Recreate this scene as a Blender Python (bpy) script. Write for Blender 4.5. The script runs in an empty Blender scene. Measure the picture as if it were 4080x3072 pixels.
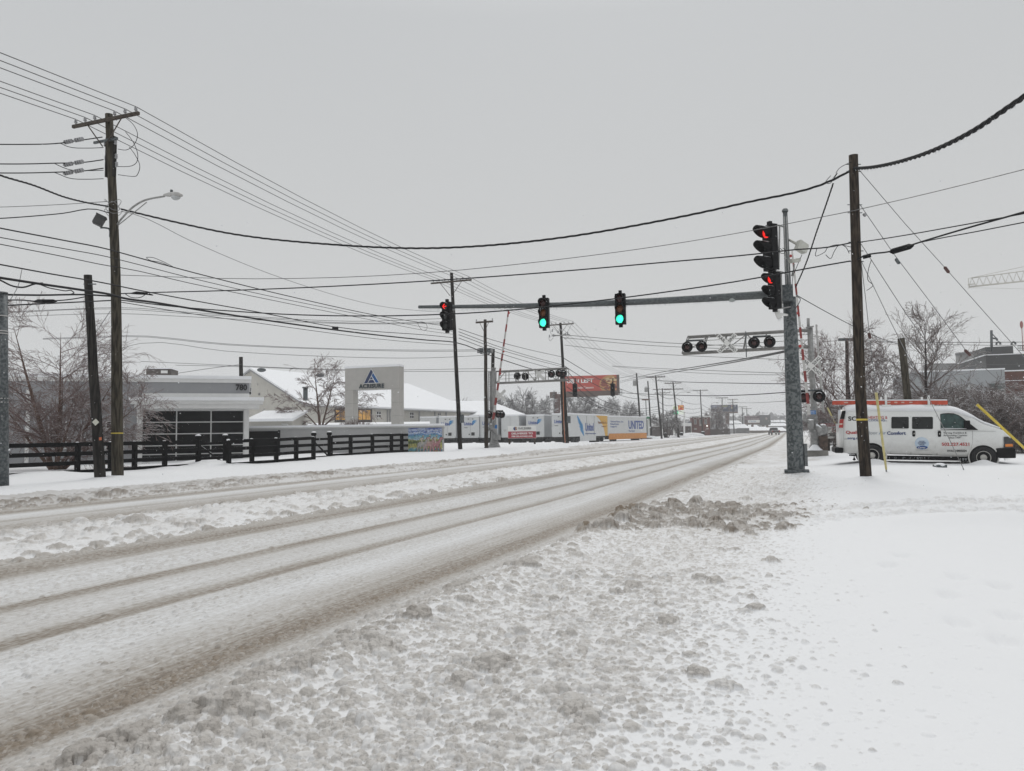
import bpy, math, random
import numpy as np
from mathutils import Vector as V, Matrix
sc = bpy.context.scene
COL = sc.collection
R = math.radians
rnd = random.Random(7)

# ------------------------------------------------------------------ camera
HEAD, PITCH, ROLL = R(20.05), R(3.63), R(0.75)
EYE = V((0, 0, 1.65))
FX, CXP, CYP = 2951.0, 2040.0, 1536.0            # focal length and centre in pixels of the photograph
_f0 = V((-math.sin(HEAD), math.cos(HEAD), 0)); _r0 = V((math.cos(HEAD), math.sin(HEAD), 0)); _z = V((0, 0, 1))
FWD = _f0 * math.cos(PITCH) + _z * math.sin(PITCH)
_u0 = _z * math.cos(PITCH) - _f0 * math.sin(PITCH)
RGT = _r0 * math.cos(ROLL) - _u0 * math.sin(ROLL)
UPV = _u0 * math.cos(ROLL) + _r0 * math.sin(ROLL)
cam = bpy.data.cameras.new('camera'); camo = bpy.data.objects.new('camera', cam); COL.objects.link(camo)
M = Matrix((RGT, UPV, -FWD)).transposed().to_4x4(); M.translation = EYE
camo.matrix_world = M
cam.sensor_width = 36.0; cam.lens = 36.0 * FX / 4080.0
cam.clip_start = 0.1; cam.clip_end = 3000
sc.camera = camo

# ------------------------------------------------------------------ sky, light, exposure
SUN_EL, SUN_AZ = R(52), R(352)
w = bpy.data.worlds.new('World'); sc.world = w; w.use_nodes = True
nt = w.node_tree; nt.nodes.clear()
def NN(t, typ, **kw):
    n = t.nodes.new(typ)
    for k, v in kw.items(): setattr(n, k, v)
    return n
_out = NN(nt, 'ShaderNodeOutputWorld'); _bg = NN(nt, 'ShaderNodeBackground')
_sky = NN(nt, 'ShaderNodeTexSky', sky_type='NISHITA', sun_disc=False, sun_elevation=SUN_EL, sun_rotation=SUN_AZ)
_sky.dust_density = 6.0; _sky.air_density = 1.0
_hs = NN(nt, 'ShaderNodeHueSaturation'); _hs.inputs['Saturation'].default_value = 0.15; _hs.inputs['Value'].default_value = 0.8
nt.links.new(_sky.outputs[0], _hs.inputs['Color'])
_tc = NN(nt, 'ShaderNodeTexCoord'); _sx = NN(nt, 'ShaderNodeSeparateXYZ'); nt.links.new(_tc.outputs['Generated'], _sx.inputs[0])
_cr = NN(nt, 'ShaderNodeValToRGB'); nt.links.new(_sx.outputs['Z'], _cr.inputs[0])
_e = _cr.color_ramp.elements
_e[0].position = 0.0; _e[0].color = (0.585, 0.593, 0.595, 1)
_e[1].position = 1.0; _e[1].color = (.9, .915, .925, 1)
for _p, _c in ((0.16, (0.592, 0.600, 0.600)), (0.5, (0.545, 0.560, 0.572)), (0.72, (0.76, 0.775, 0.785))):
    _n = _e.new(_p); _n.color = (*_c, 1)
_mul = NN(nt, 'ShaderNodeMix', data_type='RGBA', blend_type='MULTIPLY'); _mul.inputs[0].default_value = 1.0
nt.links.new(_cr.outputs[0], _mul.inputs[6]); _mul.inputs[7].default_value = (10, 10, 10, 1)   # overcast luminance
_mix = NN(nt, 'ShaderNodeMix', data_type='RGBA'); _mix.inputs[0].default_value = 0.03
nt.links.new(_mul.outputs[2], _mix.inputs[6]); nt.links.new(_hs.outputs[0], _mix.inputs[7])
nt.links.new(_mix.outputs[2], _bg.inputs['Color']); _bg.inputs['Strength'].default_value = 0.1
nt.links.new(_bg.outputs[0], _out.inputs['Surface'])
sl = bpy.data.lights.new('sun', 'SUN'); sl.energy = 0.9; sl.angle = R(22); sl.color = (1.0, 0.985, 0.96)
slo = bpy.data.objects.new('sun', sl); COL.objects.link(slo)
_sd = V((math.sin(SUN_AZ) * math.cos(SUN_EL), math.cos(SUN_AZ) * math.cos(SUN_EL), math.sin(SUN_EL)))
slo.rotation_euler = _sd.to_track_quat('Z', 'Y').to_euler()
sc.view_settings.view_transform = 'Standard'; sc.view_settings.look = 'None'
sc.view_settings.exposure = 0.0; sc.view_settings.gamma = 1.0; sc.view_settings.use_curve_mapping = False
sc.render.engine = 'CYCLES'
cy = sc.cycles
cy.max_bounces = 6; cy.diffuse_bounces = 3; cy.glossy_bounces = 3; cy.transmission_bounces = 4; cy.volume_bounces = 1; cy.transparent_max_bounces = 6
cy.sample_clamp_indirect = 4.0; cy.use_denoising = True

# ------------------------------------------------------------------ terrain height and pixel helpers
def sst(a, b, x):
    t = np.clip((x - a) / (b - a), 0, 1); return t * t * (3 - 2 * t)
def bend(Y):
    return np.interp(Y, [0, 5, 16, 30, 74, 150, 400], [0, 0, .55, 1.0, 2.6, 3.6, 5.5])
def zg(X, Y):
    q = X - bend(Y)
    z = .13 * np.clip(1 - np.abs(q + 11) / 8, 0, 1)
    z = z + .30 * sst(-2.5, 3.5, X) * sst(9, 28, Y)
    left = 1 - sst(-20.5, -18.6, X)
    z = z + left * (.14 + .2 * sst(25, 45, Y) - .42 * sst(82, 100, Y))
    return z
def gz(X, Y): return float(zg(np.float64(X), np.float64(Y)))
def ray(u, v): return FWD + RGT * ((u - CXP) / FX) + UPV * ((CYP - v) / FX)
def P(u, v, d): return EYE + ray(u, v) * d
def G(u, v):
    r = ray(u, v); z = 0.0; p = None
    for _ in range(25):
        d = (z - EYE.z) / r.z; p = EYE + r * d; z = .5 * z + .5 * gz(p.x, p.y)
    return p
def PG(u, d):                                     # ground point in column u at depth d
    p = P(u, 1720, d)
    for _ in range(3):
        z = gz(p.x, p.y); v = 1720 + (p.z - z) * FX / d; p = P(u, v, d)
    return V((p.x, p.y, gz(p.x, p.y)))
class Plane:
    """vertical plane through p with horizontal direction t; n faces the camera; at() casts a pixel of the photo onto it"""
    def __init__(s, p, ang):                       # ang: degrees from the camera's right vector, positive = right end farther
        s.o = V(p); a = R(ang)
        s.t = (_r0 * math.cos(a) + _f0 * math.sin(a)).normalized(); s.n = V((s.t.y, -s.t.x, 0))
        if s.n.dot(EYE - s.o) < 0: s.n = -s.n
    def at(s, u, v, off=0.0):
        r = ray(u, v); d = (s.o + s.n * off - EYE).dot(s.n) / r.dot(s.n); return EYE + r * d
    def az(s, u, v, off=0.0):
        p = s.at(u, v, off); return (p - s.o).dot(s.t), p.z
    def pt(s, a, z, off=0.0):
        p = s.o + s.t * a + s.n * off; return V((p.x, p.y, z))

HEAPS = []
# ------------------------------------------------------------------ mesh and object helpers
ORG = {}
class MB:
    def __init__(s): s.v = []; s.f = []; s.m = []; s.s = []
    def add(s, vs, fs, mi=0, smooth=False):
        o = len(s.v); s.v += [tuple(x) for x in vs]
        for f in fs: s.f.append(tuple(i + o for i in f)); s.m.append(mi); s.s.append(smooth)
    def box(s, c, size, ax=None, mi=0):
        c = V(c); X, Y, Z = ax if ax else (V((1, 0, 0)), V((0, 1, 0)), V((0, 0, 1)))
        X, Y, Z = X * (size[0] / 2), Y * (size[1] / 2), Z * (size[2] / 2)
        p = [c + X * i + Y * j + Z * k for k in (-1, 1) for j in (-1, 1) for i in (-1, 1)]
        s.add(p, [(0, 2, 3, 1), (4, 5, 7, 6), (0, 1, 5, 4), (2, 6, 7, 3), (0, 4, 6, 2), (1, 3, 7, 5)], mi)
    def cyl(s, p0, p1, r0, r1=None, n=12, mi=0, cap=True, smooth=True):
        r1 = r0 if r1 is None else r1; s.tube([V(p0), V(p1)], [r0, r1], n, mi, cap, smooth)
    def tube(s, pts, r, n=6, mi=0, cap=True, smooth=True):
        pts = [V(p) for p in pts]; k = len(pts)
        rr = [r] * k if not isinstance(r, (list, tuple)) else r
        vs = []; prev = None
        for i in range(k):
            d = (pts[min(i + 1, k - 1)] - pts[max(i - 1, 0)])
            d = d.normalized() if d.length > 1e-9 else V((0, 0, 1))
            if prev is None:
                a = d.cross(V((0, 0, 1)));
                if a.length < 1e-3: a = d.cross(V((1, 0, 0)))
            else:
                a = prev - d * prev.dot(d)
                if a.length < 1e-6: a = d.orthogonal()
            a.normalize(); prev = a; b = d.cross(a)
            for j in range(n):
                t = 2 * math.pi * j / n; vs.append(pts[i] + (a * math.cos(t) + b * math.sin(t)) * rr[i])
        fs = [(i * n + j, i * n + (j + 1) % n, (i + 1) * n + (j + 1) % n, (i + 1) * n + j) for i in range(k - 1) for j in range(n)]
        s.add(vs, fs, mi, smooth)
        if cap:
            o = len(s.v) - k * n
            s.f.append(tuple(o + j for j in reversed(range(n)))); s.m.append(mi); s.s.append(False)
            s.f.append(tuple(o + (k - 1) * n + j for j in range(n))); s.m.append(mi); s.s.append(False)
    def prism(s, poly, o, a, b, depth, mi=0):        # poly in (a,b) plane at o, pushed by vector depth
        o, a, b, depth = V(o), V(a), V(b), V(depth); n = len(poly)
        fr = [o + a * x + b * y + depth for x, y in poly]; bk = [o + a * x + b * y for x, y in poly]
        s.add(fr + bk, [tuple(range(n)), tuple(reversed(range(n, 2 * n)))] + [(i, i + n, (i + 1) % n + n, (i + 1) % n) for i in range(n)], mi)
    def ball(s, c, r, sc3=(1, 1, 1), nu=10, nv=7, mi=0, zmin=-1.0):
        c = V(c); vs = []; fs = []
        for i in range(nv + 1):
            ph = -math.pi / 2 + math.pi * i / nv; zz = max(math.sin(ph), zmin)
            for j in range(nu):
                th = 2 * math.pi * j / nu
                vs.append(c + V((math.cos(ph) * math.cos(th) * sc3[0], math.cos(ph) * math.sin(th) * sc3[1], zz * sc3[2])) * r)
        for i in range(nv):
            for j in range(nu): fs.append((i * nu + j, i * nu + (j + 1) % nu, (i + 1) * nu + (j + 1) % nu, (i + 1) * nu + j))
        s.add(vs, fs, mi, True)
    def lathe(s, prof, o, axis, n=16, mi=0, smooth=True):
        o = V(o); d = V(axis).normalized(); a = d.orthogonal().normalized(); b = d.cross(a); k = len(prof)
        vs = [o + d * h + (a * math.cos(2 * math.pi * j / n) + b * math.sin(2 * math.pi * j / n)) * r for r, h in prof for j in range(n)]
        s.add(vs, [(i * n + j, i * n + (j + 1) % n, (i + 1) * n + (j + 1) % n, (i + 1) * n + j) for i in range(k - 1) for j in range(n)], mi, smooth)
    def quad(s, a, b, c, d, mi=0): s.add([a, b, c, d], [(0, 1, 2, 3)], mi)
    def build(s, name, mats, parent=None, origin=None, label=None, cat=None, group=None, kind=None):
        org = V(origin) if origin is not None else (ORG[parent.name] if parent else V((0, 0, 0)))
        me = bpy.data.meshes.new(name)
        me.from_pydata([(x - org.x, y - org.y, z - org.z) for x, y, z in s.v], [], s.f)
        if not isinstance(mats, (list, tuple)): mats = [mats]
        for m in mats: me.materials.append(m)
        me.polygons.foreach_set('material_index', s.m); me.polygons.foreach_set('use_smooth', s.s)
        me.update()
        return link(name, me, parent, org, label, cat, group, kind)
def link(name, me, parent, org, label=None, cat=None, group=None, kind=None):
    o = bpy.data.objects.new(name, me); COL.objects.link(o)
    if parent: o.parent = parent
    else: o.location = org
    ORG[o.name] = V(org); tag(o, label, cat, group, kind); return o
def tag(o, label=None, cat=None, group=None, kind=None):
    for k, v in (('label', label), ('category', cat), ('group', group), ('kind', kind)):
        if v: o[k] = v
    return o
def thing(name, label, cat, loc, group=None):
    o = bpy.data.objects.new(name, None); COL.objects.link(o); o.location = V(loc); o.empty_display_size = .3
    ORG[o.name] = V(loc); return tag(o, label, cat, group)
_txt = {}
def text(s, o, a, b, w, h, mat, parent, name='lettering', bold=0.0, shear=0.0, depth=.012, off=.004, nrm=None, space=1.0):
    """writing fitted into the box o + a*w + b*h (a, b unit vectors), raised off the surface along nrm"""
    key = (s, bold, shear, space)
    if key not in _txt:
        cu = bpy.data.curves.new('t', 'FONT'); cu.body = s; cu.size = 1; cu.offset = bold; cu.shear = shear
        cu.space_character = space; cu.align_x = 'CENTER'; cu.resolution_u = 3
        ob = bpy.data.objects.new('t', cu); COL.objects.link(ob)
        dg = bpy.context.evaluated_depsgraph_get(); dg.update()
        m = bpy.data.meshes.new_from_object(ob.evaluated_get(dg)); bpy.data.objects.remove(ob); bpy.data.curves.remove(cu)
        vs = [tuple(v.co) for v in m.vertices]; fs = [tuple(p.vertices) for p in m.polygons]; bpy.data.meshes.remove(m)
        _txt[key] = (vs, fs)
    vs, fs = _txt[key]
    x0 = min(v[0] for v in vs); x1 = max(v[0] for v in vs); y0 = min(v[1] for v in vs); y1 = max(v[1] for v in vs)
    a, b, o = V(a), V(b), V(o); n = V(nrm) if nrm is not None else a.cross(b)
    mb = MB(); fr = [o + a * ((x - x0) / (x1 - x0) * w) + b * ((y - y0) / (y1 - y0) * h) + n * (off + depth) for x, y, _ in vs]
    k = len(vs); bk = [p - n * depth for p in fr]
    from collections import Counter
    ed = Counter(); di = {}
    for f in fs:
        for i in range(len(f)):
            e = (f[i], f[(i + 1) % len(f)]); ed[tuple(sorted(e))] += 1; di[tuple(sorted(e))] = e
    side = [(di[e][1], di[e][0], di[e][0] + k, di[e][1] + k) for e, c in ed.items() if c == 1]
    mb.add(fr + bk, list(fs) + side)
    return mb.build(name, mat, parent)

# ------------------------------------------------------------------ materials
MT = {}
def mat(name, col, rough=.6, metal=0.0, var=.15, scale=6.0, bump=0.0, stretch=(1, 1, 1), col2=None, snow=0.0, emit=0.0, spec=.5, coat=0.0, detail=4, bscale=None, rp_=(.3, .7)):
    if name in MT: return MT[name]
    m = bpy.data.materials.new(name); m.use_nodes = True; t = m.node_tree; b = t.nodes['Principled BSDF']
    L = t.links.new
    b.inputs['Roughness'].default_value = rough; b.inputs['Metallic'].default_value = metal
    b.inputs['Specular IOR Level'].default_value = spec; b.inputs['Coat Weight'].default_value = coat
    tc = NN(t, 'ShaderNodeTexCoord'); mp = NN(t, 'ShaderNodeMapping'); mp.inputs['Scale'].default_value = stretch
    L(tc.outputs['Object'], mp.inputs[0])
    nz = NN(t, 'ShaderNodeTexNoise'); nz.inputs['Scale'].default_value = scale; nz.inputs['Detail'].default_value = detail; L(mp.outputs[0], nz.inputs['Vector'])
    rp = NN(t, 'ShaderNodeValToRGB'); rp.color_ramp.elements[0].position = rp_[0]; rp.color_ramp.elements[1].position = rp_[1]
    c2 = col2 if col2 else tuple(c * (1 - var) for c in col); c1 = col if col2 else tuple(min(1, c * (1 + var * .5)) for c in col)
    rp.color_ramp.elements[0].color = (*c2, 1); rp.color_ramp.elements[1].color = (*c1, 1)
    L(nz.outputs['Fac'], rp.inputs[0]); out = rp.outputs[0]
    if snow > 0:
        ge = NN(t, 'ShaderNodeNewGeometry'); sx = NN(t, 'ShaderNodeSeparateXYZ'); L(ge.outputs['Normal'], sx.inputs[0])
        n2 = NN(t, 'ShaderNodeTexNoise'); n2.inputs['Scale'].default_value = 9; L(tc.outputs['Object'], n2.inputs['Vector'])
        ad = NN(t, 'ShaderNodeMath', operation='MULTIPLY_ADD'); L(n2.outputs['Fac'], ad.inputs[0]); ad.inputs[1].default_value = .8; L(sx.outputs['Z'], ad.inputs[2])
        mr = NN(t, 'ShaderNodeMapRange'); L(ad.outputs[0], mr.inputs[0]); mr.inputs[1].default_value = 1.25 - snow; mr.inputs[2].default_value = 1.45 - snow
        mx = NN(t, 'ShaderNodeMix', data_type='RGBA'); L(mr.outputs[0], mx.inputs[0]); L(out, mx.inputs[6]); mx.inputs[7].default_value = (.84, .86, .88, 1); out = mx.outputs[2]
    L(out, b.inputs['Base Color'])
    if emit > 0:
        L(out, b.inputs['Emission Color']); b.inputs['Emission Strength'].default_value = emit
    if bump > 0:
        n3 = NN(t, 'ShaderNodeTexNoise'); n3.inputs['Scale'].default_value = bscale or scale * 3; n3.inputs['Detail'].default_value = 4; L(mp.outputs[0], n3.inputs['Vector'])
        bp = NN(t, 'ShaderNodeBump'); bp.inputs['Strength'].default_value = min(1, bump * 10); bp.inputs['Distance'].default_value = bump; L(n3.outputs['Fac'], bp.inputs['Height']); L(bp.outputs[0], b.inputs['Normal'])
    MT[name] = m; return m
SNOW = mat('snow', (.86, .87, .89), .75, var=.03, scale=2.0, bump=.01, bscale=14)
SNOWBANK = mat('snow_heap', (.80, .80, .81), .8, var=.12, scale=3.0, bump=.03, bscale=9)
WOOD = mat('pole_wood', (.085, .074, .055), .85, scale=5, stretch=(3, 3, .35), col2=(.03, .026, .02), rp_=(.4, .62), bump=.012, bscale=30, spec=.12)
WOODD = mat('dark_wood', (.042, .038, .034), .85, scale=5, stretch=(3, 3, .35), col2=(.014, .013, .012), rp_=(.4, .62), bump=.012, bscale=30, spec=.12)
WOODB = mat('brown_wood', (.07, .055, .042), .85, scale=6, stretch=(3, 3, .4), col2=(.024, .02, .017), rp_=(.4, .62), bump=.012, bscale=30, spec=.12)
ARMW = mat('crossarm_wood', (.10, .083, .068), .85, scale=8, col2=(.055, .046, .04), spec=.12)
GALV = mat('galvanised_steel', (.19, .20, .203), .5, .45, scale=22, col2=(.10, .11, .113), detail=2, spec=.4)
GALVD = mat('dark_galvanised_steel', (.14, .155, .16), .5, .4, scale=14, col2=(.06, .07, .075), detail=3, rp_=(.42, .6))
ALU = mat('grey_aluminium', (.33, .33, .322), .5, .3, var=.3, scale=8)
ALUL = mat('light_aluminium', (.50, .495, .48), .5, .1, var=.2, scale=8)
IRON = mat('grey_cast_iron', (.30, .30, .295), .6, .2, var=.35, scale=8, snow=.25)
RUST = mat('rusty_steel', (.12, .085, .065), .85, .1, scale=7, col2=(.055, .04, .034))
BLACK = mat('black_plastic', (.009, .009, .01), .55, scale=8, var=.4, spec=.12)
BLACKP = mat('black_paint', (.006, .006, .0065), .7, scale=14, var=.5, snow=.22, spec=.05)
CABLE = mat('black_cable', (.022, .022, .024), .7, var=.3, spec=.2)
WIRE = mat('weathered_wire', (.12, .12, .122), .5, .2, var=.3)
GUY = mat('steel_strand', (.25, .25, .25), .5, .4, var=.3)
PORC = mat('grey_porcelain', (.35, .35, .36), .3, var=.2)
WHITEP = mat('white_paint', (.78, .78, .76), .5, var=.06, scale=3)
REDP = mat('red_paint', (.42, .035, .03), .5, var=.25, scale=10)
YEL = mat('yellow_plastic', (.66, .50, .07), .5, var=.2, scale=8)
YELP = mat('faded_yellow_plastic', (.62, .54, .24), .5, var=.2, scale=8)
ICE = mat('ice', (.72, .76, .78), .15, var=.05)
TXTB = mat('black_lettering', (.02, .02, .022), .5, var=.2)
TXTW = mat('white_lettering', (.8, .8, .78), .5, var=.05)
TXTR = mat('red_lettering', (.45, .04, .04), .5, var=.15)
NAVY = mat('navy_lettering', (.03, .06, .19), .5, var=.2)
BLUE = mat('blue_lettering', (.05, .14, .36), .5, var=.2)
# ------------------------------------------------------------------ ground: one sheet cut into road, slush and snow
def vnoise(x, y, seed=0):
    xi = np.floor(x).astype(np.int64); yi = np.floor(y).astype(np.int64); xf = x - xi; yf = y - yi
    u = xf * xf * (3 - 2 * xf); v = yf * yf * (3 - 2 * yf)
    def h(a, b):
        n = (a * 374761393 + b * 668265263 + seed * 1442695041) & 0x7fffffff
        n = ((n ^ (n >> 13)) * 1274126177) & 0x7fffffff
        return ((n ^ (n >> 16)) & 0xffff) / 65535.0
    return (h(xi, yi) * (1 - u) + h(xi + 1, yi) * u) * (1 - v) + (h(xi, yi + 1) * (1 - u) + h(xi + 1, yi + 1) * u) * v
def fbm(x, y, oct=4, seed=0):
    s = 0; a = .5
    for i in range(oct): s = s + a * vnoise(x * 2 ** i + 17.3 * i, y * 2 ** i - 9.1 * i, seed + i); a *= .5
    return s
def build_ground():
    phid = np.radians(np.linspace(-39, 39, 1500))
    side = np.radians(np.linspace(39, 321, 72))[1:-1]
    phi = np.concatenate([phid, side]); nd = len(phid)
    r1 = np.exp(np.arange(np.log(3.1), np.log(9), .0020)); r2 = np.concatenate([np.exp(np.arange(np.log(9), np.log(20), .0038)), np.exp(np.arange(np.log(20), np.log(75), .0068))]); r3 = np.exp(np.linspace(np.log(75), np.log(900), 95))
    r = np.concatenate([[.25, .8, 1.6, 2.4, 2.9], r1, r2, r3]); nr, nc = len(r), len(phi)
    a = HEAD - phi
    X = r[:, None] * (-np.sin(a))[None, :]; Y = r[:, None] * np.cos(a)[None, :]
    rr = np.repeat(r[:, None], nc, 1)
    Z = zg(X, Y); q = X - bend(Y)
    n1 = fbm(X * 1.1, Y * .5, 3, 3) - .45; n2 = fbm(X * .35, Y * .2, 3, 8) - .45
    xb = np.interp(Y, [-50, 0, 7, 12, 20, 30, 60, 150, 400], [-.3, -.25, -.1, .2, 1.3, 1.0, 3.0, 4.5, 7]) + n1 * 1.4
    dv = Y - (15.4 + .37 * (X - .9))                                # driveway across the right verge
    drive = np.clip(1.35 - np.abs(dv + n1) / 1.1, 0, 1) * (X > -1) * (Y > 0)
    edge = -3.45 + .25 * n1
    verge = (q > edge) & ((X < xb) | (drive > .35))
    centre = (q < -9.25 + .5 * n1) & (q > -12.4 + .8 * n1) & (Y > -60)
    farb = np.interp(Y, [0, 15, 30, 60, 120], [-17.2, -17.2, -16.4, -17, -17.5]) + .4 * n1
    far = (q < farb) & (X > np.interp(Y, [0, 15, 40, 80, 150, 900], [-18.7, -19.4, -18.2, -19.5, -17, -16]) - .2 + n1 * .9)
    road = (q <= edge) & (q >= farb) & ~centre
    snow = ~(verge | centre | far | road)
    rg = np.random.default_rng(5)
    LH = np.zeros_like(Z); WET = np.zeros_like(Z); DIRT = np.zeros_like(Z)
    dphi = phid[1] - phid[0]
    def stamp(x, y, rad, h, wet, dirt, base=0.0):
        rc = math.hypot(x, y); pc = HEAD + math.atan2(x, y)
        if rc < 3.2 or abs(pc) > R(38.5): return
        i0 = np.searchsorted(r, rc - rad); i1 = np.searchsorted(r, rc + rad) + 1
        da = rad / rc; j0 = int((pc - da - phid[0]) / dphi); j1 = int((pc + da - phid[0]) / dphi) + 2
        j0 = max(j0, 0); j1 = min(j1, nd)
        if i1 <= i0 or j1 <= j0: return
        sx = X[i0:i1, j0:j1] - x; sy = Y[i0:i1, j0:j1] - y
        rho = (sx * sx + sy * sy) / (rad * rad)
        dome = np.where(rho < 1, base + np.sqrt(np.clip(1 - rho, 0, 1)) * h, 0)
        L = LH[i0:i1, j0:j1]; up = dome > L
        L[up] = dome[up]; W = WET[i0:i1, j0:j1]; D = DIRT[i0:i1, j0:j1]
        m = rho < 1; W[m] = np.maximum(W[m], wet); D[m] = np.maximum(D[m], dirt)
    def cluster(x, y, rad, h, wet, dirt):
        stamp(x, y, rad, h, wet, dirt)
        for _ in range(int(rg.integers(1, 5))):
            t = rg.uniform(0, 6.28); k = rg.uniform(.35, .75)
            stamp(x + math.cos(t) * rad * .75, y + math.sin(t) * rad * .75, rad * k, h * k * rg.uniform(.8, 1.25), wet, dirt)
    def clod(x, y, rad, h, wet, dirt):
        """a knobbly clod: an irregular heap of small bumps"""
        ex = rg.uniform(.7, 1.35); th = rg.uniform(0, 3.14); c, s_ = math.cos(th), math.sin(th)
        stamp(x, y, rad * .85, h * .75, wet, dirt)
        for _ in range(int(14 + rad * 130)):
            t = rg.uniform(0, 6.28); k = math.sqrt(rg.random()) * 1.05; a, b = k * math.cos(t) * rad * ex, k * math.sin(t) * rad / ex
            q = rad * rg.uniform(.16, .34); bz = h * max(0, 1 - (k / 1.15) ** 2) * .75
            stamp(x + a * c - b * s_, y + a * s_ + b * c, q, q * rg.uniform(.4, .75), min(1, wet * rg.uniform(.7, 1.1)), dirt * rg.uniform(.5, 1.3), bz)
    xbd = lambda y: float(np.interp(y, [0, 7, 12, 20, 30, 60], [-.3, -.1, .2, 1.2, 1.0, 3]))
    # slush lumps thrown on the verge: fine, crusty, white in between
    for _ in range(82000):
        y = 2.6 + 30 * rg.random() ** 1.5; x = rg.uniform(-3.6, 1.9) + float(bend(y)); b = xbd(y)
        if x > b + rg.normal(-.25, .45): continue
        f = min(1, max(.2, (b + .6 - x) / 1.8)); s = rg.lognormal(-4.25, .42) * (.7 + .45 * f)
        cluster(x, y, s, s * rg.uniform(.5, 1.15), (.3 + .6 * rg.random()) * (.45 + .55 * f), .10 * rg.random() ** 2)
    for _ in range(5000):                                             # fine spatter fading out over the clean snow
        y = 2.6 + 22 * rg.random() ** 1.4; x = xbd(y) - .3 + abs(rg.normal(0, .9)); s = rg.lognormal(-4.6, .4); stamp(x, y, s, s * .35, .16 * rg.random(), 0)
    for _ in range(420):                                              # larger clods
        y = 2.8 + 26 * rg.random() ** 1.3; x = rg.uniform(-3.5, -.35) + float(bend(y)); s = rg.lognormal(-3.35, .4); clod(x, y, s, s * rg.uniform(.6, 1.0), .6 + .35 * rg.random(), .15 * rg.random())
    for x, y, s in ((-3.1, 3.6, .17), (-2.0, 5.0, .13), (-2.05, 4.6, .10), (-2.9, 5.0, .11), (-1.0, 6.6, .09), (-.75, 8.4, .10), (-.2, 9.8, .11), (-.3, 7.2, .08), (-1.55, 7.9, .10), (-.6, 5.2, .08), (-1.2, 4.3, .09)): clod(x, y, s, s * .85, .9, .12)
    for _ in range(900):                                              # ridge by the wheel track
        y = 2.2 + 60 * rg.random() ** 1.5; s = min(.14, rg.lognormal(-3.1, .42)); x = -3.42 + abs(rg.normal(0, .2)) + float(bend(y)); clod(x, y, s, s * rg.uniform(.5, .85), .85, .15 + .25 * rg.random())
    for _ in range(1050):                                             # dirty clods before the driveway
        x = rg.normal(-2.0, 1.15); y = 15.0 + .37 * x + rg.choice([-1.3, .1, .7, 2.0]) + rg.normal(0, .35) + .5 * math.sin(x * 2.1); s = min(.15, rg.lognormal(-2.9, .45)) * max(.35, 1 - max(0, x + .6) * .6)
        if x < -3.5 or x > 1.2: continue
        clod(x + .3, y, s, s * rg.uniform(.8, 1.5), .9, .3 + .6 * rg.random() ** 1.2)
    for _ in range(2200):
        x = rg.uniform(-.5, 8.5); y = 15.4 + .37 * (x - .9) + rg.choice([-.8, .7]) + rg.normal(0, .3); s = rg.uniform(.02, .07); cluster(x, y, s, s * .7, .3 * rg.random(), .04)
    for _ in range(9000):
        y = 3 + 75 * rg.random() ** 1.3; x = rg.uniform(-12.5, -9.15) + float(bend(y)); s = min(.15, rg.lognormal(-3.35, .5)); cluster(x, y, s, s * rg.uniform(.4, .9), .15 + .6 * rg.random(), .3 * rg.random() ** 2)
    for _ in range(700):
        y = 4 + 60 * rg.random() ** 1.2; x = rg.choice([rg.uniform(-12.4, -9.4), rg.normal(-12.3, .25), rg.normal(-9.5, .2)]) + float(bend(y)); s = min(.2, rg.lognormal(-2.6, .4)); clod(x, y, s, s * rg.uniform(.5, .9), .75, .35 * rg.random())
    for _ in range(6000):
        y = 4 + 85 * rg.random() ** 1.3; x = rg.uniform(-19.3, -17.0) + (.5 * float(bend(y))); s = min(.16, rg.lognormal(-3.1, .45)); cluster(x, y, s, s * rg.uniform(.5, .95), .3 + .5 * rg.random(), .5 * rg.random() ** 1.5)
    for _ in range(600):
        y = 6 + 70 * rg.random() ** 1.2; x = rg.normal(-17.5, .35) + (.5 * float(bend(y))); s = min(.24, rg.lognormal(-2.4, .35)); clod(x, y, s, s * rg.uniform(.6, .95), .75, .2 + .5 * rg.random())
    # loose grains on the road: brown along the nearest wheel track, pale between the lanes
    for q0, sd, n_, w0, d0, ls in ((-3.98, .05, 9000, .9, .8, -4.35), (-4.3, .2, 4000, .6, .3, -4.6), (-5.15, .22, 5000, .15, .05, -4.4), (-5.45, .12, 2200, .35, .15, -4.4), (-7.65, .26, 6000, .35, .12, -4.0), (-6.35, .25, 3000, .2, .15, -4.5), (-8.85, .14, 3500, .6, .3, -4.1), (-3.7, .08, 3000, .45, .2, -4.4), (-13.3, .35, 3000, .5, .25, -3.8), (-16.8, .25, 3000, .6, .5, -3.8)):
        for _ in range(n_):
            y = 2.2 + 34 * rg.random() ** 1.6; s = rg.lognormal(ls, .4); stamp(q0 + rg.normal(0, sd) + float(bend(y)), y, s, s * rg.uniform(.4, .8), w0 * rg.uniform(.5, 1.1), min(1, d0 * rg.uniform(.4, 1.25)))
    LH[1:-1] = .13 * LH[:-2] + .74 * LH[1:-1] + .13 * LH[2:]
    Z = Z + LH
    WET = np.maximum(WET, np.where(centre | far, .15 + .45 * fbm(X * 1.7, Y * .9, 4, 55), np.where(verge, np.clip(.38 * fbm(X * 2.3, Y * 1.5, 4, 56) * sst(-.2, 1.2, xb - X) + .10 * sst(-.3, .8, xb - X) + .02, 0, 1), 0)))
    # broad relief
    big = fbm(X * 3, Y * 3, 4, 21) - .47
    leftb = np.interp(Y, [0, 15, 40, 80, 150, 900], [-18.7, -19.4, -18.2, -19.5, -17, -16]) - .2 + n1 * .9
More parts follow.
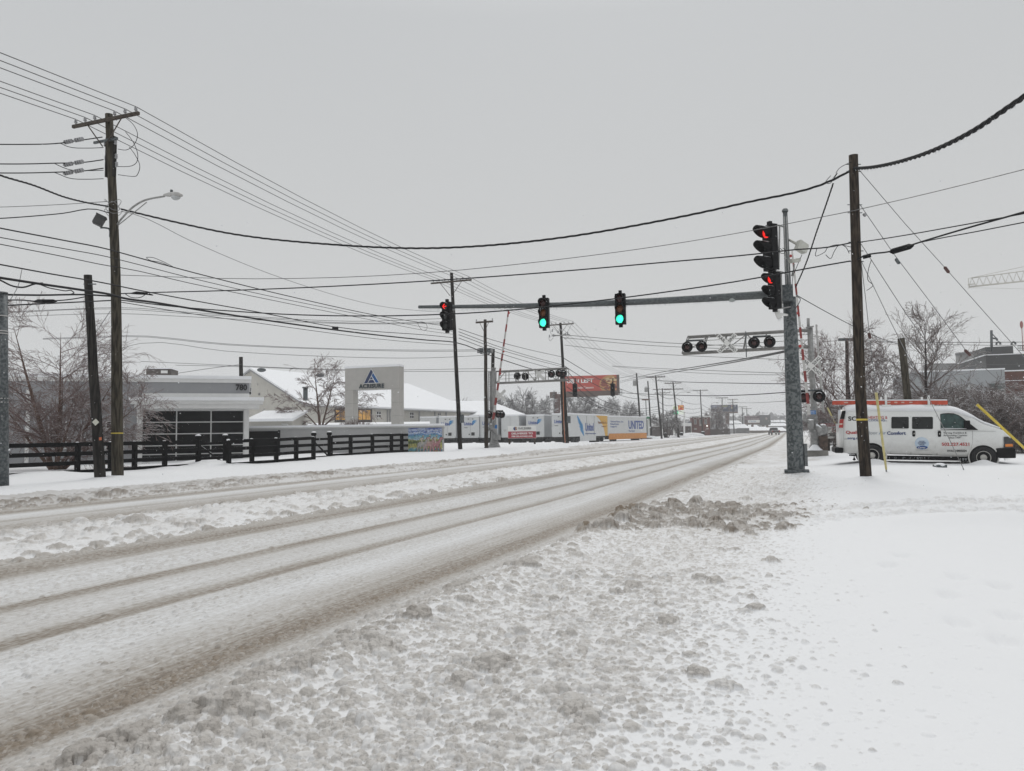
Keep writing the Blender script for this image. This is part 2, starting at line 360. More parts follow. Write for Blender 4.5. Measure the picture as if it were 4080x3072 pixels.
    wr = sst(-.9, .9, X - xb) * (X > -3); wl_ = sst(-.2, .9, leftb - X); ws = np.clip(wr + wl_, 0, 1)
    slushy = sst(0, .35, q - edge) * (1 - wr) + np.where(centre, 1, 0) + sst(0, .4, farb - q) * (1 - wl_)
    Z = Z + .07 * big * np.clip(slushy, 0, 1) + ws * (.10 * n2 + .05 * (fbm(X * .8, Y * .5, 4, 61) - .47) + .012 * (fbm(X * 5, Y * 4, 3, 62) - .47))
    Z = Z + .10 * sst(0, 1.2, farb - q) + np.where(centre, .07 * np.clip(1.6 - np.abs(q + 10.8), 0, 1), 0)
    Z = Z + .05 * np.exp(-((q + 3.15) / .3) ** 2) + .05 * sst(0, 2.2, X - xb) * (X > -3)
    for c in (-.7, .65): Z = Z - .07 * np.exp(-((dv - c) / .28) ** 2) * sst(-.3, 1.0, X) * (Y > 0)
    Z = Z + .10 * np.exp(-((dv + 1.9) / .6) ** 2) * sst(.5, 2.5, X) * (Y > 0)
    # footprints half filled with new snow
    for fx, fy in ((1.35, 10.6), (1.7, 9.2), (1.45, 8.3), (1.75, 7.5), (1.5, 6.6), (1.85, 5.9), (1.55, 5.3), (1.3, 7.1), (2.3, 6.3), (2.0, 8.8), (2.6, 5.6), (1.1, 9.8)):
        Z = Z - .06 * np.exp(-(((X - fx) / .08) ** 2 + ((Y - fy) / .17) ** 2)) + .012 * np.exp(-(((X - fx - .13) / .08) ** 2 + ((Y - fy) / .18) ** 2))
    # snow heaped along the fence and at the foot of posts and wheels
    for hx, hy, hr, hh in HEAPS:
        Z = Z + hh * np.exp(-(((X - hx) ** 2 + (Y - hy) ** 2) / (hr * hr))) * (.85 + .5 * (fbm(X * 4, Y * 4, 3, 4)))
    # wheel tracks pressed into the road
    for c, wd, dp in ((-4.0, .3, .022), (-5.8, .22, .018), (-6.9, .35, .015), (-8.45, .32, .022), (-14.6, .4, .02), (-16.2, .4, .02)):
        Z = Z - np.where(road, dp * np.exp(-((q - c) / wd) ** 2), 0)
    Z = Z + np.where(road, .012 * (fbm(X * 16, Y * 5, 4, 31) - .5), 0)
    DIRT = np.clip(DIRT + np.where(far, .25 + .4 * (fbm(X * .8, Y * .4, 3, 12) - .4), 0), 0, 1)
    WET = np.clip(np.where(rr > 36, np.maximum(WET, np.where(verge | centre | far, np.clip(1.9 * fbm(X * 2.6, Y * 1.3, 4, 77) - .5, 0, 1), 0)), WET), 0, 1)
    WET = np.clip(WET + np.where(drive > .3, .25, 0) * (fbm(X * 5, Y * 5, 2, 9)), 0, 1)
    G3 = np.stack([X, Y, Z], -1); du = np.roll(G3, -1, 1) - np.roll(G3, 1, 1); dr = np.empty_like(G3); dr[1:-1] = G3[2:] - G3[:-2]; dr[0] = G3[1] - G3[0]; dr[-1] = G3[-1] - G3[-2]
    NR = np.cross(du, dr); NR /= np.maximum(np.linalg.norm(NR, axis=-1, keepdims=True), 1e-12); NR *= np.sign(NR[..., 2:3] + 1e-9); NR = NR.reshape(-1, 3).astype(np.float32)
    ids = np.arange(nr * nc).reshape(nr, nc)
    A = ids[:-1, :]; B = np.roll(ids, -1, 1)[:-1, :]; Cc = np.roll(ids, -1, 1)[1:, :]; D = ids[1:, :]
    quads = np.stack([A, B, Cc, D], -1).reshape(-1, 4)
    def cls(m): return m[:-1, :].reshape(-1)
    co = np.stack([X, Y, Z], -1).reshape(-1, 3).astype(np.float32); W = WET.reshape(-1).astype(np.float32); Dt = DIRT.reshape(-1).astype(np.float32)
    for nm, mask, mt in (('road', road, ROADM), ('slush_verge', verge, SLUSHM), ('slush_turning_lane', centre, SLUSHM), ('slush_far_kerb', far, SLUSHM), ('snow_ground', snow, SLUSHM)):
        fq = quads[cls(mask)]
        us, inv = np.unique(fq.reshape(-1), return_inverse=True)
        me = bpy.data.meshes.new(nm); n = len(fq)
        me.vertices.add(len(us)); me.vertices.foreach_set('co', co[us].reshape(-1))
        me.loops.add(4 * n); me.loops.foreach_set('vertex_index', inv.astype(np.int32))
        me.polygons.add(n); me.polygons.foreach_set('loop_start', (np.arange(n) * 4).astype(np.int32))
        me.polygons.foreach_set('use_smooth', np.ones(n, bool))
        for an, av in (('wet', W), ('dirt', Dt)):
            at = me.attributes.new(an, 'FLOAT', 'POINT'); at.data.foreach_set('value', av[us])
        me.materials.append(mt); me.update(calc_edges=True)
        me.normals_split_custom_set_from_vertices(NR[us])
        link(nm, me, None, V((0, 0, 0)), kind='structure')
def slush_material():
    m = bpy.data.materials.new('slush_and_snow'); m.use_nodes = True; t = m.node_tree; b = t.nodes['Principled BSDF']; L = t.links.new
    w = NN(t, 'ShaderNodeAttribute', attribute_name='wet'); d = NN(t, 'ShaderNodeAttribute', attribute_name='dirt')
    tc = NN(t, 'ShaderNodeTexCoord')
    nz = NN(t, 'ShaderNodeTexNoise'); nz.inputs['Scale'].default_value = 22; nz.inputs['Detail'].default_value = 5; L(tc.outputs['Object'], nz.inputs['Vector'])
    ma = NN(t, 'ShaderNodeMath', operation='MULTIPLY_ADD'); L(nz.outputs['Fac'], ma.inputs[0]); ma.inputs[1].default_value = -.75; L(w.outputs['Fac'], ma.inputs[2])
    mr = NN(t, 'ShaderNodeMapRange'); L(ma.outputs[0], mr.inputs[0]); mr.inputs[1].default_value = -.25; mr.inputs[2].default_value = .45
    mx = NN(t, 'ShaderNodeMix', data_type='RGBA'); L(mr.outputs[0], mx.inputs[0]); mx.inputs[6].default_value = (.785, .79, .80, 1); mx.inputs[7].default_value = (.53, .505, .475, 1)
    m2 = NN(t, 'ShaderNodeMix', data_type='RGBA'); L(d.outputs['Fac'], m2.inputs[0]); L(mx.outputs[2], m2.inputs[6]); m2.inputs[7].default_value = (.19, .155, .12, 1)
    L(m2.outputs[2], b.inputs['Base Color'])
    ro = NN(t, 'ShaderNodeMapRange'); L(mr.outputs[0], ro.inputs[0]); ro.inputs[3].default_value = .8; ro.inputs[4].default_value = .38; L(ro.outputs[0], b.inputs['Roughness'])
    n2 = NN(t, 'ShaderNodeTexNoise'); n2.inputs['Scale'].default_value = 45; n2.inputs['Detail'].default_value = 5; L(tc.outputs['Object'], n2.inputs['Vector'])
    hs = NN(t, 'ShaderNodeMath', operation='MULTIPLY_ADD'); L(mr.outputs[0], hs.inputs[0]); hs.inputs[1].default_value = .9; hs.inputs[2].default_value = .12
    bp = NN(t, 'ShaderNodeBump'); L(hs.outputs[0], bp.inputs['Strength']); bp.inputs['Distance'].default_value = .018; L(n2.outputs['Fac'], bp.inputs['Height']); L(bp.outputs[0], b.inputs['Normal'])
    return m
def road_material():
    m = bpy.data.materials.new('snowy_road'); m.use_nodes = True; t = m.node_tree; b = t.nodes['Principled BSDF']; L = t.links.new
    ge = NN(t, 'ShaderNodeTexCoord'); sx = NN(t, 'ShaderNodeSeparateXYZ'); L(ge.outputs['Object'], sx.inputs[0])
    bd = NN(t, 'ShaderNodeFloatCurve'); cv = bd.mapping.curves[0]                  # bend of the road along Y (0..400 m)
    pts = [(0, 0), (5, 0), (16, .55), (30, 1.0), (74, 2.6), (150, 3.6), (400, 5.5)]
    dy = NN(t, 'ShaderNodeMath', operation='DIVIDE'); L(sx.outputs['Y'], dy.inputs[0]); dy.inputs[1].default_value = 400
    cl = NN(t, 'ShaderNodeClamp'); L(dy.outputs[0], cl.inputs[0])
    cv.points[0].location = (0, 0); cv.points[1].location = (1, .55)
    for y, x in pts[1:-1]: cv.points.new(y / 400, x / 10)
    for p in cv.points: p.handle_type = 'VECTOR'
    bd.mapping.update(); L(cl.outputs[0], bd.inputs['Value'])
    qq = NN(t, 'ShaderNodeMath', operation='MULTIPLY_ADD'); L(bd.outputs[0], qq.inputs[0]); qq.inputs[1].default_value = -10; L(sx.outputs['X'], qq.inputs[2])
    cb = NN(t, 'ShaderNodeCombineXYZ'); L(qq.outputs[0], cb.inputs[0]); L(sx.outputs['Y'], cb.inputs[1])
    def noise(sx_, sy_, scale, det=4):
        mp = NN(t, 'ShaderNodeMapping'); mp.inputs['Scale'].default_value = (sx_, sy_, 1); L(cb.outputs[0], mp.inputs[0])
        n = NN(t, 'ShaderNodeTexNoise'); n.inputs['Scale'].default_value = scale; n.inputs['Detail'].default_value = det; L(mp.outputs[0], n.inputs['Vector']); return n.outputs['Fac']
    wob = noise(2.2, .09, 1.0, 6)
    q2 = NN(t, 'ShaderNodeMath', operation='MULTIPLY_ADD'); L(wob, q2.inputs[0]); q2.inputs[1].default_value = .24; L(qq.outputs[0], q2.inputs[2])
    mr = NN(t, 'ShaderNodeMapRange'); L(q2.outputs[0], mr.inputs[0]); mr.inputs[1].default_value = -20 + .12; mr.inputs[2].default_value = -2 + .12
    rp = NN(t, 'ShaderNodeValToRGB'); el = rp.color_ramp.elements             # how clean the snow is across the road: 1 white, 0 bare
    st = [(-20, .5), (-17.6, .25), (-16.9, .5), (-16.5, .28), (-15.6, .85), (-14.95, .72), (-14.6, .42), (-14.25, .6), (-12.5, .3), (-9.3, .5), (-8.72, .22), (-8.42, .36), (-8.3, .64), (-7.6, .82),
          (-7.14, .66), (-7.07, .24), (-6.84, .38), (-6.74, .62), (-6.25, .72), (-6.0, .6), (-5.93, .36), (-5.74, .22), (-5.66, .68), (-5.0, .82), (-4.7, .62), (-4.3, .42), (-4.1, .22), (-3.97, .06), (-3.84, .3), (-3.6, .66)]
    while len(el) > 1: el.remove(el[-1])
    el[0].position = 0; el[0].color = (st[0][1],) * 3 + (1,)
    for q_, c in st[1:]:
        e = el.new((q_ + 20) / 18); e.color = (c, c, c, 1)
    L(mr.outputs[0], rp.inputs[0])
    s1 = noise(24, .22, 1.0, 5); s4 = noise(46, .035, 1.0, 3); s2 = noise(1.7, .55, 1.0, 6); s3 = noise(26, 13, 1.0, 7)
    def mad(a, k_, c):
        n = NN(t, 'ShaderNodeMath', operation='MULTIPLY_ADD'); L(a, n.inputs[0]); n.inputs[1].default_value = k_
        if isinstance(c, float): n.inputs[2].default_value = c
        else: L(c, n.inputs[2])
        return n.outputs[0]
    tone = mad(s4, .42, mad(s1, .40, mad(s2, .34, mad(s3, .74, mad(rp.outputs[0], 1.12, -.985)))))
    cr2 = NN(t, 'ShaderNodeValToRGB'); L(tone, cr2.inputs[0]); e2 = cr2.color_ramp.elements
    e2[0].position = 0.0; e2[0].color = (.14, .108, .078, 1); e2[1].position = 1.0; e2[1].color = (.71, .715, .722, 1)
    for p_, c_ in ((.18, (.225, .188, .148)), (.34, (.345, .315, .28)), (.52, (.47, .45, .425)), (.72, (.575, .565, .552))): x_ = e2.new(p_); x_.color = (*c_, 1)
    wa = NN(t, 'ShaderNodeAttribute', attribute_name='wet'); da = NN(t, 'ShaderNodeAttribute', attribute_name='dirt')
    mw = NN(t, 'ShaderNodeMix', data_type='RGBA'); L(wa.outputs['Fac'], mw.inputs[0]); L(cr2.outputs[0], mw.inputs[6]); mw.inputs[7].default_value = (.52, .495, .465, 1)
    md = NN(t, 'ShaderNodeMix', data_type='RGBA'); L(da.outputs['Fac'], md.inputs[0]); L(mw.outputs[2], md.inputs[6]); md.inputs[7].default_value = (.20, .155, .108, 1)
    L(md.outputs[2], b.inputs['Base Color'])
    ro = NN(t, 'ShaderNodeMapRange'); L(tone, ro.inputs[0]); ro.inputs[1].default_value = .1; ro.inputs[2].default_value = .7; ro.inputs[3].default_value = .5; ro.inputs[4].default_value = .85; L(ro.outputs[0], b.inputs['Roughness'])
    hgt = mad(s3, .8, mad(s1, .8, mad(s2, .5, 0.0)))
    bp = NN(t, 'ShaderNodeBump'); bp.inputs['Strength'].default_value = .9; bp.inputs['Distance'].default_value = .03; L(hgt, bp.inputs['Height']); L(bp.outputs[0], b.inputs['Normal'])
    return m
SLUSHM = slush_material(); ROADM = road_material()
# ------------------------------------------------------------------ utility poles along the street
XR = V((1, 0, 0)); YR = V((0, 1, 0)); ZU = V((0, 0, 1))
ATT = {}                                              # attachment points of the conductors
def icicles(mb, pts, n, lo, hi, r=.006, mi=0):
    pts = [V(p) for p in pts]
    for _ in range(n):
        i = rnd.randrange(len(pts) - 1); t = rnd.random(); p = pts[i].lerp(pts[i + 1], t)
        mb.cyl(p, p - ZU * rnd.uniform(lo, hi), r, r * .2, 3, mi, False)
def crossarm(parent, c, L, m=ARMW, th=.11, ins=(), brace=True, skew=0.0, small=False, drop=.75):
    ax = (XR * math.cos(skew) + YR * math.sin(skew)); ay = ZU.cross(ax); c = c - ay * .17
    mb = MB(); mb.box(c, (2 * L, .09, th), (ax, ay, ZU))
    pts = []
    if small:
        for o in ins: mb.cyl(c + ax * o + ZU * th * .4, c + ax * o + ZU * (th * .5 + .16), .05, .035, 6)
    a = mb.build('crossarm', m, parent)
    for o in ins:
        b = c + ax * o + ZU * (th / 2)
        if not small:
            k = MB(); k.lathe([(.015, 0), (.015, .06), (.05, .06), (.06, .1), (.035, .12), (.055, .14), (.04, .18), (0, .2)], b, ZU, 8); k.build('insulator', PORC, a)
        pts.append(b + ZU * .2)
    if brace:
        for sgn in (-1, 1):
            k = MB(); k.cyl(c + ax * sgn * L * .55 - ay * .03, c - ZU * drop - ay * .03 + ax * sgn * .06, .022, n=5); k.build('brace', m, a)
    return pts
PATH = {}
def utility_pole(name, label, ub, vb, ut, vt, d, r0, r1, m=WOOD, group='wooden utility poles along the far side of the street', cat='utility pole', n=14, mids=()):
    b = P(ub, vb, d); t = P(ut, vt, d)
    th = thing(name, label, cat, b, group)
    mb = MB(); ax = (t - b).normalized()
    k = 7; pts = [b - ax * .5 + (t - b + ax * .5) * (i / k) + V((rnd.uniform(-1, 1), rnd.uniform(-1, 1), 0)) * r0 * .08 * (0 < i < k) for i in range(k + 1)]
    if mids:                                           # a bent pole
        us = [ub] + [m_[0] for m_ in mids] + [ut]; vv = [vb] + [m_[1] for m_ in mids] + [vt]; PATH[tuple(round(x, 3) for x in b)] = (us, vv, d)
        pts = [b - ax * .5] + [P(float(np.interp(-(vb + (vt - vb) * i / k), [-x for x in vv], us)), vb + (vt - vb) * i / k, d) for i in range(1, k + 1)]
    mb.tube(pts, [r0 + (r1 - r0) * i / k for i in range(k + 1)], n)
    mb.build('shaft', m, th)
    return th, b, t
def on(b, t, v0, v1, v):
    q = PATH.get(tuple(round(x, 3) for x in b))
    if q: return P(float(np.interp(-v, [-x for x in q[1]], q[0])), v, q[2])
    return b.lerp(t, (v0 - v) / (v0 - v1))
INS6 = (-1.41, -.96, -.5, .44, .92, 1.41)
# first pole on the left, with street lamp and floodlight
p1, B1, T1 = utility_pole('utility_pole', 'tall mossy wooden utility pole carrying the cobra street lamp', 468, 1914, 434, 455, 26.3, .2, .125, mids=((463, 1150), (454, 894)))
c = on(B1, T1, 1914, 455, 486); ATT['p1'] = crossarm(p1, c, 1.55, ins=INS6, drop=.95)
for s in (-1, 1):                                     # steel tap brackets and dead-end gear below the arm
    k = MB(); e = on(B1, T1, 1914, 455, 545); e2 = on(B1, T1, 1914, 455, 705)
    k.box((e + e2) / 2 + XR * s * .17, (.07, .12, (e - e2).length), mi=0); k.build('bracket', WOODD, p1)
k = MB(); e = on(B1, T1, 1914, 455, 568); k.box(e - YR * .19, (1.1, .06, .08)); k.build('bracket', GALVD, p1)
for v in (580, 636, 668):
    for s in (-1, 1):
        k = MB(); e = on(B1, T1, 1914, 455, v) + XR * s * .24; k.lathe([(.03, 0), (.06, .03), (.035, .06), (.06, .09), (.035, .12), (.06, .15), (.02, .18)], e, ZU, 8); k.build('insulator', PORC, p1)
def loop(name, pts, r, m, parent=None, n=6, **kw):
    pts = [V(p) for p in pts]; out = []
    for i in range(len(pts) - 1):
        a0 = pts[max(i - 1, 0)]; a1 = pts[i]; a2 = pts[i + 1]; a3 = pts[min(i + 2, len(pts) - 1)]
        for j in range(6):
            t = j / 6; out.append(.5 * ((2 * a1) + (a2 - a0) * t + (2 * a0 - 5 * a1 + 4 * a2 - a3) * t * t + (3 * a1 - a0 - 3 * a2 + a3) * t ** 3))
    out.append(pts[-1]); mb = MB(); mb.tube(out, r, n); return mb.build(name, m, parent, **kw)
q = lambda u, v, d: P(u, v, d)
for pts in ([(492, 463), (530, 495), (548, 535), (535, 575), (505, 597), (470, 594)], [(500, 525), (530, 565), (548, 610), (545, 645), (520, 662), (470, 664)], [(515, 585), (540, 620), (557, 660), (548, 695), (530, 703), (470, 696)], [(465, 480), (452, 445)]):
    loop('jumper_wire', [q(u, v, 26.1) for u, v in pts], .011, CABLE, p1)
for v, w_ in ((805, .5), (820, .42), (835, .46), (848, .55)):   # tangle of messenger clamps
    e = on(B1, T1, 1914, 455, v); loop('jumper_wire', [e + V((math.cos(t) * w_ * .55, math.sin(t) * w_ * .5, .1 * math.sin(2 * t + v))) for t in [x * .9 for x in range(8)]], .009, GUY, p1)
# cobra street lamp (a thing of its own, clamped to the pole)
lp = thing('street_lamp', 'grey cobra head street lamp on curved arm, nearest the camera', 'street lamp', P(470, 860, 26.1), 'cobra street lamps')
loop('arm', [P(468, 893, 26.1), P(490, 865, 25.9), P(530, 825, 25.6), P(580, 797, 25.2), P(655, 782, 24.7)], .032, ALU, lp, 8)
loop('brace', [P(470, 898, 26.1), P(530, 850, 25.6), P(584, 806, 25.2)], .018, ALU, lp, 6)
k = MB(); e = P(655, 781, 24.7); e2 = P(723, 779, 24.2); ax = (e2 - e).normalized(); ay = ZU.cross(ax)
L_ = (e2 - e).length
for i in range(1):
    prof = [(0, .05, .05), (.12, .08, .08), (.3, .13, .1), (.5, .15, .11), (.62, .13, .09), (.7, .05, .04)]
    vs = []; nn = 10
    for x, wy, wz in prof:
        for j in range(nn):
            t = 2 * math.pi * j / nn; vs.append(e + ax * x * L_ / .7 + ay * math.cos(t) * wy + ZU * (math.sin(t) * wz * (1 if math.sin(t) > 0 else .55) + .02))
    k.add(vs, [(i_ * nn + j, i_ * nn + (j + 1) % nn, (i_ + 1) * nn + (j + 1) % nn, (i_ + 1) * nn + j) for i_ in range(len(prof) - 1) for j in range(nn)] + [tuple(range((len(prof) - 1) * nn, len(prof) * nn))], 0, True)
k.build('lamp_head', ALUL, lp)
k = MB(); k.ball(e + ax * L_ * .68 - ZU * .045, .13, (1.3, .95, .8)); k.build('lens', mat('lamp_glass', (.5, .52, .53), .15, var=.1), lp)
k = MB(); k.cyl(e + ax * L_ * .42 + ZU * .1, e + ax * L_ * .42 + ZU * .2, .045, n=8); k.build('photocell', GALVD, lp)
# floodlight on the left side of the pole
fl = thing('floodlight', 'dark floodlight hanging off the left side of the lamp pole', 'floodlight', P(425, 905, 26.2))
k = MB(); e = P(395, 880, 25.9); a_ = (RGT * .5 + FWD * .2 - UPV * .25).normalized(); b_ = ZU.cross(a_).normalized(); c_ = a_.cross(b_)
k.box(e, (.3, .28, .32), (a_, b_, c_)); k.box(e + c_ * .18, (.34, .32, .04), (a_, b_, c_)); k.build('housing', mat('flood_dark', (.05, .05, .05), .6, var=.4), fl)
k = MB(); k.box(e - a_ * .155, (.02, .24, .26), (a_, b_, c_)); k.build('lens', mat('flood_glass', (.2, .2, .2), .1), fl)
loop('bracket', [P(438, 945, 26.2), P(437, 915, 26.2), P(420, 908, 26.1), P(400, 908, 26)], .03, GALVD, fl)
# black leaning stub pole
pb, BB, TB = utility_pole('leaning_pole', 'short black tarred pole leaning beside the lamp pole', 400, 1918, 350, 1096, 25.6, .19, .13, WOODD, None, 'pole')
k = MB(); k.cyl(P(333, 1132, 25.5), P(383, 1132, 25.5), .02, n=6); k.build('bolt', GALVD, pb)
pl_ = Plane(P(382, 1680, 25.36), 0)
def card(name, plane, u, v, w_, h_, m, parent, rot=0, off=.0, th=.006):
    a0, z0 = plane.az(u, v, off); k = MB(); A = plane.t * math.cos(rot) + ZU * math.sin(rot); Bv = -plane.t * math.sin(rot) + ZU * math.cos(rot)
    k.box(plane.pt(a0, z0, off), (w_, h_, th), (A, Bv, plane.n)); return k.build(name, m, parent)
card('tag_sign', pl_, 381, 1682, .17, .17, mat('tag_white', (.6, .6, .52), .5), pb, .75)
card('tag_sign', pl_, 400, 1748, .09, .1, mat('tag_orange', (.5, .13, .05), .5), pb, .1)
k = MB(); e = on(B1, T1, 1914, 455, 1726); k.cyl(e - ZU * .02, e + ZU * .02, .198, n=14); k.build('pole_band', YEL, p1)
# galvanised pole at the frame's edge
pg = thing('steel_pole', 'galvanised steel pole at the kerb before the black board fence', 'pole', P(2, 1948, 21.5))
k = MB(); k.tube([P(4, 1960, 21.5), P(2, 1560, 21.5), P(0, 1169, 21.5)], [.2, .195, .19], 16); k.build('shaft', GALVD, pg)
k = MB(); k.cyl(P(0, 1169, 21.5), P(0, 1163, 21.5), .205, .19, 16); k.build('cap', GALV, pg)
for v in (1262, 1322, 1332, 1590, 1605, 1660, 1672):
    k = MB(); e = P(1, v, 21.5); k.cyl(e, e + ZU * .03, .203, n=16); k.build('pole_band', ALUL, pg)
# second and third pole of the line, the light pole beside the crossing, stubs
p2, B2, T2 = utility_pole('utility_pole', 'dark leaning wooden utility pole standing right of the horse mural', 1835, 1803, 1799, 1087, 54, .165, .12, WOODD)
ATT['p2'] = crossarm(p2, on(B2, T2, 1803, 1087, 1124), 1.62, ins=INS6, drop=1.05)
k = MB(); k.box(P(1841, 1668, 53.8), (.22, .25, .6)); k.build('junction_box', GALVD, p2)
p3, B3, T3 = utility_pole('utility_pole', 'wooden utility pole with switch gear beside the deliveries sign', 2261, 1770, 2233, 1286, 79, .19, .13, WOODD)
ATT['p3'] = crossarm(p3, on(B3, T3, 1770, 1286, 1294), 1.5, ins=INS6, drop=1.0)
k = MB(); k.box(on(B3, T3, 1770, 1286, 1337) - YR * .2, (2.0, .1, .12)); sb = k.build('crossarm', ALU, p3)
for u, v in ((2206, 1342), (2190, 1345), (2222, 1328), (2250, 1338), (2262, 1335), (2200, 1322), (2238, 1320)):
    k = MB(); k.lathe([(.04, 0), (.09, .05), (.05, .1), (.09, .15), (.05, .2), (.09, .25), (.03, .3)], P(u, v, 78.8), V((rnd.uniform(-.5, .5), 0, 1)), 7); k.build('insulator', PORC, sb)
for pts in ([(2190, 1305), (2196, 1330), (2215, 1335)], [(2280, 1285), (2262, 1320), (2240, 1335)], [(2240, 1340), (2255, 1350), (2268, 1338)], [(2186, 1345), (2192, 1358), (2205, 1345)]):
    loop('jumper_wire', [P(u, v, 78.7) for u, v in pts], .02, GUY, p3)
k = MB(); k.box(P(2266, 1672, 78.6), (.35, .3, .75)); k.build('junction_box', GALVD, p3)
k = MB(); k.tube([P(2252, 1768, 78.5), P(2247, 1690, 78.5), P(2243, 1516, 78.5)], .05, 6); k.build('conduit', mat('orange_conduit', (.42, .16, .08), .5), p3)
utility_pole('stub_pole', 'black stub pole tight behind the pole with switch gear', 2247, 1762, 2236, 1500, 84, .17, .15, WOODD, None, 'pole')
pf, BF_, TF_ = utility_pole('light_pole', 'slim brown wooden pole with floodlights left of the far crossing mast', 1938, 1783, 1933, 1273, 60, .17, .12, WOODB, None, 'pole')
crossarm(pf, on(BF_, TF_, 1783, 1273, 1284), .75, ins=(-.7, .7), drop=.7, th=.14)
for u in (1914, 1952):
    f2 = thing('floodlight', 'grey box floodlight on the %s of the brown wooden light pole' % ('street side' if u > 1930 else 'building side'), 'floodlight', P(u, 1400, 59.7), 'floodlights on the brown pole')
    k = MB(); a_ = (RGT * (1 if u > 1930 else -1) - FWD * .5).normalized(); b_ = ZU.cross(a_); k.box(P(u, 1397, 59.7), (.34, .5, .36), (a_, b_, ZU)); k.build('housing', GALVD, f2)
    k = MB(); k.box(P(u, 1397, 59.7) + a_ * .18, (.02, .44, .3), (a_, b_, ZU)); k.build('lens', mat('flood_glass', (.2, .2, .2), .1), f2)
    k = MB(); k.cyl(P(u, 1408, 59.7), P(1934, 1412, 60), .04, n=6); k.build('bracket', GALVD, f2)
utility_pole('stub_pole', 'black stub pole rising behind the far crossing mast', 1958, 1770, 1965, 1390, 66, .17, .15, WOODD, None, 'pole')
utility_pole('stub_pole', 'black stub pole rising behind the numbered grey building', 966, 1700, 960, 1422, 60, .17, .15, WOODD, None, 'pole')
# the row receding down the street: label, base u,v, top v/u, depth, arms
FARP = [
 ('pole with grey transformer beside the white and orange trailer', 2556, 1750, 2536, 1487, 142, None, 1),
 ('pole with transformer behind the first one past the trailers', 2596, 1742, 2581, 1518, 165, None, 1),
 ('utility pole with one wide crossarm, first past the trailers', 2637, 1749, 2612, 1495, 148, [(1503, 1.9)], 0),
 ('thin pole with two crossarms between two leaning utility poles', 2645, 1741, 2639, 1547, 190, [(1551, 2.4), (1566, 2.0)], 0),
 ('leaning utility pole in front of the red and yellow restaurant sign', 2705, 1745, 2681, 1522, 168, [(1527, 1.9), (1551, 2.2)], 0),
 ('utility pole in front of the brick building', 2799, 1735, 2790, 1552, 215, [(1556, 2.1)], 0),
 ('utility pole before the blue billboard', 2878, 1732, 2877, 1584, 260, [(1586, 2.1)], 0),
 ('utility pole with two crossarms crossing the blue billboard', 2925, 1730, 2919, 1589, 280, [(1592, 1.9), (1605, 1.9)], 0),
 ('utility pole between the blue billboard and the far dark billboard', 2960, 1728, 2957, 1619, 330, [(1621, 2.1)], 0),
 ('slim far utility pole left of the far dark billboard', 2978, 1727, 2975, 1625, 345, [(1628, 2.2)], 0),
 ('hazy far utility pole in front of the dark billboard', 3045, 1726, 3039, 1641, 440, [(1646, 3.0)], 0),
 ('faint most distant utility pole before the snowy roofs', 3111, 1722, 3107, 1660, 520, [(1664, 3.0)], 0)]
for i, (lb, ub, vb, ut, vt, d, arms, tr) in enumerate(FARP):
    th, b, t = utility_pole('utility_pole', lb, ub, vb, ut, vt, d, .2, .14, n=8, m=WOODD)
    pts = []
    for j, (v, L_) in enumerate(arms or []):
        r_ = crossarm(th, on(b, t, vb, vt, v), L_, ins=(-L_ * .9, -L_ * .6, -L_ * .3, L_ * .3, L_ * .6, L_ * .9), small=True, th=.16, drop=1.1)
        if j == 0: pts = r_
    ATT['f%d' % i] = pts
    if tr:
        tf = thing('transformer', 'grey can transformer on the %s transformer pole' % ('nearer' if i == 0 else 'farther'), 'transformer', P(ub - 27 if i == 0 else ub - 22, 1560, d), 'pole transformers')
        uu = 2529 if i == 0 else 2574; vv = 1527 if i == 0 else 1553
        k = MB(); e = P(uu, vv, d - .3); k.lathe([(0, -.5), (.33, -.5), (.36, -.45), (.36, .4), (.3, .5), (0, .55)], e, ZU, 12); k.build('tank', ALU, tf)
        for s in (-.15, .15):
            k = MB(); k.lathe([(.04, .45), (.08, .55), (.04, .65), (.08, .72), (.02, .8)], e + XR * s, ZU, 6); k.build('bushing', PORC, tf)
        k = MB(); k.cyl(e + ZU * .2, P(ut + 8, vv - 6, d), .05, n=5); k.build('bracket', GALVD, tf)
# far street lamps
def far_lamp(label, ub, vb, ut, vt, d, uh, vh, post=True, m=ALUL):
    th = thing('street_lamp', label, 'street lamp', P(ub, vb, d), 'cobra street lamps')
    if post: k = MB(); k.cyl(P(ub, vb + 2, d), P(ut, vt, d), .11, .07, 8); k.build('post', m, th)
    loop('arm', [P(ut, vt + 12, d), P(ut + (uh - ut) * .35, vt + (vh - vt) * .8, d), P(uh, vh, d)], .05, ALU, th, 6)
    k = MB(); k.ball(P(uh + 3, vh + 1, d), .45, (1, .45, .28)); k.build('lamp_head', ALU, th)
far_lamp('cobra street lamp on the pole before the restaurant sign', 2686, 1580, 2686, 1578, 168, 2741, 1562, False)
far_lamp('cobra street lamp on a pale post beside the brick building', 2832, 1734, 2829, 1615, 230, 2855, 1604)
pk = thing('parking_lamp', 'box head parking lot lamp between the transformer poles', 'lamp post', P(2578, 1728, 150))
k = MB(); k.cyl(P(2578, 1730, 150), P(2573, 1592, 150), .1, .08, 8); k.build('post', GALVD, pk)
for u in (2567, 2577):
    k = MB(); k.box(P(u, 1592, 150), (.9, .5, .3), (_r0, _f0, ZU)); k.build('lamp_head', mat('brown_lamp', (.16, .09, .06), .5, snow=.3), pk)
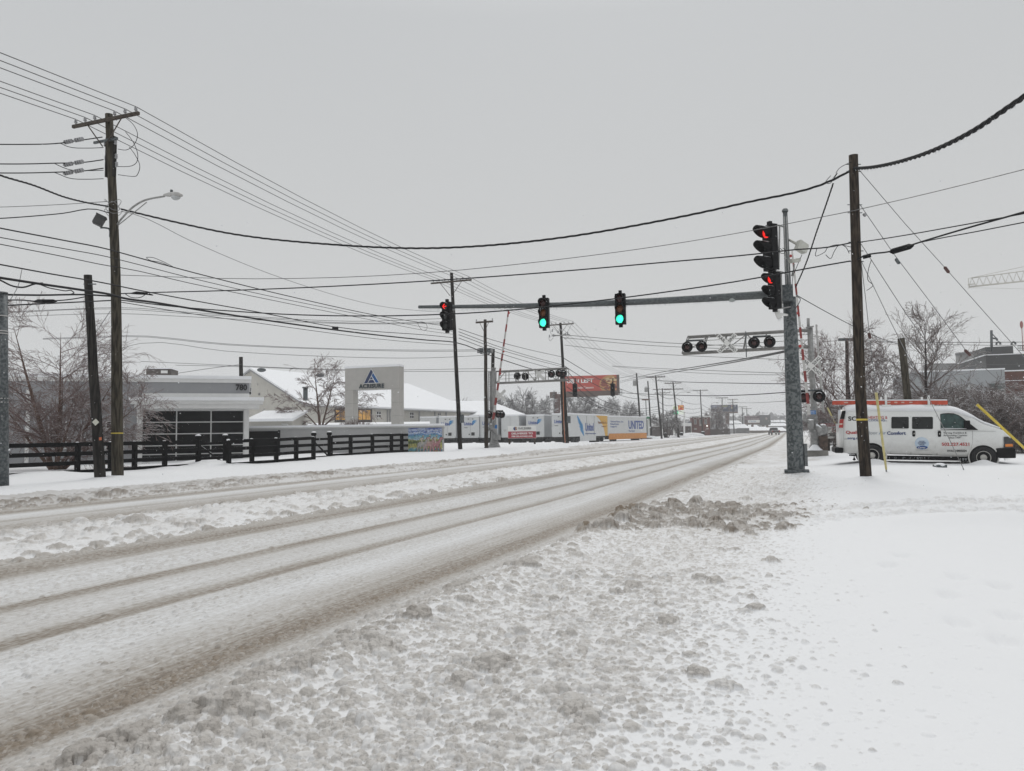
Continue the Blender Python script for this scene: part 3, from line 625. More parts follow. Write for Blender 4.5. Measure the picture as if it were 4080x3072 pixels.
# right-hand utility pole with its guys
pr, BR_, TR_ = utility_pole('utility_pole', 'dark wooden guyed pole standing in the snow before the white van', 3453, 1911, 3400, 618, 20.5, .155, .12, WOODB, None, mids=((3440, 1749), (3428, 1585), (3422, 1400)))
k = MB(); e = on(BR_, TR_, 1911, 618, 1672); k.cyl(e - ZU * .025, e + ZU * .025, .152, n=14); k.build('pole_band', YEL, pr)
for v in (655, 683, 816, 848, 965, 1000, 1042):
    k = MB(); e = on(BR_, TR_, 1911, 618, v); k.cyl(e - RGT * .2, e + RGT * .2, .014, n=5); k.build('bolt', GALVD, pr)
for pts in ([(3330, 690), (3345, 670), (3370, 655), (3394, 645)], [(3312, 720), (3335, 690), (3330, 700), (3308, 730), (3290, 725), (3310, 700)], [(3394, 985), (3340, 975), (3300, 985), (3285, 1005), (3250, 1020), (3255, 990)], [(3384, 1010), (3370, 985), (3345, 975), (3325, 1000), (3310, 1030), (3290, 1015)], [(3472, 1035), (3460, 1075), (3458, 1115), (3478, 1135), (3465, 1150), (3453, 1157)]):
    loop('jumper_wire', [P(u, v, 20.3) for u, v in pts], .009, CABLE, pr)
k = MB(); k.cyl(P(3438, 1025, 20.2), P(3470, 1017, 20.1), .055, n=8); k.build('splice_sleeve', BLACK, pr)
utility_pole('utility_pole', 'mossy wooden pole rising behind the van ladder', 3633, 1760, 3590, 1347, 38, .19, .17, WOOD, None)
utility_pole('utility_pole', 'slim pole with a small crossarm top among the icy trees left of the guyed pole', 3380, 1720, 3374, 1352, 55, .14, .12, WOODB, None)
k = MB(); k.box(P(3374, 1353, 55), (1.2, .2, .2), (_r0, _f0, ZU)); k.build('crossarm', GALVD, bpy.data.objects['utility_pole.%03d' % (max([int(o.name[-3:]) for o in bpy.data.objects if o.name.startswith('utility_pole.')]))])
# ------------------------------------------------------------------ wires: every cable one thing
SWG = ('lines strung between mural pole and switch gear pole', 'sagging lines past the trailers', 'lines crossing the far sky', 'telephone lines on the far poles', 'thin lines behind the buildings on the left')
def wire(label, pts, d0, d1, r=.012, m=WIRE, name='power_line', cat='power line', group='overhead lines', ice=0, sub=4, tw=0):
    """pts: pixels of the photograph along the cable; the depth runs evenly in plan from d0 to d1"""
    u0, u1 = pts[0][0], pts[-1][0]; P3 = []
    for u, v in pts:
        t = (u - u0) / (u1 - u0) if u1 != u0 else 0; P3.append(P(u, v, 1 / ((1 - t) / d0 + t / d1)))
    return wire3(label, P3, r, m, name, cat, group, ice, sub, tw)
def wire3(label, P3, r, m=WIRE, name='power_line', cat='power line', group='overhead lines', ice=0, sub=4, tw=0):
    out = []
    if group in (SWG): r = r * 1.45
    for i in range(len(P3) - 1):
        a0 = P3[max(i - 1, 0)]; a1 = P3[i]; a2 = P3[i + 1]; a3 = P3[min(i + 2, len(P3) - 1)]
        if i == 0: a0 = 2 * a1 - a2
        if i == len(P3) - 2: a3 = 2 * a2 - a1
        l0, l1, l2 = max((a1 - a0).length, .01), max((a2 - a1).length, .01), max((a3 - a2).length, .01)
        m1 = ((a1 - a0) / l0 * l1 + (a2 - a1) / l1 * l0) / (l0 + l1) * l1
        m2 = ((a2 - a1) / l1 * l2 + (a3 - a2) / l2 * l1) / (l1 + l2) * l1
        for j in range(sub):
            t = j / sub; out.append(a1 * (2 * t ** 3 - 3 * t * t + 1) + m1 * (t ** 3 - 2 * t * t + t) + a2 * (3 * t * t - 2 * t ** 3) + m2 * (t ** 3 - t * t))
    out.append(P3[-1])
    mb = MB()
    if tw:                                             # conductors twisted round each other
        den = [a.lerp(b, j / 6) for a, b in zip(out[:-1], out[1:]) for j in range(6)] + [out[-1]]; acc = 0.0; strands = ([], [], [])
        for i, p in enumerate(den):
            d_ = (den[min(i + 1, len(den) - 1)] - den[max(i - 1, 0)]).normalized(); a = d_.cross(ZU).normalized(); b = a.cross(d_)
            if i: acc += (den[i] - den[i - 1]).length
            for j, st_ in enumerate(strands): th_ = acc / tw * 6.283 + j * 2.094; st_.append(p + (a * math.cos(th_) + b * math.sin(th_)) * r * .62)
        for st_ in strands: mb.tube(st_, r * .55, 5)
    else: mb.tube(out, r, 5)
    mats = [m]
    if ice: icicles(mb, out, ice, .03, .11, .006, 1); mats.append(ICE)
    return mb.build(name, mats, origin=out[0], label=label, cat=cat, group=group)
def twist(label, pts, d0, d1, r, turns, **kw):
    o = wire(label, pts, d0, d1, r, CABLE, **kw)
    return o
D = 1.8445
# six conductors on the crossarms, one cable each over all spans
ordn = ['end far from the street', 'second pin from the far end', 'third pin from the far end', 'third pin from the street end', 'second pin from the street end', 'end over the street']
for i in range(6):
    pts = [ATT['p1'][i] + V((.3, -30, -1.5))] + [ATT[k][i] for k in ('p1', 'p2', 'p3', 'f2', 'f4', 'f5', 'f6', 'f8', 'f10')]
    P3 = []
    for a, b in zip(pts[:-1], pts[1:]):
        L_ = (b - a).length; sag = .00042 * L_ * L_ if L_ > 40 else .35
        P3 += [a + (b - a) * t - ZU * sag * 4 * t * (1 - t) for t in (0, .17, .33, .5, .67, .83)]
    P3.append(pts[-1]); mb = MB(); mb.tube(P3, .016, 5)
    mb.build('power_line', WIRE, origin=pts[1], label='thin conductor along the pole row, on the crossarm %s' % ordn[i], cat='power line', group='conductors on the crossarms')
S = lambda l: [(a * D, b * D) for a, b in l]
wire('thick twisted icy cable sagging across the road between lamp pole and guyed pole', S([(1838, 368), (1800, 388), (1600, 440), (1400, 482), (1200, 515), (940, 536), (700, 527), (500, 505), (380, 480), (262, 452)]), 20.5, 26.2, .03, CABLE, ice=90, sub=8, tw=1.1)
wire('thick icy cable rising steeply to the right from the guyed pole top', [(3400, 672), (3480, 666), (3600, 640), (3700, 607), (3800, 563), (3900, 508), (4000, 440), (4080, 385), (4200, 290)], 20.5, 10.5, .042, CABLE, ice=120, sub=6, tw=.8)
wire('black twisted cable leaving the lamp pole leftward, lowest of its three clamps', [(440, 850), (384, 834), (250, 850), (120, 862), (0, 870), (-250, 872)], 26.3, 22, .018, CABLE)
wire('twisted icy cable climbing left from the lamp pole clamps', [(430, 822), (340, 806), (260, 786), (130, 737), (0, 698), (-200, 610)], 26.3, 18, .026, CABLE, sub=8, tw=.7)
wire('pale dead-end strand left of the lamp pole clamps', [(425, 803), (200, 817), (0, 825), (-250, 828)], 26.3, 24, .012, GUY)
for lb, a, c in (('highest', (408, 546), (0, 575)), ('middle', (412, 636), (0, 653)), ('lowest', (412, 670), (0, 689))):
    wire('%s of three heavy tap lines leaving the lamp pole leftward' % lb, [a, (340, a[1] + 10), (220, c[1] - 3), (100, c[1]), (0, c[1]), (-250, c[1] - 8)], 26.3, 23, .02, CABLE, group='tap lines at the lamp pole')
    o = wire('%s slack jumper under a tap line of the lamp pole' % lb, [(412, a[1] + 42), (350, a[1] + 44), (270, a[1] + 38), (235, a[1] + 24), (215, c[1] - 3)], 26.3, 25, .013, CABLE, name='jumper_wire', cat='jumper wire', group='tap line jumpers')
    k = MB()
    for j in range(9): k.cyl(P(258 + j * 8.5, a[1] + 21 - j * 1.6 , 25.5) - ZU * .0, P(259 + j * 8.5, a[1] + 21 - j * 1.6, 25.5) + XR * .02, .075 if j not in (4,) else .02, n=8)
    k.tube([P(250, a[1] + 23, 25.5), P(335, a[1] + 7, 25.8)], .02, 6)
    k.build('strain_insulator', PORC, origin=P(290, a[1] + 15, 25.5), label='ribbed strain insulator on the %s tap line' % lb, cat='insulator', group='strain insulators on the tap lines')
PAR = 'lines strung from the lamp pole to the pole by the mural'
wire('thin sagging service wire from lamp pole to the pole by the mural', [(483, 842), (523, 850), (750, 955), (1020, 1070), (1233, 1145), (1500, 1217), (1700, 1240), (1815, 1246)], 26.3, 54, .012, WIRE, group=PAR)
wire('black cable with a spare loop, topmost of the three lines below the lamp', [(-200, 868), (0, 909), (250, 957), (437, 995), (480, 1007), (672, 1060), (1020, 1149), (1250, 1203), (1476, 1252), (1696, 1288), (1812, 1303)], 18, 54, .02, CABLE, group=PAR)
wire('thin line, second below the lamp, from lamp pole to mural pole', [(-200, 908), (0, 946), (250, 990), (427, 1023), (480, 1036), (750, 1105), (1020, 1168), (1250, 1216), (1480, 1262), (1700, 1306), (1812, 1322)], 18, 54, .013, CABLE, group=PAR)
wire('thin line, third below the lamp, from lamp pole to mural pole', [(-200, 934), (0, 973), (250, 1022), (437, 1060), (483, 1067), (750, 1127), (1020, 1183), (1250, 1230), (1480, 1275), (1700, 1318), (1812, 1333)], 18, 54, .013, CABLE, group=PAR)
wire('clamped bundle passing the top of the black leaning pole', [(-200, 1018), (0, 1054), (200, 1091), (437, 1132), (483, 1142), (768, 1197), (1020, 1242), (1323, 1301), (1700, 1335), (1812, 1346)], 18, 54, .02, CABLE, group=PAR)
wire('thickest black telephone cable, crossing the black leaning pole', [(-200, 1075), (0, 1107), (150, 1130), (334, 1157), (445, 1175), (483, 1186), (600, 1203), (800, 1236), (1020, 1270), (1323, 1313), (1700, 1355), (1812, 1364), (1967, 1421), (2110, 1468), (2245, 1500)], 18, 79, .036, CABLE, group=PAR)
wire('thin black line under the thickest telephone cable', [(483, 1204), (750, 1248), (1020, 1286), (1300, 1325), (1500, 1350), (1812, 1375)], 26.3, 54, .014, CABLE, group=PAR)
wire('slack black cable loop drooping left of the black leaning pole', [(-80, 1080), (0, 1116), (54, 1141), (90, 1145), (140, 1131), (170, 1128)], 21.5, 23, .026, CABLE, name='cable_loop', cat='cable')
wire('slack black tail with a pale splice before the leaning pole', [(165, 1136), (195, 1147), (225, 1153), (262, 1159), (285, 1158), (295, 1167), (285, 1171)], 23, 25, .018, CABLE, name='cable_loop', cat='cable')
wire('spare cable loop hanging in the sky right of the lamp pole', [(672, 1058), (640, 1045), (592, 1034), (583, 1027), (600, 1025), (640, 1038), (690, 1063)], 29.5, 29.6, .012, CABLE, name='cable_loop', cat='cable')
wire('small ring of spare cable left of the mural pole', [(1660, 1287), (1680, 1282), (1700, 1295), (1700, 1312), (1685, 1316), (1670, 1300), (1665, 1288), (1690, 1285)], 49, 49.1, .013, CABLE, name='cable_loop', cat='cable')
wire('thick cable from grey steel pole to black leaning pole, upper', [(6, 1174), (150, 1176), (336, 1174), (445, 1180)], 21.5, 26.3, .03, CABLE)
wire('thick cable from grey steel pole carrying the splice case', [(6, 1196), (90, 1196), (136, 1200), (225, 1198), (300, 1190), (336, 1183)], 21.5, 25.6, .02, CABLE)
wire('thick cable from grey steel pole to lamp pole, lowest', [(6, 1218), (150, 1211), (300, 1204), (445, 1197)], 21.5, 26.3, .022, CABLE)
k = MB(); k.tube([P(134, 1201, 23.4), P(150, 1200, 23.4), P(212, 1200, 23.4), P(227, 1200, 23.4)], [.02, .06, .06, .02], 8); k.build('splice_case', BLACK, origin=P(180, 1200, 23.4), label='black splice case hung left of the leaning pole', cat='splice case')
k = MB(); k.tube([P(520, 1169, 27), P(545, 1167, 27), P(585, 1170, 27.3), P(610, 1176, 27.5)], [.02, .06, .05, .02], 8); k.build('splice_case', BLACK, origin=P(560, 1168, 27.2), label='black splice case right of the lamp pole', cat='splice case')
k = MB(); k.box(P(1336, 1308, 39), (.3, .14, .16), (_r0, _f0, ZU)); k.build('splice_case', BLACK, origin=P(1336, 1308, 39), label='small black tap box hung above the arch sign', cat='splice case')
wire('drooping drop cable under the right of the lamp pole', [(495, 1168), (520, 1184), (545, 1187), (565, 1183), (585, 1168)], 26.6, 27, .014, CABLE, name='cable_loop', cat='cable')
# spans across the road
ACR = 'cables spanning the road to the guyed pole'
wire('thin span wire crossing the road just under the long sagging cable', [(480, 1096), (1020, 1111), (1700, 1087), (2300, 1025), (2650, 977), (3005, 917), (3389, 842)], 26.3, 20.5, .011, WIRE, group=ACR)
wire('thin span wire continuing right from the guyed pole', [(3389, 842), (3700, 770), (4080, 675), (4300, 618)], 20.5, 14, .012, GUY, group=ACR)
wire('icy cable crossing the road above the mast arm', [(483, 1170), (533, 1168), (900, 1158), (1300, 1142), (1700, 1120), (2200, 1084), (2650, 1045), (3005, 1013), (3167, 995), (3300, 985), (3389, 968)], 26.3, 20.5, .02, CABLE, group=ACR, ice=40)
wire('icy cable crossing in front of the mast arm and signals', [(483, 1196), (700, 1222), (900, 1238), (1206, 1255), (1700, 1255), (2023, 1237), (2300, 1208), (2600, 1171), (3037, 1104), (3200, 1073), (3389, 1040)], 26.3, 20.5, .02, CABLE, group=ACR, ice=40)
wire('upper strand continuing right of the guyed pole', [(3405, 968), (3560, 945), (3800, 903), (4080, 851), (4300, 806)], 20.5, 14, .014, CABLE, group=ACR)
wire('thick black cable with sleeves right of the guyed pole', [(3405, 1040), (3440, 1021), (3553, 1001), (3673, 963), (3850, 910), (4080, 845), (4300, 780)], 20.5, 14, .022, CABLE, group=ACR)
wire('lowest strand right of the guyed pole', [(3640, 972), (3723, 954), (3900, 921), (4080, 886), (4300, 845)], 18.4, 14, .013, CABLE, group=ACR)
k = MB(); k.tube([P(3546, 1003, 18.8), P(3556, 1002, 18.8), P(3625, 982, 18.5), P(3640, 978, 18.4)], [.03, .075, .075, .02], 9); k.build('splice_case', BLACK, origin=P(3590, 992, 18.6), label='black splice case right of the guyed pole', cat='splice case')
wire('twisted rope cable dropping from guyed pole to signal pole', [(3320, 731), (3290, 820), (3255, 920), (3215, 1040), (3170, 1145)], 20.5, 24.8, .02, CABLE, sub=8, tw=.5)
wire('thin line sloping down right behind the guyed pole to the mossy pole', [(3172, 1175), (3280, 1236), (3399, 1299), (3500, 1345), (3590, 1375)], 25, 38, .014, CABLE)
wire('upper horizontal line above the icy trees', [(3257, 1364), (3347, 1357), (3441, 1357), (3587, 1362), (3850, 1364), (4200, 1362)], 55, 38, .018, WIRE)
wire('lower horizontal line above the icy trees', [(3380, 1358), (3600, 1367), (3963, 1376), (4200, 1376)], 55, 50, .016, WIRE)
wire('faint line low behind the icy trees', [(3250, 1432), (3450, 1438), (3600, 1446), (3900, 1452), (4150, 1452)], 70, 70, .018, WIRE)
# pole by the mural to the pole with switch gear, and on to the far row
SW = 'lines strung between mural pole and switch gear pole'
for lb, a, c in (('highest', (1828, 1310), (2243, 1423)), ('second', (1828, 1322), (2244, 1455)), ('third', (1828, 1334), (2244, 1462)), ('fourth', (1828, 1347), (2245, 1480))):
    wire('%s line between mural pole and switch gear pole' % lb, [a, ((a[0] * 2 + c[0]) / 3, (a[1] * 2 + c[1]) / 3 + 8), ((a[0] + c[0] * 2) / 3, (a[1] + c[1] * 2) / 3 + 7), c], 54, 79, .016, CABLE, group=SW)
FR = 'sagging lines past the trailers'
for lb, pts in (('highest sagging line past the trailers, ending at the first wide-armed pole', [(2254, 1474), (2310, 1530), (2372, 1580), (2440, 1610), (2494, 1625), (2555, 1629), (2622, 1619)]),
                ('second sagging line past the trailers', [(2258, 1500), (2320, 1563), (2392, 1611), (2440, 1628), (2494, 1636), (2560, 1638), (2622, 1631)]),
                ('third sagging line past the trailers', [(2258, 1541), (2331, 1590), (2433, 1637), (2504, 1648), (2560, 1647), (2622, 1639)]),
                ('lowest sagging line past the trailers', [(2262, 1560), (2340, 1602), (2433, 1643), (2504, 1655), (2560, 1655), (2624, 1646)]),
                ('line above the hung signals, sloping over the pizza billboard', [(2243, 1425), (2330, 1478), (2420, 1527), (2500, 1560), (2560, 1575), (2618, 1583)]),
                ('second line sloping over the pizza billboard', [(2244, 1455), (2330, 1510), (2420, 1555), (2500, 1583), (2560, 1590), (2618, 1590)])):
    wire(lb, pts, 79, 148, .024, CABLE, group=FR)
for j, (pa, pb_, n0) in enumerate((((2624, 2690), 148, 168), ((2692, 2794), 168, 215), ((2796, 2878), 215, 260), ((2880, 2960), 260, 330))):
    va = {0: (1570, 1600, 1622, 1640), 1: (1585, 1612, 1632, 1650), 2: (1612, 1630, 1645, 1660), 3: (1630, 1643, 1655, 1668)}[j]; vb_ = {0: (1585, 1612, 1632, 1650), 1: (1609, 1626, 1640, 1655), 2: (1630, 1643, 1655, 1666), 3: (1650, 1660, 1668, 1676)}[j]
    for i in range(4):
        a, c = va[i], vb_[i]; wire('%s telephone line on the far poles, span %s' % (('highest', 'second', 'third', 'lowest')[i], ('past the wide-armed pole', 'past the restaurant sign', 'past the brick building', 'over the blue billboard')[j]), [(pa[0], a), ((pa[0] * 2 + pa[1]) / 3, (2 * a + c) / 3 + 9), ((pa[0] + pa[1] * 2) / 3, (a + 2 * c) / 3 + 9), (pa[1], c)], pb_, n0, .03, CABLE, group='telephone lines on the far poles')
MID = 'lines crossing the far sky'
wire('twin ladder-like cable rising to the signal pole', [(2470, 1520), (2500, 1512), (2558, 1498), (2656, 1479), (2820, 1454), (2996, 1424), (3130, 1398)], 130, 25.5, .02, WIRE, group=MID)
wire('lower strand of the ladder-like cable', [(2470, 1526), (2500, 1517), (2558, 1508), (2656, 1488), (2820, 1461), (2996, 1430), (3130, 1402)], 130, 25.5, .018, WIRE, group=MID)
wire('high line from switch gear pole to right, behind the crossing cantilever', [(2243, 1334), (2600, 1363), (2830, 1374), (3130, 1384)], 79, 60, .02, WIRE, group=MID)
wire('second line from switch gear pole behind the cantilever', [(2243, 1345), (2600, 1377), (2830, 1387), (3130, 1393)], 79, 60, .018, WIRE, group=MID)
wire('thin line just under the crossing cantilever', [(2250, 1375), (2500, 1403), (2800, 1420), (3130, 1433)], 79, 60, .017, WIRE, group=MID)
wire('upper thin line above the far street', [(2440, 1458), (2600, 1467), (2900, 1479), (3130, 1487)], 150, 90, .028, WIRE, group=MID)
wire('lower thin line above the far street', [(2440, 1460), (2650, 1478), (2900, 1491), (3130, 1494)], 150, 90, .022, WIRE, group=MID)
wire('heavy line from the wide-armed pole across the street', [(2620, 1516), (2707, 1521), (2900, 1526), (3135, 1529), (3250, 1528)], 148, 80, .035, CABLE, group=MID)
wire('heavy sagging line low across the far street', [(2450, 1564), (2650, 1573), (2836, 1577), (3000, 1572), (3135, 1563), (3240, 1556)], 140, 70, .034, CABLE, group=MID)
wire('thin far line between blue billboard and signal pole', [(2925, 1603), (3000, 1605), (3132, 1598)], 280, 150, .04, WIRE, group=MID)
BG = 'thin lines behind the buildings on the left'
for lb, pts, d in (('uppermost thin line behind the birch', [(-100, 1246), (31, 1242), (250, 1233), (434, 1226), (485, 1226), (750, 1244), (1020, 1262), (1400, 1280), (1800, 1268)], 58), ('second thin line behind the birch', [(-100, 1250), (31, 1246), (434, 1231), (485, 1232), (750, 1250), (1020, 1267), (1400, 1287), (1800, 1282)], 58),
                   ('third thin line behind the birch', [(-100, 1266), (31, 1262), (434, 1250), (485, 1250), (750, 1262), (1020, 1275), (1400, 1290), (1800, 1288)], 58), ('thin line above the roof unit, upper', [(171, 1349), (444, 1339), (490, 1337), (900, 1370), (1300, 1388), (1700, 1395), (1950, 1393)], 62),
                   ('thin line above the roof unit, middle', [(171, 1352), (444, 1343), (490, 1341), (900, 1374), (1300, 1391), (1700, 1400), (1950, 1398)], 62), ('thin line above the roof unit, lower', [(230, 1419), (400, 1412), (560, 1368), (900, 1399), (1300, 1420), (1700, 1426), (1950, 1415)], 62),
                   ('line over the gable roof reaching the far crossing mast, upper', [(560, 1440), (900, 1455), (1200, 1468), (1500, 1474), (1952, 1468)], 64), ('line over the gable roof reaching the far crossing mast, lower', [(700, 1455), (960, 1461), (1300, 1474), (1610, 1480), (1952, 1479)], 64), ('slanting line from roof unit to the black stub pole', [(690, 1490), (850, 1466), (962, 1452)], 58)):
    wire(lb, pts, d, d, .014, WIRE, group=BG)
wire('pale guy wire slanting between leaning pole and lamp pole', [(380, 1328), (440, 1238)], 25.8, 26.3, .012, GUY, name='guy_wire', cat='guy wire')
wire('pale drop wire slanting down behind the grey steel pole', [(88, 1072), (72, 1140), (30, 1212)], 22, 21.6, .01, GUY, name='guy_wire', cat='guy wire')
# guys of the right-hand pole
def guy(label, pts, d0, d1, ins=(), guard=None, gm=YEL, anchor=None):
    th = thing('guy_wire', label, 'guy wire', P(pts[0][0], pts[0][1], d0), 'guy wires of the snow field pole')
    u0, v0 = pts[0]; u1, v1 = pts[-1]
    n = lambda u, v: (lambda t: P(u, v, 1 / ((1 - t) / d0 + t / d1)))((v - v0) / (v1 - v0))
    k = MB(); k.tube([n(u, v) for u, v in pts], .0095, 6); k.build('strand', GUY, th)
    for (a, b, c, e, m_) in ins:
        k = MB(); A, B_ = n(a, b), n(c, e); k.tube([A, A.lerp(B_, .15), A.lerp(B_, .85), B_], [.015, .045, .045, .015], 8); k.build('insulator', m_, th)
    if guard:
        A, B_ = n(*guard[0]), n(*guard[1]); k = MB(); k.tube([A, A.lerp(B_, .5), B_], [.038, .036, .03], 8); k.build('guard', gm, th)
    if anchor:
        e = n(*anchor); k = MB(); k.cyl(e - ZU * .05, e + (n(*pts[0]) - e).normalized() * .22, .03, .012, 7); k.build('anchor', GUY, th)
BRN = mat('brown_insulator', (.085, .035, .03), .35, var=.2)
guy('guy wire reaching highest on the pole, brown insulator in the sky', [(3424, 678), (3605, 890), (3770, 1072), (4057, 1396), (4400, 1780)], 20.5, 22, [(3762, 1062, 3782, 1088, BRN)])
guy('guy wire with a brown insulator over the industrial building', [(3427, 816), (3560, 1010), (3700, 1195), (3855, 1405), (4080, 1605), (4300, 1800)], 20.5, 22, [(3568, 1030, 3584, 1052, GALVD), (3843, 1393, 3868, 1418, BRN), (3440, 850, 3450, 862, PORC)])
guy('guy wire ending in the thick bright yellow guard before the van nose', [(3430, 971), (3610, 1250), (3730, 1415), (3893, 1612), (4080, 1785), (4200, 1895)], 20.5, 21.3, [], ((3893, 1612), (4200, 1895)))
guy('bare guy wire anchored in the snow before the van', [(3433, 1043), (3533, 1250), (3682, 1550), (3780, 1745), (3848, 1887)], 20.5, 22.2, [], None, YEL, (3848, 1887))
guy('steepest guy wire with pale yellow guard before the van', [(3432, 1050), (3449, 1190), (3465, 1340), (3491, 1565), (3512, 1730), (3533, 1888)], 20.5, 22.0, [(3461, 1325, 3468, 1350, BRN)], ((3491, 1565), (3531, 1870)), YELP, (3533, 1886))
k = MB(); k.tube([P(3297, 1625, 44), P(3318, 1665, 44), P(3340, 1706, 44), P(3370, 1760, 44)], .05, 7); k.build('guy_guard', YELP, origin=P(3340, 1706, 44), label='slanting yellow guy guard behind the rear of the van', cat='guy guard')
# ------------------------------------------------------------------ traffic signals on the mast arm
def glow(name, col, e):
    m = bpy.data.materials.new(name); m.use_nodes = True; t = m.node_tree; b = t.nodes['Principled BSDF']
    b.inputs['Base Color'].default_value = (*[c * .4 for c in col], 1); b.inputs['Emission Color'].default_value = (*col, 1); b.inputs['Emission Strength'].default_value = e
    lw = NN(t, 'ShaderNodeLayerWeight'); lw.inputs[0].default_value = .5                # the lens centre is brightest
    mr = NN(t, 'ShaderNodeMapRange'); t.links.new(lw.outputs['Facing'], mr.inputs[0]); mr.inputs[3].default_value = e * 1.3; mr.inputs[4].default_value = e * .35; t.links.new(mr.outputs[0], b.inputs['Emission Strength'])
    return m
GREEN = glow('green_lens_lit', (.05, 1.0, .60), 1.25); REDL = glow('red_lens_lit', (1.0, .02, .015), 1.3)
LRED = mat('red_lens', (.045, .010, .009), .25, var=.2); LAMB = mat('amber_lens', (.16, .05, .012), .25, var=.2); LDRK = mat('dark_lens', (.03, .035, .035), .25)
VIS = mat('signal_black', (.008, .008, .009), .5, var=.3, scale=20, snow=.1, spec=.12)
def signal_head(label, c, face, states, h=1.12, w_=.36, vis=.24, group=None, arrow=None, hang=0, tilt=0.0, dep=.22):
    """three-section head: c centre, face = direction the lenses look"""
    th = thing('traffic_signal', label, 'traffic signal', c, group)
    f = V(face).normalized(); s = ZU.cross(f).normalized(); k = MB(); sec = h / 3; up = ZU
    back = c - f * dep * .5
    for i in range(3):
        cc = back + up * (1 - i) * sec
        k.box(cc, (w_, dep, sec * .985), (s, f, up)); k.lathe([(w_ * .42, 0), (w_ * .4, .05), (w_ * .2, .1), (0, .11)], cc - f * dep * .5, -f, 12)
    k.box(back - up * (h / 2 + .05), (w_ * .35, dep * .5, .1), (s, f, up)); k.box(back + up * (h / 2 + .06), (w_ * .3, dep * .45, .12), (s, f, up))
    k.build('housing', VIS, th)
    for i in range(3):
        cc = c + up * (1 - i) * sec; r = w_ * .42
        lm = {'R': LRED, 'A': LAMB, 'D': LDRK, 'G*': GREEN, 'R*': REDL, 'r': LDRK}[states[i]]
        k = MB(); k.lathe([(r * .98, .01), (r * .9, .035), (r * .6, .06), (0, .075)], cc, f, 20); k.build('lens', lm, th)
        if arrow and i == arrow[0]:
            k = MB(); a = s * arrow[1]; o = cc + f * .08
            for (x0, y0, x1, y1) in ((.62, 0, -.5, 0), (.62, 0, .02, .62), (.62, 0, .02, -.62)):
                A = o + a * x0 * r + up * y0 * r; B_ = o + a * x1 * r + up * y1 * r; k.cyl(A, B_, .015, n=6)
            k.build('arrow', REDL, th)
        k = MB(); n = 18; vs = []                          # cutaway visor: open at the bottom
        for j in range(n + 1):
            t = R(-62) + (R(242) - R(-62)) * j / n; ln = vis * (.35 + .65 * max(0, min(1, (math.sin(t) + .9) / 1.4)))
            p = s * math.cos(t) * r * 1.06 + up * math.sin(t) * r * 1.06
            vs += [cc + p, cc + p * .97 + f * ln, cc + p * .93 + f * ln, cc + p * .95]
        k.add(vs, [(4 * j + a, 4 * j + b, 4 * j + 4 + b, 4 * j + 4 + a) for j in range(n) for a, b in ((0, 1), (1, 2), (2, 3))], 0, True)
        k.build('visor', VIS, th)
    return th
sp = thing('signal_pole', 'mottled galvanised signal pole with the long mast arm over the road', 'signal pole', P(3172, 1874, 25))
k = MB(); pts = [P(3173, 1890, 25), P(3172, 1874, 25), P(3159, 1530, 25), P(3145, 1184, 25)]
k.tube(pts, [.285, .28, .245, .205], 24); k.build('shaft', mat('pole_galvanising', (.165, .18, .183), .5, .3, scale=11, col2=(.06, .072, .076), detail=3, spec=.4, rp_=(.43, .58)), sp)
k = MB(); k.box(P(3174, 1876, 25), (.78, .78, .08), (XR, YR, ZU)); k.build('base_plate', GALVD, sp)
k = MB(); k.box(P(3207, 1812, 24.9) , (.1, .2, .75), (_r0, _f0, ZU)); k.build('conduit', GALV, sp)
k = MB(); k.tube([P(3143, 1200, 25), P(3141, 1160, 25), P(3128, 843, 25)], [.2, .1, .075], 14); k.build('upper_post', GALV, sp)
k = MB(); k.lathe([(.1, -.02), (.11, .02), (.07, .09), (0, .1)], P(3128, 842, 25), ZU, 12); k.build('cap', GALV, sp)
ARM0, ARM1 = P(3140, 1168, 25), P(1669, 1223, 29.8)
k = MB(); n_ = 14; ap = [ARM0.lerp(ARM1, i / n_) - ZU * .12 * math.sin(math.pi * i / n_) for i in range(n_ + 1)]
k.tube(ap, [.15 - .085 * i / n_ for i in range(n_ + 1)], 16); icicles(k, [p - ZU * .1 for p in ap], 700, .03, .13, .006, 1); k.build('mast_arm', [mat('arm_galvanising', (.15, .165, .168), .5, .35, scale=16, col2=(.08, .09, .095), detail=2, spec=.4), ICE], sp)
k = MB(); k.box(P(3128, 1172, 24.9), (.5, .5, .55), (XR, YR, ZU)); k.build('arm_clamp', GALVD, sp)
k = MB()
for pts in ([(3106, 903, 24.7), (3103, 1075, 24.7)], [(3112, 1085, 24.7), (3115, 1228, 24.7)], [(3072, 896, 24.5), (3104, 898, 24.7), (3128, 905, 25)], [(3076, 1077, 24.5), (3112, 1083, 24.7), (3137, 1092, 25)], [(3088, 1230, 24.5), (3116, 1228, 24.7), (3150, 1222, 24.8)]):
    k.tube([P(*p) for p in pts], .028, 7)
k.build('signal_bracket', ALU, sp)
k = MB()
for du in (-7, 3): k.tube([P(3131 + du, 862, 24.7), P(3136 + du, 1010, 24.7), P(3141 + du, 1150, 24.7)], .012, 5)
k.build('conduit', ALUL, sp)
def on_arm(u):
    t = (u - 3140) / (1669 - 3140); d = 1 / ((1 - t) / 25 + t / 29.8); return d
FACE = -YR
signal_head('green traffic signal on the mast arm, farther from the pole', P(2165, 1246, on_arm(2165) - .3), FACE, ('R', 'A', 'G*'))
signal_head('green traffic signal on the mast arm, nearer the pole', P(2470, 1230, on_arm(2470) - .3), FACE, ('R', 'A', 'G*'))
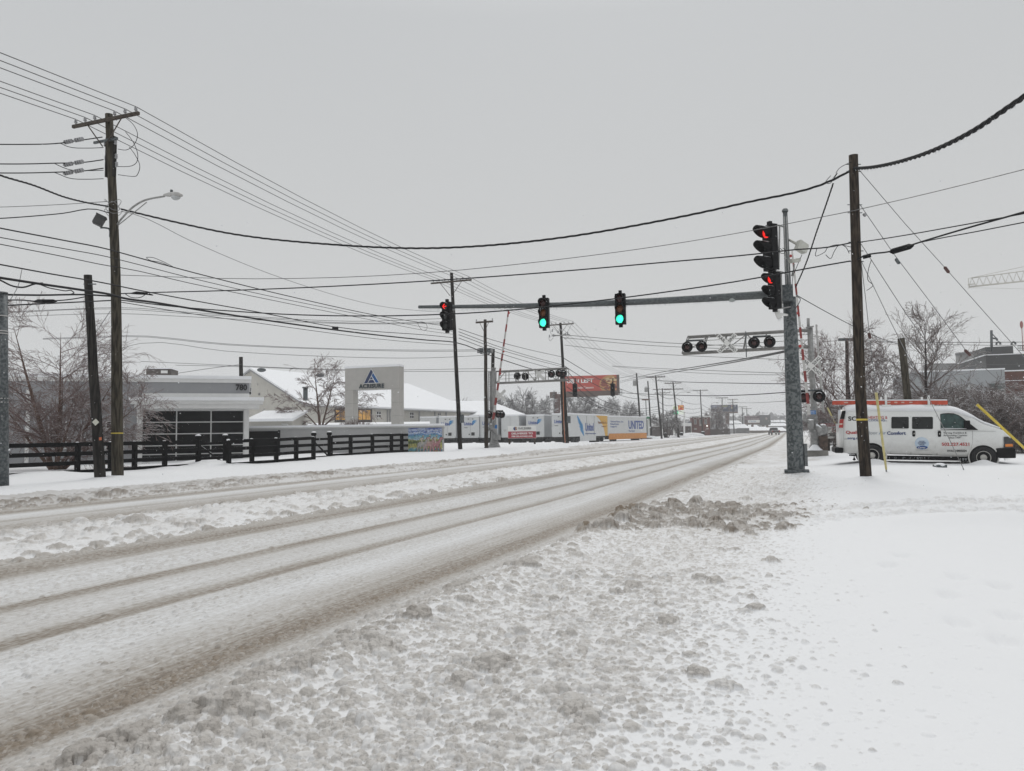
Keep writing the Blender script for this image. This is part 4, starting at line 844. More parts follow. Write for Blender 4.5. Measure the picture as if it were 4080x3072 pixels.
signal_head('traffic signal showing a red left arrow at the arm tip', P(1776, 1259, on_arm(1776) - .3), (FACE + V((-.12, 0, 0))), ('r', 'D', 'D'), arrow=(0, -1))
SIDE = (-_r0 - _f0 * .42)
signal_head('larger upper side signal on the signal pole, lit red within its visor', P(3058, 986, 24.4), SIDE, ('R*', 'D', 'D'), h=1.52, w_=.46, vis=.46, dep=.24)
signal_head('smaller lower side signal on the signal pole, lit red within its visor', P(3076, 1158, 24.4), SIDE, ('R*', 'D', 'D'), h=1.2, w_=.38, vis=.33, dep=.2)
def box_sensor(label, c, sz, ax, arm_to, cat='sensor', name='road_sensor', m=WHITEP):
    th = thing(name, label, cat, c); k = MB(); k.box(c, sz, ax); k.box(c + ax[1] * (sz[1] / 2 + .015), (sz[0] * .86, .03, sz[2] * .86), ax)
    icicles(k, [c - ZU * sz[2] * .4 - RGT * sz[0] * .4, c - ZU * sz[2] * .4 + RGT * sz[0] * .4], 6, .05, .18, .006, 1); k.build('housing', [m, ICE], th)
    k = MB(); k.cyl(c - ax[1] * sz[1] * .3, arm_to, .045, n=8); k.build('bracket', m, th)
    a = (RGT * .9 - UPV * .0 - FWD * .4).normalized(); return th
def frame(yaw, pitch=0):
    y = (_f0 * math.cos(R(yaw)) + _r0 * math.sin(R(yaw))); y = (y * math.cos(R(pitch)) + ZU * math.sin(R(pitch))).normalized(); x = y.cross(ZU).normalized(); return (x, y, x.cross(y))
CREAM = mat('cream_plastic', (.52, .52, .47), .4, var=.05)
box_sensor('cream box sensor on a stub arm right of the signal pole top', P(3193, 984, 24.8), (.2, .36, .32), frame(70, -25), P(3145, 955, 25), m=CREAM)
box_sensor('small white sensor facing left below the arm joint', P(3103, 1254, 24.6), (.2, .14, .26), frame(-70, -20), P(3150, 1257, 25))
cm = thing('camera', 'pale cylinder camera right of the signal pole above the gate arm', 'camera', P(3168, 1037, 24.7))
k = MB(); k.tube([P(3150, 1041, 24.7), P(3184, 1036, 24.9)], .075, 10); k.build('housing', CREAM, cm)
k = MB(); k.tube([P(3164, 1052, 24.7), P(3163, 1075, 24.8), P(3155, 1100, 24.9)], .03, 6); k.build('bracket', ALU, cm)
dm = thing('dome_camera', 'small dome camera hanging under the mast arm', 'camera', P(2917, 1190, on_arm(2917)))
k = MB(); k.ball(P(2917, 1192, on_arm(2917)), .13, (1, 1, .8)); icicles(k, [P(2905, 1198, on_arm(2905)), P(2930, 1198, on_arm(2930))], 10, .05, .12, .006, 1); k.build('dome', [mat('smoked_dome', (.42, .45, .45), .15), ICE], dm)
loop('jumper_wire', [P(3120, 1000, 24.7), P(3108, 990, 24.6), P(3107, 1005, 24.6), P(3122, 1010, 24.6), P(3130, 997, 24.6), P(3118, 988, 24.7)], .01, CABLE, sp)
loop('jumper_wire', [P(3170, 1228, 24.7), P(3185, 1205, 24.8), P(3188, 1190, 24.9), P(3172, 1180, 25)], .012, CABLE, sp)
loop('jumper_wire', [P(3195, 1015, 24.8), P(3176, 1060, 24.9), P(3160, 1100, 25), P(3155, 1150, 25)], .01, CABLE, sp)

# ------------------------------------------------------------------ railway crossing gear
DISC = mat('signal_disc', (.007, .007, .008), .55, var=.3, spec=.12)
def flasher(parent, c, f, r=.31, back=False):
    f = V(f).normalized(); k = MB()
    k.lathe([(0, -.02), (r, -.02), (r, 0), (0, 0)], c, f, 26, smooth=False); fl_ = k.build('flasher_disc', DISC, parent)
    k = MB(); k.lathe([(r * .48, .0), (r * .5, .03), (r * .3, .06), (0, .07)], c, f, 18); k.build('lens', LRED, fl_)
    k = MB(); s = ZU.cross(f).normalized(); n = 14; vs = []
    for j in range(n + 1):
        t = R(-20) + R(220) * j / n; p = s * math.cos(t) * r * .55 + ZU * math.sin(t) * r * .55; ln = .3 * (.4 + .6 * max(0, math.sin(t)))
        vs += [c + p, c + p * .97 + f * ln]
    k.add(vs, [(2 * j, 2 * j + 1, 2 * j + 3, 2 * j + 2) for j in range(n)], 0, True)
    # snow lying on the hood
    k.add([c + p + f * .1 for p in ()], [], 0)
    k.build('hood', VIS, fl_)
    k = MB(); vs = []
    for j in range(7):
        t = R(48) + R(84) * j / 6; p = s * math.cos(t) * r * .60 + ZU * math.sin(t) * r * .60; vs += [c + p * 1.0 + f * .01, c + p * .98 + f * .29, c + p * 1.16 + f * .02]
    k.add(vs, [(3 * j, 3 * j + 1, 3 * j + 4, 3 * j + 3) for j in range(6)] + [(3 * j + 2, 3 * j + 5, 3 * j + 4, 3 * j + 1) for j in range(6)], 0, True); k.build('snow_cap', SNOW, fl_)
    k = MB(); k.lathe([(r * .5, -.02), (r * .55, -.14), (r * .3, -.2), (0, -.22)], c, f, 16); k.build('lamp_back', VIS, fl_)
def crossbuck(parent, c, f, L_=1.22, w_=.23, words=True):
    f = V(f).normalized(); s = ZU.cross(f).normalized()
    for i, (ang, wd) in enumerate(((45, ('CROS', 'SING')), (-45, ('RAIL', 'ROAD')))):
        a = s * math.cos(R(ang)) + ZU * math.sin(R(ang)); b = -s * math.sin(R(ang)) + ZU * math.cos(R(ang)); o = c + f * (.008 * i)
        k = MB(); k.box(o, (L_, w_, .006), (a, b, f)); k.box(o - f * .004, (L_ * .99, w_ * .9, .003), (a, b, f)); bl = k.build('blade', WHITEP, parent)
        if words:
            text(wd[0], o - a * L_ * .46 - b * w_ * .3, a, b, L_ * .355, w_ * .6, TXTB, bl, bold=.01, off=.006, nrm=f, depth=.004)
            text(wd[1], o + a * L_ * .10 - b * w_ * .3, a, b, L_ * .355, w_ * .6, TXTB, bl, bold=.01, off=.006, nrm=f, depth=.004)
def truss(parent, tops, bots, dv, n_pan, m, r=.055):
    """cantilever of two vertical planes dv apart; tops/bots = (inner, outer) points"""
    k = MB()
    for o in (V((0, 0, 0)), dv):
        k.cyl(tops[0] + o, tops[1] + o, r, n=8); k.cyl(bots[0] + o, bots[1] + o, r * 1.15, n=8)
        for i in range(n_pan + 1):
            t = i / n_pan; a = tops[0].lerp(tops[1], t) + o; b = bots[0].lerp(bots[1], t) + o
            k.cyl(a, b, r * .5, n=6)
    for i in range(n_pan):
        if i % 3 == 1: continue
        t, t2 = i / n_pan, (i + 1) / n_pan; e = (tops if i % 2 else bots); g = (bots if i % 2 else tops); k.cyl(e[0].lerp(e[1], t), g[0].lerp(g[1], t2), r * .5, n=6)
    for i in range(n_pan + 1):
        t = i / n_pan
        for e in (tops, bots): p = e[0].lerp(e[1], t); k.cyl(p, p + dv, r * .35, n=5)
    for h in (.38, .7): k.cyl(bots[0].lerp(tops[0], h) + dv, bots[1].lerp(tops[1], h) + dv, r * .3, n=5)
    k.build('cantilever', m, parent)
def gate_arm(parent, p0, p1, r0=.06, n_str=14, flip=0):
    p0, p1 = V(p0), V(p1); k = MB(); ax = (p1 - p0); s = ax.normalized().cross(FACE).normalized(); f = s.cross(ax.normalized())
    for i in range(n_str):
        a = p0.lerp(p1, i / n_str); b = p0.lerp(p1, (i + 1) / n_str); w_ = r0 * (1 - .45 * i / n_str)
        k.box((a + b) / 2, ((b - a).length * 1.0, w_ * 2, .05), (ax.normalized(), s, f), mi=(i + flip) % 2)
    k.build('gate_arm', [mat('gate_white', (.56, .55, .53), .6, var=.2, scale=5), mat('gate_red', (.27, .04, .035), .6, var=.3, scale=5)], parent)
    for t in (.42, .62, .97):
        k = MB(); k.lathe([(.02, 0), (.07, .02), (.08, .1), (.04, .13), (0, .14)], p0.lerp(p1, t) + s * (.1 if flip else -.1) , f * (1), 9); k.build('gate_lamp', REDP, parent)
def gate_machine(parent, c, s=1, m=IRON):
    k = MB(); ax = (XR, YR, ZU)
    k.box(c, (.42, .5, .62)); k.box(c + ZU * .34, (.5, .58, .07)); k.box(c - ZU * .36, (.36, .4, .12))
    k.cyl(c - XR * .25 * s - YR * .35, c + XR * .05 * s - YR * .35, .26, n=14); k.tube([c + V((-.16 * s, -.4, .05)), c + V((-.4 * s, -.42, .22)), c + V((-.34 * s, -.42, .62))], [.1, .09, .07], 8)
    k.tube([c + V((.1 * s, -.4, -.05)), c + V((.32 * s, -.42, -.3)), c + V((.42 * s, -.42, -.55))], [.12, .15, .18], 8)
    k.build('gate_machine', m, parent)
# --- near side (right) gate with cantilever
cr = thing('crossing_signal', 'near railway crossing mast with cantilever, crossbucks and raised gate', 'crossing signal', P(3250, 1800, 38.6))
k = MB(); k.tube([P(3247, 1700, 38.6), P(3236, 1500, 38.6), P(3227, 1306, 38.6)], [.15, .145, .14], 16); k.build('mast', ALU, cr)
k = MB(); k.tube([P(3227, 1306, 38.6), P(3226, 1300, 38.6)], [.2, .2], 12); k.cyl(P(3221, 1306, 38.6), P(3220, 1268, 38.6), .075, n=10); k.build('cap', ALU, cr)
k = MB(); k.lathe([(.42, -1.42), (.4, -1.3), (.26, -1.0), (.2, -.2), (.23, 0)], P(3247, 1695, 38.6), ZU, 12); k.build('pedestal', IRON, cr)
k = MB(); k.box(P(3249, 1806, 38.6), (1.2, 1.0, .3)); k.build('foundation', mat('concrete', (.28, .27, .25), .85, bump=.01, snow=.5), cr)
k = MB(); k.lathe([(.4, 0), (.28, .1), (.12, .28), (0, .3)], P(3247, 1794, 38.2), ZU, 10); k.build('snow_cap', SNOW, cr)
k = MB(); k.box(P(3280, 1768, 38.3), (.42, .4, .78)); k.build('relay_box', RUST, cr)
gate_machine(cr, P(3238, 1690, 38.1), 1)
k = MB(); k.ball(P(3279, 1712, 38.3), .24, (1, 1, 1.3)); k.build('counterweight', IRON, cr)
dv = (-YR * .62)
truss(cr, (P(3220, 1318, 38.7) , P(2745, 1346, 41.3)), (P(3222, 1383, 38.7), P(2722, 1411, 41.4)), V((0, -.55, 0)), 6, mat('cantilever_alu', (.27, .265, .255), .55, .25, var=.3, scale=8))
for u, v, d in ((2738, 1382.6, 40.6), (2795.4, 1379.5, 40.3), (3004, 1365, 39.1), (3066.6, 1362, 38.9)): flasher(cr, P(u, v, d - .25), FACE, .30)
k = MB(); k.cyl(P(2735, 1357, 40.5), P(2800, 1355, 40.3), .05, n=6); k.cyl(P(3000, 1341, 39), P(3070, 1338, 38.9), .05, n=6); k.cyl(P(2971, 1320, 39.2), P(2974, 1424, 39.2), .025, n=6); k.build('cross_bar', GALVD, cr)
crossbuck(cr, P(2897, 1368, 39.2), FACE, 1.3, .25)
crossbuck(cr, P(3232, 1459, 38.2), FACE, 1.32, .25)
for u, v in ((3200.5, 1580.5), (3263.7, 1578.5)): flasher(cr, P(u, v, 38.0), FACE, .31)
k = MB(); k.cyl(P(3190, 1557, 38.2), P(3275, 1554, 38.2), .05, n=7); k.build('cross_bar', GALVD, cr)
k = MB()
for u0, u1, v0, v1 in ((3252, 3278, 1293, 1640), (3266, 3283, 1440, 1645)):
    k.tube([P(u0, v0, 38.7), P(u1, v1, 38.7)], .045, 4)
for i in range(16): t = i / 16; k.cyl(P(3252 + 26 * t, 1293 + 347 * t, 38.7), P(3259 + 25 * t, 1300 + 345 * t, 38.9), .018, n=4)
for v in (1340, 1385, 1620): k.cyl(P(3230 + (v - 1300) * .05, v, 38.6), P(3258 + (v - 1300) * .06, v, 38.7), .025, n=5)
k.build('ladder', ALUL, cr)
pq = Plane(P(3238, 1643, 38.3), -20); a0, z0 = pq.az(3238, 1643)
k = MB(); k.box(pq.pt(a0, z0), (.3, .2, .01), (pq.t, ZU, pq.n)); bs = k.build('notice_plate', mat('blue_plate', (.05, .2, .5), .5), cr)
text('REPORT', pq.pt(a0 - .11, z0 + .02), pq.t, ZU, .22, .05, TXTW, bs, off=.006, nrm=pq.n, depth=.003); text('EMERGENCY', pq.pt(a0 - .12, z0 - .06), pq.t, ZU, .24, .05, TXTW, bs, off=.006, nrm=pq.n, depth=.003)
gate_arm(cr, P(3224, 1652, 37.6), P(3156, 1000, 37.6), .07, 15, 0)
# --- far side (left) gate with cantilever
cl_ = thing('crossing_signal', 'far railway crossing mast with raised gate beside the trailers', 'crossing signal', P(1970, 1787, 62))
k = MB(); k.tube([P(1970, 1740, 62), P(1966, 1469, 62)], [.2, .185], 16); k.cyl(P(1966, 1469, 62), P(1966, 1465, 62), .24, n=14); k.build('mast', ALU, cl_)
k = MB(); k.lathe([(.55, -2.0), (.5, -1.85), (.28, -1.3), (.24, 0)], P(1968, 1690, 62), ZU, 12); k.box(P(1972, 1789, 62), (1.3, 1.1, .15)); k.build('pedestal', IRON, cl_)
gate_machine(cl_, P(1962, 1700, 61.4), -1); k = MB(); k.box(P(1980, 1742, 61.5), (.5, .45, .45)); k.build('relay_box', IRON, cl_)
k = MB(); k.box(P(1976, 1700, 61.1), (.22, .01, .3)); k.build('notice_plate', bpy.data.materials['blue_plate'], cl_)
truss(cl_, (P(1977, 1480, 62), P(2256, 1466, 59.6)), (P(1977, 1526, 62), P(2256, 1513, 59.6)), V((0, .75, 0)), 7, bpy.data.materials['cantilever_alu'], .06)
for u, v in ((2061, 1498), (2093, 1500)): flasher(cl_, P(u, v, 61.4), YR, .31)
for u, v in ((2197, 1490), (2244, 1489), (2228, 1487)): flasher(cl_, P(u, v, 59.3), FACE, .31)
crossbuck(cl_, P(2148, 1492, 60.9), YR, 1.3, .25)
crossbuck(cl_, P(1993, 1576, 62.4), YR, 1.3, .25)
for u, v in ((1948.5, 1653), (1985, 1650.5), (1999, 1652)): flasher(cl_, P(u, v, 61.5), FACE, .30)
k = MB(); k.cyl(P(1942, 1636, 61.8), P(2005, 1636, 61.8), .05, n=7); k.build('cross_bar', ALU, cl_)
k = MB()
for u in (1946, 1952, 1956): k.tube([P(u, 1478, 61.9), P(u + 2, 1690, 61.9)], .04, 4)
for i in range(22): v = 1485 + i * 9.3; k.cyl(P(1946, v, 61.9), P(1956, v, 61.9), .02, n=4)
k.build('ladder', ALU, cl_)
gate_arm(cl_, P(1965, 1672, 61), P(2027, 1234, 61), .1, 15, 1)
k = MB(); k.tube([P(1968, 1674, 61), P(1961, 1700, 61)], [.09, .14], 8); k.build('arm_bracket', IRON, cl_)
# ------------------------------------------------------------------ black board fence
FA, FB = P(66, 1910, 27.7), P(1628, 1808, 50.7)
def fpos(u, off=0.0):
    """foot of the fence line in photo column u"""
    d_ = (FB - FA); d_.z = 0; pl = Plane.__new__(Plane); pl.o = FA; pl.t = d_.normalized(); pl.n = V((pl.t.y, -pl.t.x, 0))
    if pl.n.dot(EYE - FA) < 0: pl.n = -pl.n
    p = pl.at(u, 1780, off); p.z = gz(p.x, p.y) + .02; return p
def fence_section(label, us, H=1.3, off=0.0, ends=True, extend=0.0, thick=1.0):
    ps = [fpos(u, off) for u in us]
    if extend: ps[0] = ps[0] + (ps[0] - ps[1]).normalized() * extend
    th = thing('board_fence', label, 'fence', ps[0], 'black board fence sections')
    ax = (ps[-1] - ps[0]); ax.z = 0; ax.normalize(); n = V((ax.y, -ax.x, 0))
    if n.dot(EYE - ps[0]) < 0: n = -n
    for f in (.05, .33, .61, .89):
        k = MB(); z = H * (1 - f)
        for a, b in zip(ps[:-1], ps[1:]):
            A, B_ = a + ZU * (z + rnd.uniform(-.012, .012)) + n * .085, b + ZU * (z + rnd.uniform(-.012, .012)) + n * .085; d_ = (B_ - A); u_ = d_.normalized(); k.box((A + B_) / 2, (d_.length - .004, .04, .165), (u_, n, n.cross(u_).normalized() * (1 if n.cross(u_).z > 0 else -1)))
        k.build('rail', BLACKP, th)
    for p in ps:
        k = MB(); k.box(p + ZU * (H / 2 - .12), (.14, .13, H + .24), (ax, n, ZU)); k.box(p + n * .085 + ZU * (H / 2 - .08), (.12, .12, H + .12), (ax, n, ZU)); k.ball(p + ZU * (H - .005), .095, (1, 1, .55), 10, 6, 1); k.build('post', [BLACKP, SNOW], th)
def gate_lamp_post(label, u, H=1.34, off=0.05):
    p = fpos(u, off); th = thing('gate_post', label, 'gate post', p, 'gate posts with round lamps')
    k = MB(); k.box(p + ZU * (H / 2 - .1), (.17, .17, H + .2), (_r0, _f0, ZU)); k.build('post', BLACKP, th)
    k = MB(); k.lathe([(.05, 0), (.08, .03), (.14, .08), (.16, .16), (.12, .25), (0, .27)], p + ZU * (H - .06), ZU, 14); k.build('lamp', BLACKP, th)
    k = MB(); k.ball(p + ZU * (H + .19), .12, (1.1, 1.1, .5)); k.build('snow_cap', SNOW, th)
def gate(label, u0, u1, H=1.2, off=.02, brace=True):
    a, b = fpos(u0, off), fpos(u1, off); th = thing('field_gate', label, 'gate', a); ax = (b - a); L_ = ax.length; ax.normalize(); n = V((ax.y, -ax.x, 0)).normalized()
    for f in (.06, .36, .68, .97):
        k = MB(); k.box((a + b) / 2 + ZU * H * (1 - f * .95), (L_, .04, .13), (ax, n, ZU)); k.build('rail', BLACKP, th)
    if brace: k = MB(); k.cyl(a + ZU * H * .95 - n * .06, b + ZU * .1 - n * .06, .045, n=6); k.build('brace', BLACKP, th)
fence_section('long black board fence left of the lamped gate posts', [66, 308, 440, 535, 655, 789], extend=6)
gate('single gate with a diagonal brace before the black windows', 789, 900)
fence_section('black fence bay between the two braced gates', [910, 1002, 1099, 1178, 1247], off=1.3)
gate('single gate with a diagonal brace before the low grey wall', 1247, 1312)
fence_section('black board fence running right to the horse mural', [1316, 1395, 1482, 1558, 1599, 1626])
for lb, u in (('round lamp gate post left of the gate before the windows', 789), ('round lamp gate post right of the gate before the windows', 897), ('round lamp gate post left of the gate before the grey wall', 1250), ('round lamp gate post right of the gate before the grey wall', 1312)): gate_lamp_post(lb, u)

for u, o, r_, h_ in ((690, .6, .8, .18), (760, -.5, 1.1, .35), (800, -1.4, 1.2, .42), (840, .5, 1.0, .38), (870, -1.0, 1.0, .4), (930, .9, .9, .2), (150, .5, 1.0, .2), (250, .7, .9, .18), (1060, -1.2, 1.2, .35), (60, -.8, 1.3, .2), (1360, .5, .9, .15)):
    q_ = fpos(u, o); HEAPS.append((q_.x, q_.y, r_, h_ * .38))
for q_ in (B1, BB, BR_, P(3172, 1874, 25), B2, P(2, 1948, 21.5)): HEAPS.append((q_.x, q_.y, .55, .07))
# ------------------------------------------------------------------ grey building with the number
GREYW = mat('grey_render', (.30, .305, .315), .8, var=.06, scale=2, bump=.004, bscale=30)
WHT = mat('white_trim', (.70, .70, .69), .5, var=.05, scale=3)
def glassy(name, col=(.006, .0065, .007), rough=.12):
    return mat(name, col, rough, var=.3, scale=3, spec=.1)
DG = glassy('dark_glass')
bf = Plane(P(800, 1700, 42.8), 20)
gb = thing('office_building', 'single storey grey building numbered 780 with black glass doors', 'building', bf.pt(0, .1))
def rect(pl, u0, v0, u1, v1, d0, d1):
    """pixel rectangle on plane pl: a-range, z-range"""
    a0, z0 = pl.az(u0, v1); a1, z1 = pl.az(u1, v0); return min(a0, a1), max(a0, a1), min(z0, z1), max(z0, z1)
def slab(k, pl, a0, a1, z0, z1, o0, o1, mi=0): k.box((pl.pt((a0 + a1) / 2, (z0 + z1) / 2, (o0 + o1) / 2)), (a1 - a0, z1 - z0, abs(o1 - o0)), (pl.t, ZU, pl.n), mi)
aR, zT = bf.az(994, 1510); aL = bf.az(-140, 1510)[0]; zTop = bf.az(800, 1501)[1]
k = MB(); slab(k, bf, aL, aR, -.3, zTop - .12, 0, -9); k.build('wall', GREYW, gb)
k = MB(); slab(k, bf, aL, aR + .1, zTop - .34, zTop - .1, .06, -9.05); wt = k.build('parapet', WHT, gb)
k = MB(); slab(k, bf, aL, aR + .12, zTop - .12, zTop + .06, .1, -9.0); k.build('roof_snow', SNOW, gb)
zc0, zc1 = bf.az(700, 1631)[1], bf.az(700, 1596)[1]; aC0, aC1 = bf.az(527, 1620)[0], bf.az(1046, 1620)[0]
k = MB(); slab(k, bf, aC0 + .25, aC1 - .2, zc0, zc0 + .26, 1.25, -.1); slab(k, bf, aC0 + .05, aC1, zc0 + .26, zc1 - .05, 1.35, -.1); slab(k, bf, aC1 - 1.6, aC1 - .2, zc0 + .26, zc1 - .05, 0, -2.5); cn = k.build('canopy', WHT, gb)
k = MB(); slab(k, bf, aC0, aC1 + .05, zc1 - .05, zc1 + .14, 1.42, -.1); slab(k, bf, aC1 - 1.7, aC1 + .05, zc1 - .05, zc1 + .14, -.1, -2.5); k.build('snow_cap', SNOW, cn)
k = MB(); slab(k, bf, aC0 + .5, aR, zc1 + .14, zc1 + .42, .08, 0); k.build('band', WHT, gb)
# glazed sectional doors: three bays by five rows in one frame
wa0, wa1 = bf.az(567, 1700)[0], bf.az(971, 1700)[0]; wz0, wz1 = bf.az(760, 1838)[1], bf.az(760, 1636)[1]
k = MB(); slab(k, bf, wa0 - .28, wa1 + .25, wz0 - .15, wz1 + .2, .10, -.02); fr = k.build('window_surround', WHT, gb)
rows = [1636, 1682, 1728, 1774, 1808, 1838]; bays = [567, 704, 841, 971]
zs = [bf.az(760, v)[1] for v in rows]; as_ = [bf.az(u, 1700)[0] for u in bays]
k = MB()
for i in range(3):
    for j in range(5): slab(k, bf, as_[i] + .035, as_[i + 1] - .035, zs[j + 1] + .03, zs[j] - .03, .125, .1)
k.build('pane', DG, fr)
k = MB(); slab(k, bf, wa1 + .02, wa1 + .26, wz0 - .3, zc0, .16, .0); slab(k, bf, aR - .3, aR, -.3, zc0, .04, -.1); k.build('pilaster', WHT, gb)
for (u0, v0, u1, v1) in ((418, 1678, 497, 1795), (192, 1680, 268, 1790)):
    a0, a1, z0, z1 = rect(bf, u0, v0, u1, v1, 0, 0); k = MB(); slab(k, bf, a0, a1, z0, z1, .06, -.05); wf = k.build('window', WHT, gb)
    k = MB(); n_ = 4
    for j in range(n_): slab(k, bf, a0 + .09, a1 - .09, z0 + (z1 - z0) * j / n_ + .04, z0 + (z1 - z0) * (j + 1) / n_ - .04, .085, .06)
    k.build('pane', DG, wf)
k = MB(); a0 = bf.az(103, 1700)[0]; slab(k, bf, a0, a0 + .18, 0, zTop - .8, .1, 0); k.build('downpipe', WHT, gb)
a0, a1, z0, z1 = rect(bf, 939, 1531.5, 985, 1556, 0, 0)
text('780', bf.pt(a0, z0), bf.t, ZU, a1 - a0, z1 - z0, TXTB, gb, name='house_number', bold=.035, off=.02, depth=.05, nrm=bf.n)
hv = thing('rooftop_unit', 'brown rooftop air unit on the grey building', 'air unit', P(636, 1500, 47))
k = MB(); pl2 = Plane(P(636, 1500, 47), 10); a0, a1, z0, z1 = rect(pl2, 582, 1470, 683, 1503, 0, 0); slab(k, pl2, a0, a1, z0 - .3, z1, 0, -1.6); k.build('housing', mat('brown_sheet', (.12, .105, .095), .6, .1, var=.5, scale=3), hv)
k = MB(); slab(k, pl2, a1 - .62, a1 - .22, z0 + .25, z1 - .1, .02, 0); k.build('panel', WHITEP, hv); k = MB(); slab(k, pl2, a0 - .05, a1 + .05, z1, z1 + .05, .05, -1.65); k.build('snow_cap', SNOW, hv)
dp = thing('screen_fence', 'black screen panel right of the black glass doors', 'fence', P(1045, 1760, 46)); pl2 = Plane(P(1045, 1760, 46), 0); a0, a1, z0, z1 = rect(pl2, 985, 1717, 1113, 1800, 0, 0)
k = MB(); slab(k, pl2, a0, a1, 0, z1, .04, -.04); k.build('panel', BLACKP, dp)
k = MB(); slab(k, pl2, a0 - .04, a0 + .06, 0, z1 + .05, .08, -.08); k.build('post', BLACKP, dp); k = MB(); slab(k, pl2, a1 - .06, a1 + .04, 0, z1 + .05, .08, -.08); k.build('post', BLACKP, dp)

# ------------------------------------------------------------------ low wall with mural, terrace behind it
wl = Plane(P(1767, 1807, 50.5), 0)
lw_ = thing('retaining_wall', 'long low grey wall with snowy coping behind the black fence', 'wall', wl.pt(0, .2))
aW0, aW1 = wl.az(985, 1760)[0], wl.az(1767, 1760)[0]; zW = wl.az(1700, 1702)[1]
k = MB(); slab(k, wl, aW0, aW1, -.5, zW, 0, -.5); k.build('wall', mat('wall_render', (.40, .40, .40), .85, var=.07, scale=2, bump=.004, bscale=25), lw_)
k = MB(); slab(k, wl, aW0, aW1 + .05, zW, zW + .1, .06, -.5); k.build('coping', mat('coping', (.5, .5, .49), .8, var=.1), lw_)
k = MB(); slab(k, wl, aW0, aW1 + .05, zW + .1, zW + .24, .05, -.55); k.build('snow_cap', SNOW, lw_)
k = MB(); c0 = wl.pt((aW0 + aW1) / 2, 0, -6)
z_t = zW - .05; A = wl.pt(aW0 - 12, z_t, -.5); B_ = wl.pt(aW1 - .9, z_t, -.5); _q = ray(1700, 1700); _q.z = 0; C_ = B_ + _q * 22; D_ = A + _f0 * 22
for p in (C_, D_): p.z = z_t + .8
lo = [V((p.x, p.y, -1.5)) for p in (A, B_, C_, D_)]
k.add([A, B_, C_, D_] + lo, [(0, 1, 2, 3), (0, 4, 5, 1), (1, 5, 6, 2), (2, 6, 7, 3), (3, 7, 4, 0)]); k.build('snow_terrace', SNOW, kind='structure')
